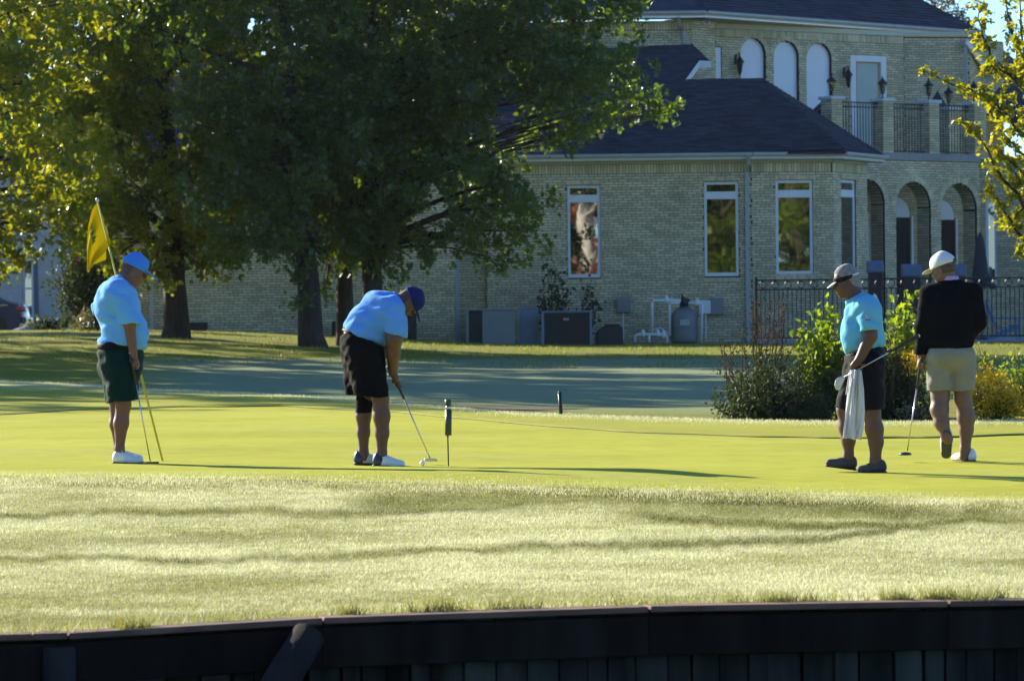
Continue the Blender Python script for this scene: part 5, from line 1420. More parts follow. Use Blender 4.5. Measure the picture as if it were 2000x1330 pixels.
bush('grass_tuft', 'pale grass tuft at the foot of the bed left of the khaki legs', bb(1780, -.45), [(1755, 812), (1770, 795), (1800, 795), (1825, 815)], 60, 0.06, 'strawleaf', cat='plant', per=5, stem_r=0.003, low=0.3, aspect=0.15)
bush('red_shrub', 'small red leaved shrub left of the raised heel', bb(1815, -.1), [(1805, 812), (1808, 780), (1826, 775), (1835, 812)], 16, 0.035, 'autumn', per=16, jit=0.03)
# foundation and left side planting
def fb(u, Y): 
    x = XA(u, Y, 660); return Vector((x, Y, float(G(x, Y))))
bush('foundation_shrub', 'dark leggy shrub growing under the first tall window', fb(1085, 104.6), [(1050, 560), (1065, 490), (1085, 458), (1105, 490), (1115, 560), (1110, 610), (1060, 610)], 16, 0.15, 'darkleaf', per=26, jit=0.12, stem_r=0.02, low=0.3)
bush('foundation_shrub', 'smaller dark shrub right of the leggy one below the window', fb(1145, 104.7), [(1125, 590), (1135, 540), (1150, 545), (1172, 585), (1165, 610)], 9, 0.13, 'darkleaf', per=20, jit=0.1, stem_r=0.015, low=0.3)
bush('crape_myrtle', 'dark crape myrtle with pink flowers behind the yellow flag', fb(190, 99), [(105, 560), (110, 500), (150, 460), (230, 470), (260, 510), (240, 560), (180, 620), (140, 590)], 60, 0.13, 'darkleaf', cat='tree', per=90, jit=0.2, stem_r=0.03, low=0.25, depth=1.0, flower=('pink', 0.09, 1, 0.08))
bush('leafy_shrub', 'round leaved dark shrub against the white house', fb(90, 108), [(50, 640), (55, 622), (90, 610), (135, 612), (140, 642)], 22, 0.16, 'darkleaf', per=12, jit=0.08, stem_r=0.012)
bush('ornamental_grass', 'arching pale ornamental grass left of the blue polo back', fb(172, 97), [(135, 640), (150, 610), (175, 600), (195, 625), (195, 645)], 60, 0.2, 'strawleaf', cat='grass', per=4, stem_r=0.008, low=0.4, aspect=0.08, jit=0.04)
# ================================================================== the four golfers
def _nrm(a): return a / (np.linalg.norm(a) + 1e-12)
def d_cap(p, a, b, ra, rb, sc=None):
    """capsule with a radius that changes along it; sc=(axis,f) squeezes space along an axis"""
    if sc is not None:
        ax, f = sc; q = (p @ ax)[:, None] * ax * (f - 1)
        p = p + q; a = a + (a @ ax) * ax * (f - 1); b = b + (b @ ax) * ax * (f - 1)
    ab = b - a; t = np.clip(((p - a) @ ab) / max(ab @ ab, 1e-9), 0, 1)
    return np.linalg.norm(p - a - t[:, None] * ab, axis=1) - (ra + (rb - ra) * t)
def d_ell(p, c, r, Rm):
    q = (p - c) @ Rm; k0 = np.linalg.norm(q / r, axis=1); k1 = np.linalg.norm(q / (r * r), axis=1)
    return k0 * (k0 - 1) / np.maximum(k1, 1e-9)
def smin(a, b, k):
    if k <= 0: return np.minimum(a, b)
    h = np.maximum(k - np.abs(a - b), 0) / k
    return np.minimum(a, b) - h * h * k * 0.25
class Sdf:
    def __init__(s, k=0.03, wrinkle=0.0, wdir=(0, 0, 1)): s.ops = []; s.k = k; s.w = wrinkle; s.lo = np.full(3, 1e9); s.hi = -s.lo; s.ph = random.uniform(0, 9)
    def _b(s, *pr):
        for c, r in pr: s.lo = np.minimum(s.lo, c - r); s.hi = np.maximum(s.hi, c + r)
    def cap(s, a, b, ra, rb=None, k=None, sc=None, cuts=(), op='u'):
        rb = ra if rb is None else rb; a, b = np.array(a, float), np.array(b, float)
        m_ = 1.0 if sc is None else max(1.0, 1 / sc[1])
        if op == 'u': s._b((a, ra * m_), (b, rb * m_))
        s.ops.append((op, s.k if k is None else k, lambda p: d_cap(p, a, b, ra, rb, sc), cuts)); return s
    def ell(s, c, r, Rm=None, k=None, cuts=(), op='u'):
        c = np.array(c, float); r = np.array(r, float); Rm = np.eye(3) if Rm is None else Rm
        if op == 'u': s._b((c, r.max()))
        s.ops.append((op, s.k if k is None else k, lambda p: d_ell(p, c, r, Rm), cuts)); return s
    def chain(s, pts, rad, k=None):
        for i in range(len(pts) - 1): s.cap(pts[i], pts[i + 1], rad[i], rad[i + 1], k)
        return s
    def cut(s, pt, n):
        """remove everything on the side the normal points to"""
        pt, n = np.array(pt, float), _nrm(np.array(n, float))
        s.ops.append(('c', 0, lambda p: (p - pt) @ n, ())); return s
    def __call__(s, p):
        d = None
        for op, k, f, cuts in s.ops:
            if op == 'c': d = np.maximum(d, f(p)); continue
            v = f(p)
            for (cp, cn) in cuts: v = np.maximum(v, (p - cp) @ cn)
            if op == 's': d = -smin(-d, v, k)
            else: d = v if d is None else smin(d, v, k)
        if s.w:
            q = p * 1.0; a = s.ph
            n1 = np.sin(q[:, 0] * 23 + q[:, 2] * 31 + a + 2 * np.sin(q[:, 1] * 13 + q[:, 2] * 9)) * np.sin(q[:, 1] * 19 - q[:, 2] * 11 + a)
            n2 = np.sin(q[:, 2] * 55 + 3 * np.sin(q[:, 0] * 17 + a) + q[:, 1] * 21) * 0.5
            d = d + s.w * (n1 + n2 * np.clip(n1 + 0.6, 0, 1.2))
        return d
def sdf_mesh(s, name, res, material, parent):
    lo = s.lo - 3 * res; hi = s.hi + 3 * res; B = 8
    nb = np.ceil((hi - lo) / (res * B)).astype(int); n = nb * B + 1
    D = np.full(n, 1.0, np.float32)
    bi = np.stack(np.meshgrid(*[np.arange(k) for k in nb], indexing='ij'), -1).reshape(-1, 3)
    cen = lo + (bi + 0.5) * B * res
    dc = s(cen); act = bi[np.abs(dc) < B * res * 0.5 * 1.74 * 1.35 + 0.012]
    D[:] = 0.5
    neg = bi[dc < 0]
    for i, j, k in neg: D[i * B:i * B + B + 1, j * B:j * B + B + 1, k * B:k * B + B + 1] = -0.5
    loc = np.stack(np.meshgrid(*[np.arange(B + 1)] * 3, indexing='ij'), -1).reshape(-1, 3)
    for c0 in range(0, len(act), 400):
        a = act[c0:c0 + 400]; idx = (a[:, None] * B + loc[None]).reshape(-1, 3)
        D[idx[:, 0], idx[:, 1], idx[:, 2]] = s(lo + idx * res)
    S = D < 0
    c = [(i, j, k) for i in (0, 1) for j in (0, 1) for k in (0, 1)]
    sh = lambda A, o: A[o[0]:A.shape[0] - 1 + o[0], o[1]:A.shape[1] - 1 + o[1], o[2]:A.shape[2] - 1 + o[2]]
    cnt = sum(sh(S, o).astype(np.int8) for o in c)
    cell = (cnt > 0) & (cnt < 8); ci = np.argwhere(cell)
    vid = np.full(cell.shape, -1, np.int32); vid[cell] = np.arange(len(ci))
    acc = np.zeros((len(ci), 3)); num = np.zeros(len(ci))
    vals = {o: D[ci[:, 0] + o[0], ci[:, 1] + o[1], ci[:, 2] + o[2]] for o in c}
    for i, a in enumerate(c):
        for b in c[i + 1:]:
            if sum(abs(x - y) for x, y in zip(a, b)) != 1: continue
            va, vb = vals[a], vals[b]; m_ = (va < 0) != (vb < 0); t = np.where(m_, va / np.where(m_, va - vb, 1), 0)
            acc += m_[:, None] * (np.array(a) + t[:, None] * (np.array(b) - np.array(a))); num += m_
    V = lo + (ci + acc / num[:, None]) * res
    F = []
    for ax in range(3):
        o = [0, 0, 0]; o[ax] = 1
        A_ = S[tuple(slice(0, S.shape[q] - o[q]) for q in range(3))]; B_ = S[tuple(slice(o[q], S.shape[q]) for q in range(3))]
        e = np.argwhere(A_ != B_); e = e[(e[:, (ax + 1) % 3] > 0) & (e[:, (ax + 2) % 3] > 0)]
        e = e[np.all(e < np.array(cell.shape), axis=1)]
        a1, a2 = np.eye(3, dtype=int)[(ax + 1) % 3], np.eye(3, dtype=int)[(ax + 2) % 3]
        q = [vid[tuple((e - m1 * a1 - m2 * a2).T)] for m1, m2 in ((0, 0), (1, 0), (1, 1), (0, 1))]
        q = np.stack(q, -1); fl = S[tuple(e.T)]
        q[~fl] = q[~fl][:, ::-1]; F.append(q)
    F = np.concatenate(F); F = F[(F >= 0).all(1)]
    # light smoothing
    E_ = np.concatenate([F[:, [0, 1]], F[:, [1, 2]], F[:, [2, 3]], F[:, [3, 0]]])
    for _ in range(2):
        sm = np.zeros_like(V); cn = np.zeros(len(V)); np.add.at(sm, E_[:, 0], V[E_[:, 1]]); np.add.at(cn, E_[:, 0], 1); np.add.at(sm, E_[:, 1], V[E_[:, 0]]); np.add.at(cn, E_[:, 1], 1)
        V = V * 0.6 + 0.4 * sm / np.maximum(cn, 1)[:, None]
    return np_mesh(name, V, F, material, parent, True)
def rotm(yaw, pitch=0.0, roll=0.0):
    """columns: forward, left, up; yaw 0 faces +x, pitch>0 looks down"""
    return np.array(Matrix.Rotation(yaw, 3, 'Z') @ Matrix.Rotation(pitch, 3, 'Y') @ Matrix.Rotation(roll, 3, 'X'))

def cloth(name, col, rough=0.85, var=0.06, scale=5, trans=0.0, bump=0.006, bscale=30, sheen=0.06):
    return mat(name, col, rough, var, scale, bump, bscale, trans=trans, spec=0.08, sheen=sheen)
M['skin_a'] = mat('fair skin', (0.16, 0.065, 0.04), 0.55, 0.08, 30, 0.001, 120)
M['skin_b'] = mat('tanned skin', (0.11, 0.046, 0.028), 0.55, 0.08, 30, 0.001, 120)
M['skin_c'] = mat('light skin', (0.18, 0.09, 0.06), 0.55, 0.08, 30, 0.001, 120)
M['blue_polo'] = cloth('light blue polo', (0.15, 0.43, 0.88), trans=0.12)
M['blue_polo2'] = cloth('sky blue polo', (0.13, 0.36, 0.86), trans=0.12)
M['aqua_polo'] = cloth('aqua polo', (0.16, 0.50, 0.74), trans=0.12)
M['green_shorts'] = cloth('dark green shorts', (0.0018, 0.020, 0.018))
M['black_shorts'] = cloth('black shorts', (0.004, 0.004, 0.006), sheen=0)
M['grey_shorts'] = cloth('charcoal shorts', (0.009, 0.008, 0.013))
M['khaki'] = cloth('khaki shorts', (0.25, 0.235, 0.19))
M['sweater'] = cloth('black sweater', (0.005, 0.006, 0.009), 0.95, sheen=0)
M['belt'] = mat('black belt', (0.006, 0.005, 0.006), 0.6, spec=0.1)
M['blue_cap'] = cloth('bright blue cap', (0.06, 0.24, 0.72))
M['navy_cap'] = cloth('navy cap', (0.012, 0.02, 0.10))
M['white_cap'] = cloth('white cap', (0.74, 0.72, 0.68))
M['black_band'] = cloth('black visor band', (0.015, 0.015, 0.018))
M['under_brim'] = cloth('dark brim underside', (0.02, 0.03, 0.06))
M['hair'] = mat('grey white hair', (0.42, 0.40, 0.39), 0.75, 0.32, 45, 0.012, 60, stretch=(1, 1, 3), trans=0.15)
M['dkhair'] = mat('short brown hair', (0.10, 0.06, 0.035), 0.7, 0.2, 60, 0.003, 120)
M['eye'] = mat('dark eye', (0.02, 0.015, 0.012), 0.2)
M['white_shoe'] = mat('white golf shoe', (0.72, 0.73, 0.74), 0.45, 0.06, 20)
M['cream_shoe'] = mat('cream shoe', (0.62, 0.56, 0.44), 0.5, 0.06, 20)
M['navy_shoe'] = mat('navy shoe leather', (0.02, 0.03, 0.07), 0.4, 0.1, 20)
M['grey_shoe'] = mat('dark grey knit shoe', (0.05, 0.05, 0.06), 0.7, 0.2, 60, 0.002, 200)
M['black_sole'] = mat('black rubber sole', (0.012, 0.012, 0.012), 0.6)
M['grey_sole'] = mat('grey green rubber sole', (0.06, 0.07, 0.065), 0.6, 0.3, 80, 0.004, 90)
M['pink_collar'] = mat('pink patterned collar', (0.55, 0.36, 0.62), 0.8, 0.25, 90)
M['steel'] = mat('club steel', (0.55, 0.55, 0.55), 0.25, 0.05, 5, metal=1.0)
M['grip'] = mat('club grip rubber', (0.02, 0.02, 0.025), 0.7)
M['towel'] = cloth('white towel', (0.70, 0.70, 0.74), trans=0.15, bump=0.006, bscale=80)
M['ink'] = mat('dark emblem thread', (0.03, 0.03, 0.035), 0.7)
M['goldink'] = mat('gold emblem thread', (0.5, 0.32, 0.06), 0.6)

class Fig:
    def __init__(f, u, v, label, dx=0):
        f.o = ground(u, v); f.o.z += 0.008; f.Y = f.o.y; f.s = f.Y / FPX
        f.root = thing('person', f.o, label, 'person')
    def c(f, u, v, d=0):
        p = P(u, v, f.Y); return np.array((p.x, f.Y + d * f.s, p.z))
    def r(f, *a): return a[0] * f.s if len(a) == 1 else np.array(a) * f.s

def grip_hand(S, W, Gp, axis, rg=0.013, fr=0.0088, flip=1, palm=0.9):
    """hand closed round a bar: palm on the wrist's side, four fingers curled round, thumb along the bar"""
    a = _nrm(np.array(axis, float)); h = np.array(W) - np.array(Gp); h = _nrm(h - a * (h @ a)); sd = np.cross(a, h) * flip
    Gp = np.array(Gp, float); W = np.array(W, float)
    base = Gp + h * (rg + 0.022)
    S.cap(W, base, 0.026, 0.03, 0.02)
    S.cap(base - a * 0.026, base + a * 0.03, 0.017, 0.0145, 0.015)
    for i, q in enumerate((-1.5, -0.5, 0.5, 1.5)):
        c = Gp + a * 0.0195 * q; R_ = rg + fr * 0.95; L_ = (1.0, 1.08, 1.0, 0.85)[i]
        pts = [c + (h * math.cos(t) + sd * math.sin(t)) * (R_ + (0.012 if t < 0.3 else 0.002)) for t in (0.15, 1.0 * L_, 2.1 * L_, 3.3 * L_)]
        S.chain(pts, [fr * 1.08, fr * 1.02, fr * .95, fr * .85], 0.004)
    t0 = base - a * 0.03
    S.chain([t0, Gp - sd * (rg + 0.014) - a * 0.04, Gp - sd * (rg + 0.006) - a * 0.062 + h * 0.004], [0.0125, 0.011, 0.009], 0.006)

def head(S, c, Rm, s=1.0, neck=None):
    """skull, jaw, brow, nose, lips, ears; Rm columns forward/left/up"""
    f, l, u = Rm[:, 0], Rm[:, 1], Rm[:, 2]; c = np.array(c); g = lambda a, b, d: c + (f * a + l * b + u * d) * s
    S.ell(g(-0.012, 0, 0.03), np.array((0.098, 0.076, 0.093)) * s, Rm, 0.03)
    S.ell(g(0.028, 0, -0.035), np.array((0.064, 0.062, 0.082)) * s, Rm, 0.03)
    S.cap(g(0.066, 0, -0.098), g(0.05, 0, -0.088), 0.021 * s, 0.03 * s, 0.025)
    for q in (-1, 1):
        S.cap(g(-0.005, 0.052 * q, -0.055), g(0.05, 0.022 * q, -0.095), 0.02 * s, 0.019 * s, 0.025)
        S.cap(g(0.075, 0.012 * q, 0.022), g(0.064, 0.042 * q, 0.02), 0.012 * s, 0.011 * s, 0.015)
        S.ell(g(0.052, 0.04 * q, -0.028), np.array((0.026, 0.022, 0.02)) * s, Rm, 0.02)
        S.ell(g(0.09, 0.031 * q, 0.0), np.array((0.014, 0.016, 0.011)) * s, Rm, 0.012, op='s')
        S.ell(g(-0.012, 0.077 * q, -0.012), np.array((0.017, 0.008, 0.031)) * s, rotm(0) @ Rm, 0.006)
        S.ell(g(-0.006, 0.083 * q, -0.008), np.array((0.007, 0.006, 0.015)) * s, Rm, 0.004, op='s')
    S.chain([g(0.083, 0, 0.012), g(0.104, 0, -0.022), g(0.1, 0, -0.034)], [0.008 * s, 0.0125 * s, 0.012 * s], 0.012)
    S.cap(g(0.092, -0.014, -0.034), g(0.092, 0.014, -0.034), 0.009 * s, 0.009 * s, 0.008)
    S.cap(g(0.087, -0.018, -0.060), g(0.087, 0.018, -0.060), 0.0075 * s, 0.0075 * s, 0.006)
    S.cap(g(0.084, -0.016, -0.073), g(0.084, 0.016, -0.073), 0.0085 * s, 0.0085 * s, 0.006)
    return g
def eyes(fig, g, Rm, s=1.0):
    for q in (-1, 1):
        S = Sdf(0); S.ell(g(0.079, 0.031 * q, 0.0), np.array((0.011, 0.012, 0.0095)) * s, Rm)
        sdf_mesh(S, 'eye', 0.004, M['eye'], fig.root)
def cap_hat(fig, g, Rm, s, material, brim_mat, brim_len=0.085, tilt=0.0, visor=False):
    f, l, u = Rm[:, 0], Rm[:, 1], Rm[:, 2]
    S = Sdf(0.02)
    S.ell(g(-0.012, 0, 0.036), np.array((0.111, 0.089, 0.104)) * s, Rm)
    S.cap(g(0.05, 0, 0.085), g(-0.02, 0, 0.115), 0.03 * s, 0.03 * s, 0.05)
    S.cut(g(0.0, 0, 0.028 if not visor else 0.02), -(u + f * 0.12))
    if visor: S.cut(g(0, 0, 0.062), u + f * 0.05)
    else: S.cap(g(-0.012, 0, 0.138), g(-0.012, 0, 0.142), 0.008 * s, 0.008 * s, 0.004)
    hat = sdf_mesh(S, 'cap' if not visor else 'visor_band', 0.006, material, fig.root)
    B = Sdf(0.01); bR = Rm @ np.array(Matrix.Rotation(R(14) + tilt, 3, 'Y'))
    B.ell(g(0.105 + brim_len * 0.35, 0, 0.033 - 0.012 * 1), np.array((brim_len * 0.85, 0.072, 0.0085)) * s, bR)
    B.cut(g(0.066, 0, 0.02), -f)
    sdf_mesh(B, 'brim', 0.005, brim_mat, hat if False else fig.root)
    return hat
def shoe(fig, heel, toe, up, upper, sole, L=None, heel_mat=None, W=1.0, tongue=True):
    heel, toe = np.array(heel, float), np.array(toe, float); x = _nrm(toe - heel); L = L or np.linalg.norm(toe - heel)
    z = np.array(up, float); z = _nrm(z - x * (z @ x)); y = np.cross(z, x); Rm = np.stack([x, y, z], 1)
    g = lambda a, b, c: heel + x * a * L + y * b + z * c
    S = Sdf(0.03); sc = (y, 0.92)
    S.cap(g(.14, 0, .048), g(.4, 0, .05), .04 * W, .043 * W, sc=sc)
    S.cap(g(.4, 0, .042), g(.84, 0.004, .03), .043 * W, .028 * W, sc=sc)
    S.cap(g(.6, 0.0, .03), g(.76, 0, .028), .045 * W, .038 * W)
    S.cap(g(.2, 0, .055), g(.17, 0, .082), .041 * W, .037 * W)
    S.cap(g(.26, 0, .082), g(.5, 0, .06), .022 * W, .02 * W)
    S.cut(g(0, 0, .014), -z)
    sh = sdf_mesh(S, 'shoe', 0.006, upper, fig.root)
    K = Sdf(0.02)
    K.cap(g(.13, 0, .012), g(.45, 0, .012), .042 * W, .038 * W); K.cap(g(.45, 0, .012), g(.8, 0.003, .012), .042 * W, .043 * W)
    K.cut(g(0, 0, .021), z); K.cut(g(0, 0, 0.0), -z)
    sdf_mesh(K, 'sole', 0.006, sole, sh)
    if heel_mat:
        H = Sdf(0.03); H.cap(g(.14, 0, .048), g(.4, 0, .05), .0425 * W, .0455 * W, sc=sc); H.cap(g(.2, 0, .06), g(.17, 0, .086), .0455 * W, .0425 * W); H.cut(g(0, 0, .018), -z); H.cut(g(.36, 0, .05), x + z * .5)
        sdf_mesh(H, 'heel_counter', 0.006, heel_mat, sh)
    lb = MB()
    for i in range(4):
        a = .34 + .07 * i; hz = .098 - .012 * i
        lb.tube([g(a, -.022, hz - .012), g(a + .01, 0, hz), g(a, .022, hz - .012)], .0035, 5)
    lb.tube([g(.33, -.02, .10), g(.31, -.034, .118), g(.35, 0, .102), g(.31, .034, .116), g(.34, .02, .1)], .003, 5)
    lo = lb.build('laces', M['white_shoe'] if upper is not M['white_shoe'] else M['towel'], sh); lo['kind'] = 'stuff'
    return sh
UPV = (0, 0, 1)
# ---------------------------------------------------------------- man with the flag
def man_flag():
    F = Fig(250, 905, 'man in light blue polo, blue cap and dark green shorts holding the flagstick')
    c, r = F.c, F.r; yaw = R(14); T = rotm(yaw); lat = T[:, 1]
    S = Sdf(0.03)
    Rh = rotm(R(4), R(22)); g = head(S, c(262, 529), Rh, 1.06)
    S.cap(c(236, 556), c(253, 540), r(15), r(14), 0.04)
    S.ell(c(232, 585), r(36, 40, 42), T, 0.05); S.ell(c(238, 650), r(38, 40, 44), T, 0.05); S.ell(c(236, 700), r(38, 38, 30), T, 0.05)
    S.cap(c(234, 574, -40), c(257, 630, -45), r(15), r(12)); S.cap(c(257, 630, -45), c(265, 690, -43), r(12), r(8))
    grip_hand(S, c(265, 692, -43), c(267, 712, -46), c(298, 898, -46) - c(262, 690, -46), flip=1)
    S.cap(c(226, 574, 40), c(188, 606, 46), r(15), r(12)); S.cap(c(188, 606, 46), c(222, 622, 62), r(12), r(8))
    fa = c(312, 905, 64) - c(183, 388, 64); grip_hand(S, c(220, 622, 62), c(241, 620, 64), fa, flip=-1)
    for (kn, cf, an) in (((243, 790, -22), (239, 826, -23), (236, 876, -23)), ((227, 792, 22), (226, 828, 22), (230, 876, 22))):
        S.cap(c(kn[0] - 4, 705, kn[2]), c(*kn), r(24), r(15)); S.cap(c(*kn), c(*cf), r(14), r(14.5)); S.cap(c(*cf), c(*an), r(14), r(8.5)); S.cap(c(*an), c(an[0] + 3, 892, an[2]), r(9), r(9))
    sdf_mesh(S, 'body', 0.007, M['skin_a'], F.root); eyes(F, g, Rh, 1.06)
    cap_hat(F, g, Rh, 1.08, M['blue_cap'], M['blue_cap'], 0.085)
    H = Sdf(0.02); H.ell(g(-0.018, 0, 0.0), np.array((0.096, 0.082, 0.075)) * 1.06, Rh); H.cut(g(-0.005, 0, 0), Rh[:, 0]); H.cut(g(0, 0, 0.04), Rh[:, 2])
    sdf_mesh(H, 'hair', 0.006, M['dkhair'], F.root)
    Q = Sdf(0.05, 0.008)
    Q.ell(c(229, 598), r(45, 50, 54), T); Q.cap(c(230, 570, -36), c(226, 570, 36), r(24), r(24), 0.08)
    Q.ell(c(244, 645), r(45, 48, 42), T); Q.ell(c(266, 664), r(22, 36, 26), T); Q.ell(c(236, 668), r(45, 44, 20), T)
    n = _nrm(c(285, 690) - c(190, 666)); pn = np.array((n[2], 0, -n[0])); pn = pn if pn[2] < 0 else -pn
    Q.cut(c(190, 669), pn)
    ax = _nrm(c(264, 632, -47) - c(238, 578, -44))
    Q.cap(c(236, 578, -42), c(266, 640, -47), r(22), r(20.5), 0.022, cuts=[(c(264, 633, -47), np.array((0, 0, -1.0)))])
    ax2 = _nrm(c(186, 606, 46) - c(224, 576, 40)); Q.cap(c(224, 580, 40), c(190, 603, 44), r(24), r(17), 0.05)
    sh = sdf_mesh(Q, 'polo_shirt', 0.008, M['blue_polo'], F.root)
    K = Sdf(0.02); K.cap(c(233, 557), c(250, 548), r(20.5), r(19.5)); nd = _nrm(c(255, 537) - c(236, 556)); K.cut(c(246, 546), nd); K.cut(c(232, 562), -nd)
    sdf_mesh(K, 'collar', 0.007, M['blue_polo'], sh)
    B = Sdf(0.03); B.ell(c(236, 676), r(46.5, 45, 26), T); B.cut(c(236, 667), UPV); B.cut(c(236, 681), (0, 0, -1)); sdf_mesh(B, 'belt', 0.007, M['belt'], F.root)
    Z = Sdf(0.05, 0.006)
    Z.ell(c(236, 690), r(46, 44, 24), T); Z.ell(c(234, 716), r(45, 44, 38), T)
    Z.cap(c(239, 718, -18), c(242, 800, -20), r(34), r(30), 0.05); Z.cap(c(229, 718, 18), c(232, 800, 20), r(33), r(28), 0.05)
    Z.cut(c(236, 678), UPV); Z.cut(c(240, 783), (0.1, 0, -1)); sdf_mesh(Z, 'shorts', 0.008, M['green_shorts'], F.root)
    shoe(F, c(222, 905, -23), c(286, 905, -34), UPV, M['white_shoe'], M['black_sole']); shoe(F, c(219, 904, 22), c(280, 904, 30), UPV, M['white_shoe'], M['black_sole'])
    return F
def man_putt():
    F = Fig(745, 911, 'man in sky blue polo and black shorts bent over his putt')
    c, r = F.c, F.r; yaw = R(8); T = rotm(yaw); Tb = rotm(yaw, R(52))
    S = Sdf(0.03); Rh = rotm(R(6), R(62)); g = head(S, c(797, 591), Rh, 1.0)
    S.cap(c(766, 592), c(786, 588), r(17), r(15), 0.04)
    S.cap(c(708, 660), c(752, 612), r(38), r(34), 0.05)
    for q in (-1, 1):
        S.cap(c(768, 606, 40 * q), c(770, 662, 44 * q), r(15), r(14)); S.cap(c(770, 662, 44 * q), c(768, 690, 30 * q), r(14.5), r(12.5)); S.cap(c(768, 690, 30 * q), c(767, 727, 10 * q), r(12.5), r(8.5))
    ax = c(840, 897) - c(764, 722)
    grip_hand(S, c(767, 724, -8), c(771, 738, 0), ax, flip=-1); grip_hand(S, c(766, 726, 8), c(777, 752, 0), ax, flip=1)
    S.cap(c(710, 690, -20), c(744, 776, -20), r(26), r(16)); S.chain([c(744, 776, -20), c(746, 812, -20), c(747, 845, -20), c(746, 884, -20), c(748, 896, -20)], [r(15.5), r(16), r(13), r(9.5), r(10)])
    S.cap(c(705, 690, 24), c(713, 776, 24), r(26), r(15)); S.chain([c(713, 776, 24), c(709, 812, 24), c(709, 845, 24), c(709, 884, 24), c(711, 896, 24)], [r(15), r(14.5), r(12), r(9), r(10)])
    sdf_mesh(S, 'body', 0.007, M['skin_b'], F.root); eyes(F, g, Rh)
    cap_hat(F, g, Rh, 1.02, M['navy_cap'], M['navy_cap'], 0.08)
    Bd = Sdf(0.02); Bd.ell(g(0.075, 0, -0.09), np.array((0.03, 0.035, 0.028)), Rh); sdf_mesh(Bd, 'beard', 0.005, M['hair'], F.root)
    Q = Sdf(0.05, 0.008)
    Q.cap(c(706, 650), c(748, 610), r(37), r(37), sc=(T[:, 1], 0.82)); Q.ell(c(722, 634), r(46, 46, 40), Tb); Q.cap(c(762, 602, -34), c(762, 602, 34), r(26), r(26), 0.08); Q.ell(c(738, 648), r(26, 36, 30), T)
    Q.ell(c(742, 600), r(36, 40, 28), Tb)
    n = _nrm(c(752, 678) - c(668, 642)); pn = np.array((n[2], 0, -n[0])); pn = pn if pn[2] < 0 else -pn
    Q.cut(c(690, 652), pn)
    for q in (-1, 1): Q.cap(c(768, 606, 40 * q), c(777, 662, 44 * q), r(24), r(18.5), 0.025, cuts=[(c(776, 655, 44 * q), _nrm(np.array((-0.35, 0, -1.0))))])
    sh = sdf_mesh(Q, 'polo_shirt', 0.008, M['blue_polo2'], F.root)
    K = Sdf(0.02); nd = _nrm(c(788, 586) - c(764, 594)); K.cap(c(764, 594), c(782, 588), r(23), r(20.5)); K.cut(c(778, 589), nd); K.cut(c(762, 595), -nd); sdf_mesh(K, 'collar', 0.007, M['blue_polo2'], sh)
    Z = Sdf(0.05, 0.006)
    Z.ell(c(706, 668), r(43, 44, 30), T); Z.cap(c(712, 690, -16), c(729, 780, -20), r(40), r(32), 0.05); Z.cap(c(704, 690, 20), c(702, 790, 24), r(39), r(27), 0.05)
    Z.cut(c(690, 652), -pn); Z.cut(c(715, 773), (-0.06, 0, -1)); sdf_mesh(Z, 'shorts', 0.008, M['black_shorts'], F.root)
    B = Sdf(0.02); B.ell(c(708, 655), r(43.5, 45, 30), T); B.cut(c(690, 647), -pn); B.cut(c(690, 655), pn); sdf_mesh(B, 'belt', 0.007, M['belt'], F.root)
    N = Sdf(0.01); N.chain([c(712, 765, 24), c(711, 785, 24), c(709, 808, 24)], [r(17), r(16.5), r(16)]); N.cut(c(709, 808, 24), (0, 0, -1)); N.cut(c(712, 762, 24), UPV); sdf_mesh(N, 'knee_sleeve', 0.007, M['black_shorts'], F.root)
    shoe(F, c(728, 911, -20), c(796, 913, -26), UPV, M['white_shoe'], M['black_sole'], heel_mat=M['navy_shoe']); shoe(F, c(691, 909, 24), c(752, 909, 34), UPV, M['cream_shoe'], M['black_sole'], heel_mat=M['navy_shoe'])
    W = Sdf(0.01); W.cap(c(767, 718, -12), c(767, 723, -10), r(10.5), r(10.3)); W.cut(c(767, 716, -12), UPV); W.cut(c(767, 722, -12), (0, 0, -1)); sdf_mesh(W, 'wristband', 0.006, M['belt'], F.root)
    return F
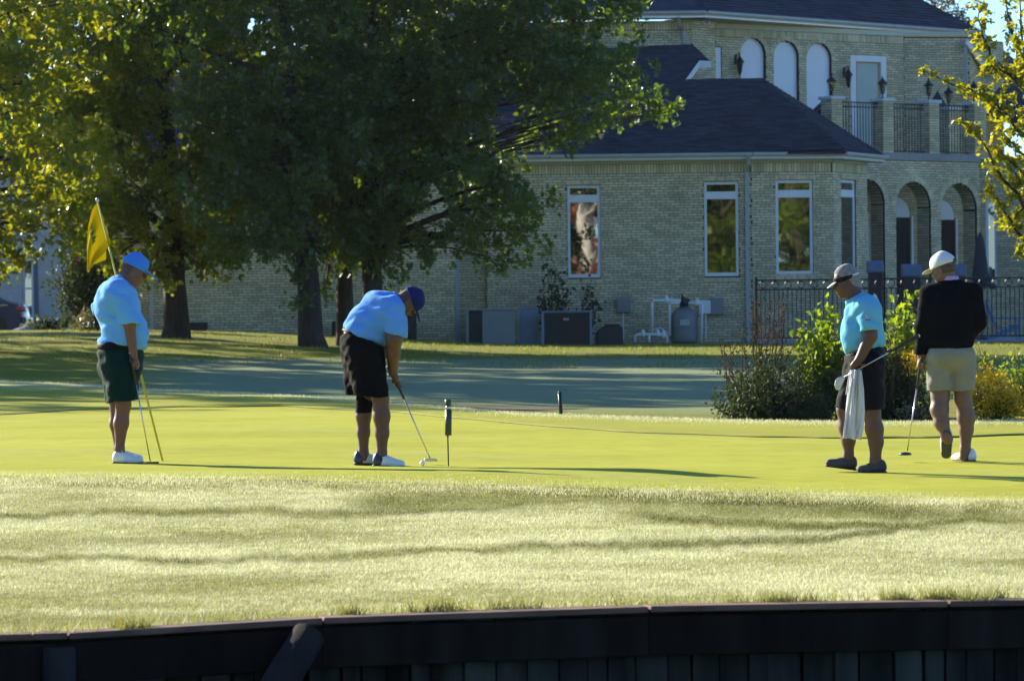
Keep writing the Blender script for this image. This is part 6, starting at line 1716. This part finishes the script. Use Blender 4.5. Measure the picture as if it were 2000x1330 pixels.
def man_towel():
    F = Fig(1670, 924, 'grey haired man in aqua polo and visor walking with a club and white towel')
    c, r = F.c, F.r; yaw = R(180 - 8); T = rotm(yaw)
    S = Sdf(0.03); Rh = rotm(R(180 + 4), R(16)); g = head(S, c(1652, 551), Rh, 1.0)
    S.cap(c(1676, 592), c(1664, 566), r(17), r(15.5), 0.04)
    S.ell(c(1686, 630), r(32, 36, 46), T, 0.05); S.ell(c(1688, 690), r(34, 36, 34), T, 0.05)
    S.cap(c(1694, 604, -42), c(1695, 656, -49), r(15), r(13)); S.cap(c(1695, 656, -49), c(1676, 698, -50), r(13.5), r(9.5))
    ca = c(1640, 738, -52) - c(1790, 655, -52); grip_hand(S, c(1677, 696, -50), c(1670, 719, -52), ca, flip=1, rg=0.018)
    S.cap(c(1684, 604, 42), c(1692, 660, 50), r(15), r(13)); S.chain([c(1692, 660, 50), c(1680, 712, 46), c(1677, 728, 46)], [r(13), r(9), r(10)])
    for k in range(4): S.chain([c(1672 + k * 4, 728, 44 + k), c(1671 + k * 4, 738, 44), c(1673 + k * 4, 746, 42)], [r(2.4), r(2.2), r(1.9)], 0.004)
    S.chain([c(1668, 722, 44), c(1664, 732, 40)], [r(2.8), r(2.2)], 0.004)
    S.cap(c(1692, 700, -18), c(1701, 806, -20), r(25), r(16.5)); S.chain([c(1701, 806, -20), c(1706, 838, -20), c(1709, 862, -20), c(1708, 898, -20), c(1706, 910, -20)], [r(16), r(17), r(14), r(10), r(10)])
    S.cap(c(1684, 700, 20), c(1652, 800, 20), r(25), r(16)); S.chain([c(1652, 800, 20), c(1656, 834, 20), c(1659, 860, 20), c(1659, 890, 20), c(1656, 905, 20)], [r(15.5), r(16), r(13), r(9.5), r(10)])
    sdf_mesh(S, 'body', 0.007, M['skin_b'], F.root); eyes(F, g, Rh)
    H = Sdf(0.02); H.ell(g(-0.018, 0, 0.032), (0.100, 0.081, 0.095), Rh); H.ell(g(-0.05, 0, -0.005), (0.062, 0.082, 0.085), Rh); H.ell(g(-0.02, 0, 0.05), (0.092, 0.078, 0.092), Rh)
    H.cut(g(0.0, 0, -0.0), _nrm(Rh[:, 0] * 0.75 - Rh[:, 2] * 0.55)); H.w = 0.006; sdf_mesh(H, 'hair', 0.006, M['hair'], F.root)
    V_ = Sdf(0.01); V_.ell(g(-0.014, 0, 0.035), (0.1085, 0.0885, 0.108), Rh); V_.cut(g(0, 0, 0.014), -Rh[:, 2] - Rh[:, 0] * .1); V_.cut(g(0, 0, 0.05), Rh[:, 2] - Rh[:, 0] * .05)
    vb = sdf_mesh(V_, 'visor_band', 0.006, M['black_band'], F.root)
    bR = Rh @ np.array(Matrix.Rotation(R(20), 3, 'Y')); B = Sdf(0.01); B.ell(g(0.104, 0, 0.014), (0.062, 0.052, 0.006), bR); B.cut(g(0.07, 0, 0.02), -Rh[:, 0]); sdf_mesh(B, 'visor_brim', 0.005, M['white_cap'], F.root)
    K2 = Sdf(0); K2.ell(g(-0.072, -0.0, 0.04), (0.055, 0.0905, 0.012), Rh); K2.cut(g(-0.05, 0, 0), Rh[:, 0]); sdf_mesh(K2, 'buckle_strap', 0.005, M['white_cap'], vb)
    Q = Sdf(0.05, 0.008)
    Q.ell(c(1685, 634), r(39, 42, 56), T); Q.cap(c(1688, 600, -36), c(1684, 600, 36), r(24), r(24), 0.08); Q.ell(c(1690, 664), r(38, 40, 30), T); Q.ell(c(1667, 662), r(24, 34, 38), T)
    n = _nrm(c(1727, 678) - c(1650, 697)); pn = np.array((n[2], 0, -n[0])); pn = pn if pn[2] < 0 else -pn
    Q.cut(c(1690, 687), pn)
    Q.cap(c(1694, 606, -42), c(1697, 652, -50), r(24), r(20.5), 0.022, cuts=[(c(1696, 644, -49), _nrm(np.array((0.12, 0, -1.0))))])
    Q.cap(c(1684, 606, 42), c(1692, 652, 50), r(23), r(20), 0.05, cuts=[(c(1692, 646, 49), np.array((0, 0, -1.0)))])
    sh = sdf_mesh(Q, 'polo_shirt', 0.008, M['aqua_polo'], F.root)
    K = Sdf(0.02); nd = _nrm(c(1664, 570) - c(1678, 594)); K.cap(c(1680, 597), c(1668, 578), r(23.5), r(21.5)); K.cap(c(1660, 596), c(1656, 600), r(9), r(5)); K.cut(c(1669, 578), nd); K.cut(c(1682, 604), -nd); sdf_mesh(K, 'collar', 0.007, M['aqua_polo'], sh)
    # small emblem on the sleeve: gold mark above a dark line
    e = c(1688, 622, -73)
    MB().prism([e + np.array((x, -0.004, z)) for x, z in ((-.006, 0), (.006, 0), (.008, .014), (0, .022), (-.008, .014))], (0, 0.01, 0)).build('sleeve_emblem', M['goldink'], sh)
    MB().prism([e + np.array((x, -0.004, z)) for x, z in ((-.02, -.014), (.022, -.011), (.022, -.005), (-.02, -.008))], (0, 0.01, 0)).build('sleeve_lettering', M['ink'], sh)
    Z = Sdf(0.05, 0.006)
    Z.ell(c(1689, 694), r(37, 40, 28), T); Z.cap(c(1692, 712, -16), c(1701, 812, -20), r(36), r(26), 0.05); Z.cap(c(1684, 712, 18), c(1656, 800, 20), r(34), r(24), 0.05)
    Z.cut(c(1690, 686), -pn); Z.cut(c(1695, 800), (0.1, 0, -1)); Z.cut(c(1650, 800), (-0.3, 0, -1)); sdf_mesh(Z, 'shorts', 0.008, M['grey_shorts'], F.root)
    B = Sdf(0.02); B.ell(c(1689, 690), r(38, 40.5, 30), T); B.cut(c(1690, 683), -pn); B.cut(c(1690, 692), pn); sdf_mesh(B, 'belt', 0.007, M['belt'], F.root)
    shoe(F, c(1730, 924, -20), c(1667, 924, -22), UPV, M['grey_shoe'], M['black_sole'], W=0.88); shoe(F, c(1675, 920, 20), c(1608, 911, 18), (0.1, 0, 1), M['grey_shoe'], M['black_sole'], W=0.88)
    return F
def man_black():
    F = Fig(1880, 903, 'man in black sweater, white cap and khaki shorts walking away with a putter')
    c, r = F.c, F.r; yaw = R(90 + 14); T = rotm(yaw)
    S = Sdf(0.03); Rh = rotm(R(90 + 58), R(14)); g = head(S, c(1842, 527), Rh, 1.0)
    S.cap(c(1856, 560), c(1850, 540), r(16), r(15), 0.04)
    S.ell(c(1857, 610), r(30, 46, 56), T, 0.05); S.ell(c(1857, 684), r(29, 37, 28), T, 0.04)
    S.cap(c(1816, 575), c(1806, 640, 2), r(15), r(13)); S.cap(c(1806, 640, 2), c(1801, 692, 8), r(12), r(9)); 
    pa = c(1771, 884, 0) - c(1804, 690, 4); grip_hand(S, c(1801, 690, 10), c(1801, 714, -2), pa, flip=1)
    S.cap(c(1898, 575), c(1912, 630, 6), r(15), r(13)); S.chain([c(1912, 630, 6), c(1890, 665, 40), c(1886, 680, 46)], [r(12), r(9), r(10)])
    for k in range(4): S.chain([c(1880 + k * 4, 682, 48), c(1878 + k * 4, 692, 52), c(1880 + k * 4, 699, 50)], [r(2.3), r(2.1), r(1.9)], 0.004)
    S.chain([c(1878, 676, 46), c(1872, 684, 50)], [r(2.8), r(2.2)], 0.004)
    S.cap(c(1836, 698, 0), c(1837, 772, 6), r(20), r(18.5), 0.02); S.chain([c(1838, 772, 6), c(1835, 800, 0), c(1838, 825, -8), c(1846, 850, -14), c(1850, 858, -14)], [r(17), r(17.5), r(14), r(10), r(10)])
    S.cap(c(1879, 698, 4), c(1882, 780, 10), r(20), r(17), 0.02); S.chain([c(1882, 780, 10), c(1888, 815, 8), c(1888, 840, 8), c(1886, 878, 8), c(1884, 892, 8)], [r(16), r(17), r(13.5), r(9.5), r(10)])
    sdf_mesh(S, 'body', 0.007, M['skin_c'], F.root); eyes(F, g, Rh)
    cap_hat(F, g, Rh, 1.06, M['white_cap'], M['white_cap'], 0.07)
    H = Sdf(0.02); H.ell(g(-0.018, 0, 0.0), (0.097, 0.081, 0.07), Rh); H.cut(g(-0.0, 0, 0), Rh[:, 0]); H.cut(g(0, 0, 0.04), Rh[:, 2]); H.cut(g(-0.05, 0, -0.04), -Rh[:, 2]); sdf_mesh(H, 'hair', 0.006, M['dkhair'], F.root)
    O = Sdf(0); O.ell(g(-0.112, 0, 0.05), (0.03, 0.032, 0.02), Rh); sdf_mesh(O, 'cap_opening', 0.005, M['dkhair'], F.root)
    Q = Sdf(0.05, 0.005)
    Q.ell(c(1858, 612), r(36, 52, 60), T); Q.cap(c(1822, 573), c(1894, 572), r(21), r(21), 0.07); Q.ell(c(1857, 660), r(37, 49, 34), T); Q.cap(c(1856, 556), c(1856, 566), r(20), r(26), 0.05)
    Q.cut(c(1857, 690), (0.0, 0, -1)); Q.cut(c(1856, 545), UPV)
    Q.cap(c(1817, 576), c(1806, 638, 2), r(21), r(18), 0.04); Q.cap(c(1806, 638, 2), c(1800, 696, 8), r(18), r(13), 0.04, cuts=[(c(1800, 692, 8), np.array((0, 0, -1.0)))])
    Q.cap(c(1898, 576), c(1909, 628, 6), r(21), r(18), 0.04); Q.cap(c(1909, 628, 6), c(1892, 664, 40), r(18), r(13), 0.04)
    sw = sdf_mesh(Q, 'sweater', 0.008, M['sweater'], F.root)
    K = Sdf(0.02); K.cap(c(1856, 556), c(1853, 542), r(20), r(18.5)); K.cut(c(1854, 539), (0, 0, 1)); K.cut(c(1854, 555), (0, 0, -1)); sdf_mesh(K, 'shirt_collar', 0.006, M['pink_collar'], sw)
    Z = Sdf(0.05, 0.0055)
    Z.ell(c(1857, 694), r(38, 48, 34), T); Z.cap(c(1836, 702, 0), c(1836, 775, 6), r(27), r(24.5), 0.02); Z.cap(c(1880, 702, 4), c(1882, 775, 10), r(27), r(23), 0.012)
    Z.cut(c(1857, 680), UPV); Z.cut(c(1857, 763), (0.0, 0, -1)); sdf_mesh(Z, 'shorts', 0.008, M['khaki'], F.root)
    shoe(F, c(1904, 903, 2), c(1866, 903, 58), UPV, M['white_shoe'], M['grey_sole'])
    # trailing foot up on its toe, sole to the camera
    shoe(F, c(1846, 842, -26), c(1850, 901, 8), (0.05, 0.85, 0.45), M['white_shoe'], M['grey_sole'], L=0.285)
    return F
F1 = man_flag(); F2 = man_putt(); F3 = man_towel(); F4 = man_black()
# ================================================================== clubs, flag, ball, towel, markers
M['flag'] = cloth('yellow flag cloth', (0.62, 0.50, 0.008), trans=0.45, sheen=0, bump=0.002)
M['flagink'] = cloth('dark flag print', (0.10, 0.12, 0.03), trans=0.3, sheen=0)
M['pole'] = mat('yellow flagstick', (0.62, 0.52, 0.06), 0.4)
M['ball'] = mat('golf ball', (0.85, 0.85, 0.85), 0.35, 0.02, 50, 0.002, 300)
M['dkgreen_plastic'] = mat('dark green plastic', (0.045, 0.06, 0.04), 0.4)
def club(F, top, bottom, label, head='putter', grip_len=0.27, rs=0.006):
    a, b = Vector(top), Vector(bottom); d = (b - a).normalized()
    t = thing('golf_club', b, label, 'golf club')
    MB().tube([a + d * (grip_len - .02), b], [rs, rs * 0.8], 8).build('shaft', M['steel'], t, True)
    MB().tube([a, a + d * .015, a + d * grip_len], [0.011, 0.0145, 0.0095], 8).build('grip', M['grip'], t, True)
    MB().tube([a - d * .003, a + d * .004], [0.010, 0.0135], 8).build('grip_cap', M['ball'], t, True)
    return t, d
# flag man's flagstick and putter
top, bot = Vector(F1.c(183, 390, 64)), Vector(F1.c(312, 904, 64))
fs = thing('flagstick', bot, 'yellow flagstick leaning behind the man in green shorts, flag at its top', 'flagstick')
MB().tube([bot, top], [0.0095, 0.0085], 8).build('pole', M['pole'], fs, True)
MB().lathe(top, [(0.012, -0.02), (0.016, 0.0), (0.014, 0.015), (0.004, 0.025)], 8, (top - bot).normalized()).build('pole_knob', M['steel'], fs, True)
def flag():
    """cloth hanging limp from the stick: hoist along the pole, fly falling down"""
    nu, nv = 34, 34; V = []; d = (bot - top).normalized(); s = F1.s
    outline_top = [(184, 392), (172, 410), (165, 440), (162, 480), (163, 530)]       # free edge in the picture
    ot = np.array(outline_top, float)
    ob = np.array([(210, 472), (198, 492), (184, 505), (174, 515), (166, 531)], float)   # lower edge from pole to tip
    for j in range(nv):
        tv = j / (nv - 1)
        pole = top + d * (0.02 + tv * 0.385)
        for i in range(nu):
            tu = i / (nu - 1)
            k = tu * 4
            e1 = np.array([np.interp(k, range(5), ot[:, 0]), np.interp(k, range(5), ot[:, 1])])
            e2 = np.array([np.interp(k, range(5), ob[:, 0]), np.interp(k, range(5), ob[:, 1])])
            uv_ = e1 * (1 - tv) + e2 * tv
            p = F1.c(uv_[0], uv_[1], 64)
            w_ = math.sin(tv * 9.0 + tu * 2.0) * 0.035 * min(1, tu * 2.5) + 0.02 * math.sin(tu * 7 + tv * 3)
            V.append((p[0] + 0.004 * math.sin(tv * 20), p[1] + w_ - 0.012, p[2]))
    V = np.array(V); idx = np.arange((nu - 1) * (nv - 1)); r_ = idx // (nu - 1); c_ = idx % (nu - 1); q = r_ * nu + c_
    Fc = np.stack([q, q + 1, q + nu + 1, q + nu], -1)
    o = np_mesh('flag', V, Fc, M['flag'], fs, True)
    so = o.modifiers.new('thick', 'SOLIDIFY'); so.thickness = 0.002
    # folded corner that hangs behind
    fp = [F1.c(u, v, 70 + k) for (u, v, k) in ((200, 488, 0), (199, 506, 6), (175, 516, 2), (178, 500, 0))]
    fo = MB().prism(fp, (0, 0.002, 0)).build('flag_fold', M['flag'], fs)
    # dark printed mark
    for pts in (((169, 455), (176, 441), (174, 452), (181, 446), (173, 462)), ((167, 470), (175, 462), (184, 460), (177, 470), (182, 468), (174, 478), (176, 470)), ((170, 442), (172, 438), (174, 446))):
        pv = [F1.c(u, v, 52) for u, v in pts]
        for k in range(len(pv)): 
            # print lies on the cloth: take the depth of the nearest flag vertex
            i = np.argmin((V[:, 0] - pv[k][0]) ** 2 + (V[:, 2] - pv[k][2]) ** 2); pv[k][1] = V[i, 1] - 0.006
        MB().poly(pv).build('flag_print', M['flagink'], o)
flag()
t, d = club(F1, F1.c(259, 688, -46), F1.c(298, 899, -46), 'steel putter hanging from the right hand of the man in green shorts')
b = F1.c(298, 901, -46)
mb = MB(); mb.tube([b + np.array((0.01, 0, 0)), b + np.array((0.015, 0, -0.006)), b + np.array((0.06, -0.01, -0.008))], [0.009, 0.012, 0.014], 8); mb.cbox(b + np.array((0.02, -0.01, -0.006)), 0.11, 0.022, 0.024)
mb.build('putter_head', M['bronze'], t, bevel=0.004)
# putting man's putter and ball
t, d = club(F2, F2.c(764, 722), F2.c(840, 895), 'mallet putter in the hands of the man bent over, beside the ball')
b = F2.c(840, 898)
mb = MB(); mb.cbox(b, 0.10, 0.03, 0.024, R(20)); mb.tube([b + np.array((-.04, 0, -.004)), b + np.array((0.02, .06, -.004)), b + np.array((.06, .0, -.004))], [.010, .012, .008], 6)
mb.build('putter_head', M['steel'], t, bevel=0.004)
bp = ground(825, 911.5); 
def ball_at(p, label):
    mb = MB(); r = 0.0215; N = 10
    prof = [(r * math.sin(math.pi * i / N), r - r * math.cos(math.pi * i / N)) for i in range(N + 1)]
    o = mb.lathe(p + Vector((0, 0, 0.008)), prof, 18).build('golf_ball', M['ball'], None, True)
    tag(o, label, 'golf ball')
ball_at(bp, 'white golf ball in front of the mallet putter on the green')
# towel man's iron
t, d = club(F3, F3.c(1790, 655, -52), F3.c(1640, 738, -52), 'silver iron held across the thigh of the man in aqua polo')
b = F3.c(1640, 738, -52)
hd = [(1641, 733), (1646, 738), (1640, 752), (1636, 761), (1629, 760), (1625, 752), (1627, 742), (1633, 736)]
MB().prism([F3.c(u, v, -54) for u, v in hd], (0, 0.022, 0)).build('iron_head', M['steel'], t, bevel=0.005)
tw = []
def towel():
    nu, nv = 22, 40; V = []
    L = np.array([(1660, 722), (1652, 760), (1648, 800), (1643, 830), (1640, 853)], float); Rr = np.array([(1676, 722), (1681, 760), (1683, 800), (1680, 835), (1676, 857)], float)
    for j in range(nv):
        k = j / (nv - 1) * 4
        l = [np.interp(k, range(5), L[:, a]) for a in (0, 1)]; r_ = [np.interp(k, range(5), Rr[:, a]) for a in (0, 1)]
        for i in range(nu):
            f = i / (nu - 1); fall = 0.6 + 0.4 * j / nv
            dd = -60 + 7 * math.sin(f * 13 + 1.2 * math.sin(j * 0.13)) * fall + 3 * math.sin(f * 31 + j * .1)
            V.append(F3.c(l[0] + (r_[0] - l[0]) * f, l[1] + (r_[1] - l[1]) * f + 1.2 * math.sin(f * 13), dd))
    idx = np.arange((nu - 1) * (nv - 1)); q = (idx // (nu - 1)) * nu + idx % (nu - 1)
    o = np_mesh('towel', np.array(V), np.stack([q, q + 1, q + nu + 1, q + nu], -1), M['towel'], None, True)
    so = o.modifiers.new('thick', 'SOLIDIFY'); so.thickness = 0.006
    tag(o, 'long white towel hanging from the left hand of the man in aqua polo', 'towel')
    V2 = []
    nu, nv = 12, 18
    for j in range(nv):
        for i in range(nu):
            f = i / (nu - 1); g_ = j / (nv - 1)
            V2.append(F3.c(1655 - 8 * g_ + f * (14 + 8 * g_), 722 + g_ * (48 - 10 * f), -50 + 4 * math.sin(f * 9 + 1)))
    idx = np.arange((nu - 1) * (nv - 1)); q = (idx // (nu - 1)) * nu + idx % (nu - 1)
    o2 = np_mesh('towel_fold', np.array(V2), np.stack([q, q + 1, q + nu + 1, q + nu], -1), M['towel'], o, True)
    so = o2.modifiers.new('thick', 'SOLIDIFY'); so.thickness = 0.005
towel()
t, d = club(F4, F4.c(1805, 668, 6), F4.c(1772, 880, -2), 'black headed putter hanging from the left hand of the man in black', grip_len=0.4)
b = F4.c(1768, 886, -2)
mb = MB(); mb.lathe(b + np.array((0, 0, -0.012)), [(0.045, 0), (0.055, 0.008), (0.05, 0.018), (0.02, 0.026)], 14)
mb.build('putter_head', M['bronze'], t, True)
# slim marker stick with green sleeve beside the ball
p = ground(876, 912); s_ = p.y / FPX
t = thing('marker_stick', p, 'slim stick with dark green sleeve standing right of the ball', 'marker')
c_ = lambda u, v: P(u, v, p.y)
MB().tube([p, c_(874.5, 850)], 0.006, 6).build('rod', M['bronze'], t)
MB().tube([c_(875.5, 850), c_(876, 800)], [0.030, 0.030], 10, sx=0.9).build('sleeve', M['dkgreen_plastic'], t, True)
MB().tube([c_(876, 800), c_(875.5, 792)], [0.022, 0.022], 10).build('neck', M['steel'], t, True)
MB().tube([c_(875.5, 792), c_(875, 780)], [0.027, 0.026], 10).build('cap', M['dkgreen_plastic'], t, True)
MB().tube([c_(872, 852), c_(877, 852)], 0.006, 6).build('clip', M['steel'], t)
# black stake at the back of the green
p = ground(1096, 813); t = thing('stake', p, 'short black stake at the back edge of the green', 'stake')
MB().tube([p, P(1093, 768, p.y)], [0.022, 0.022], 8).build('post', M['iron'], t, True); MB().tube([P(1093, 768, p.y), P(1093, 764, p.y)], [0.025, 0.014], 8).build('tip', M['iron'], t, True)

# ================================================================== timber retaining wall
M['timber'] = mat('weathered dark timber', (0.024, 0.019, 0.015), 0.95, 0.3, 5, 0.006, 30, stretch=(1, 1, 0.2), island=0.3, spec=0.1)
M['captimber'] = mat('reddish cap timber', (0.24, 0.125, 0.075), 0.85, 0.3, 5, 0.004, 30, stretch=(0.2, 1, 1), island=0.25)
M['pole_timber'] = mat('grey round pole', (0.032, 0.028, 0.025), 0.95, 0.25, 5, 0.006, 30, stretch=(1, 1, 0.2), spec=0.1)
M['planktimber'] = mat('pale green stained plank', (0.055, 0.062, 0.05), 0.95, 0.4, 4, 0.006, 30, stretch=(1, 1, 0.15), island=0.6, spec=0.15)
rw = thing('retaining_wall', wall_point(1000) + Vector((0, 0, -0.8)), 'dark timber retaining wall along the pond edge below the bank', 'wall')
us = [-420, 130, 628, 1265, 1850, 2450]
for a, b in zip(us[:-1], us[1:]):
    pa, pb = wall_point(a), wall_point(b); d = (pb - pa); d.z = 0; d.normalize(); n = Vector((d.y, -d.x, 0))
    g_ = random.uniform(0.004, 0.012)
    MB().box(pa + d * g_ + n * 0.03 + Vector((0, 0, -0.028 + random.uniform(-.012, .008))), (pb - pa) - d * 2 * g_, -n * 0.16, Vector((0, 0, 0.032))).build('cap_board', M['captimber'], rw, bevel=0.006)
    MB().box(pa + n * 0.015 + Vector((0, 0, -0.25)), pb - pa, -n * 0.08, Vector((0, 0, 0.205))).build('waler_beam', M['timber'], rw, bevel=0.008)
u = -420.0
while u < 2400:
    wpx = random.uniform(38, 70); pa, pb = wall_point(u), wall_point(u + wpx); d = pb - pa; n = Vector((d.y, -d.x, 0)).normalized()
    MB().box(pa - n * random.uniform(0.055, 0.085) + Vector((0, 0, -1.4)), d * random.uniform(0.86, 0.97), -n * 0.05, Vector((0, 0, 1.36))).build('plank', M['planktimber'], rw)
    u += wpx
for u in (120, 2100):
    p = wall_point(u); MB().tube([p + Vector((0, -0.1, -1.5)), p + Vector((0, -0.1, -0.06))], [0.085, 0.08], 12).build('wall_post', M['pole_timber'], rw, True)
p = wall_point(606); q = P(545, 1335, p.y - 0.35)
MB().tube([p + Vector((0.0, -0.13, -0.07)), q, q + (q - p) * 1.2], [0.085, 0.09, 0.09], 12).build('brace_pole', M['pole_timber'], rw, True)
# ================================================================== thin haze volume, added to lift the dark tones
def haze():
    mb = MB().box((-700, -220, -2.5), (1400, 0, 0), (0, 620, 0), (0, 0, 21.5))
    ma = bpy.data.materials.new('tone lifting haze'); ma.use_nodes = True
    nt = ma.node_tree; nt.nodes.remove(nt.nodes['Principled BSDF'])
    v = _n(nt, 'ShaderNodeVolumePrincipled'); v.inputs['Color'].default_value = (0.86, 0.92, 1.0, 1)
    v.inputs['Density'].default_value = 0.00005; v.inputs['Anisotropy'].default_value = 0.35
    nt.links.new(v.outputs[0], nt.nodes['Material Output'].inputs['Volume'])
    o = mb.build('haze', ma); o['kind'] = 'stuff'
haze()
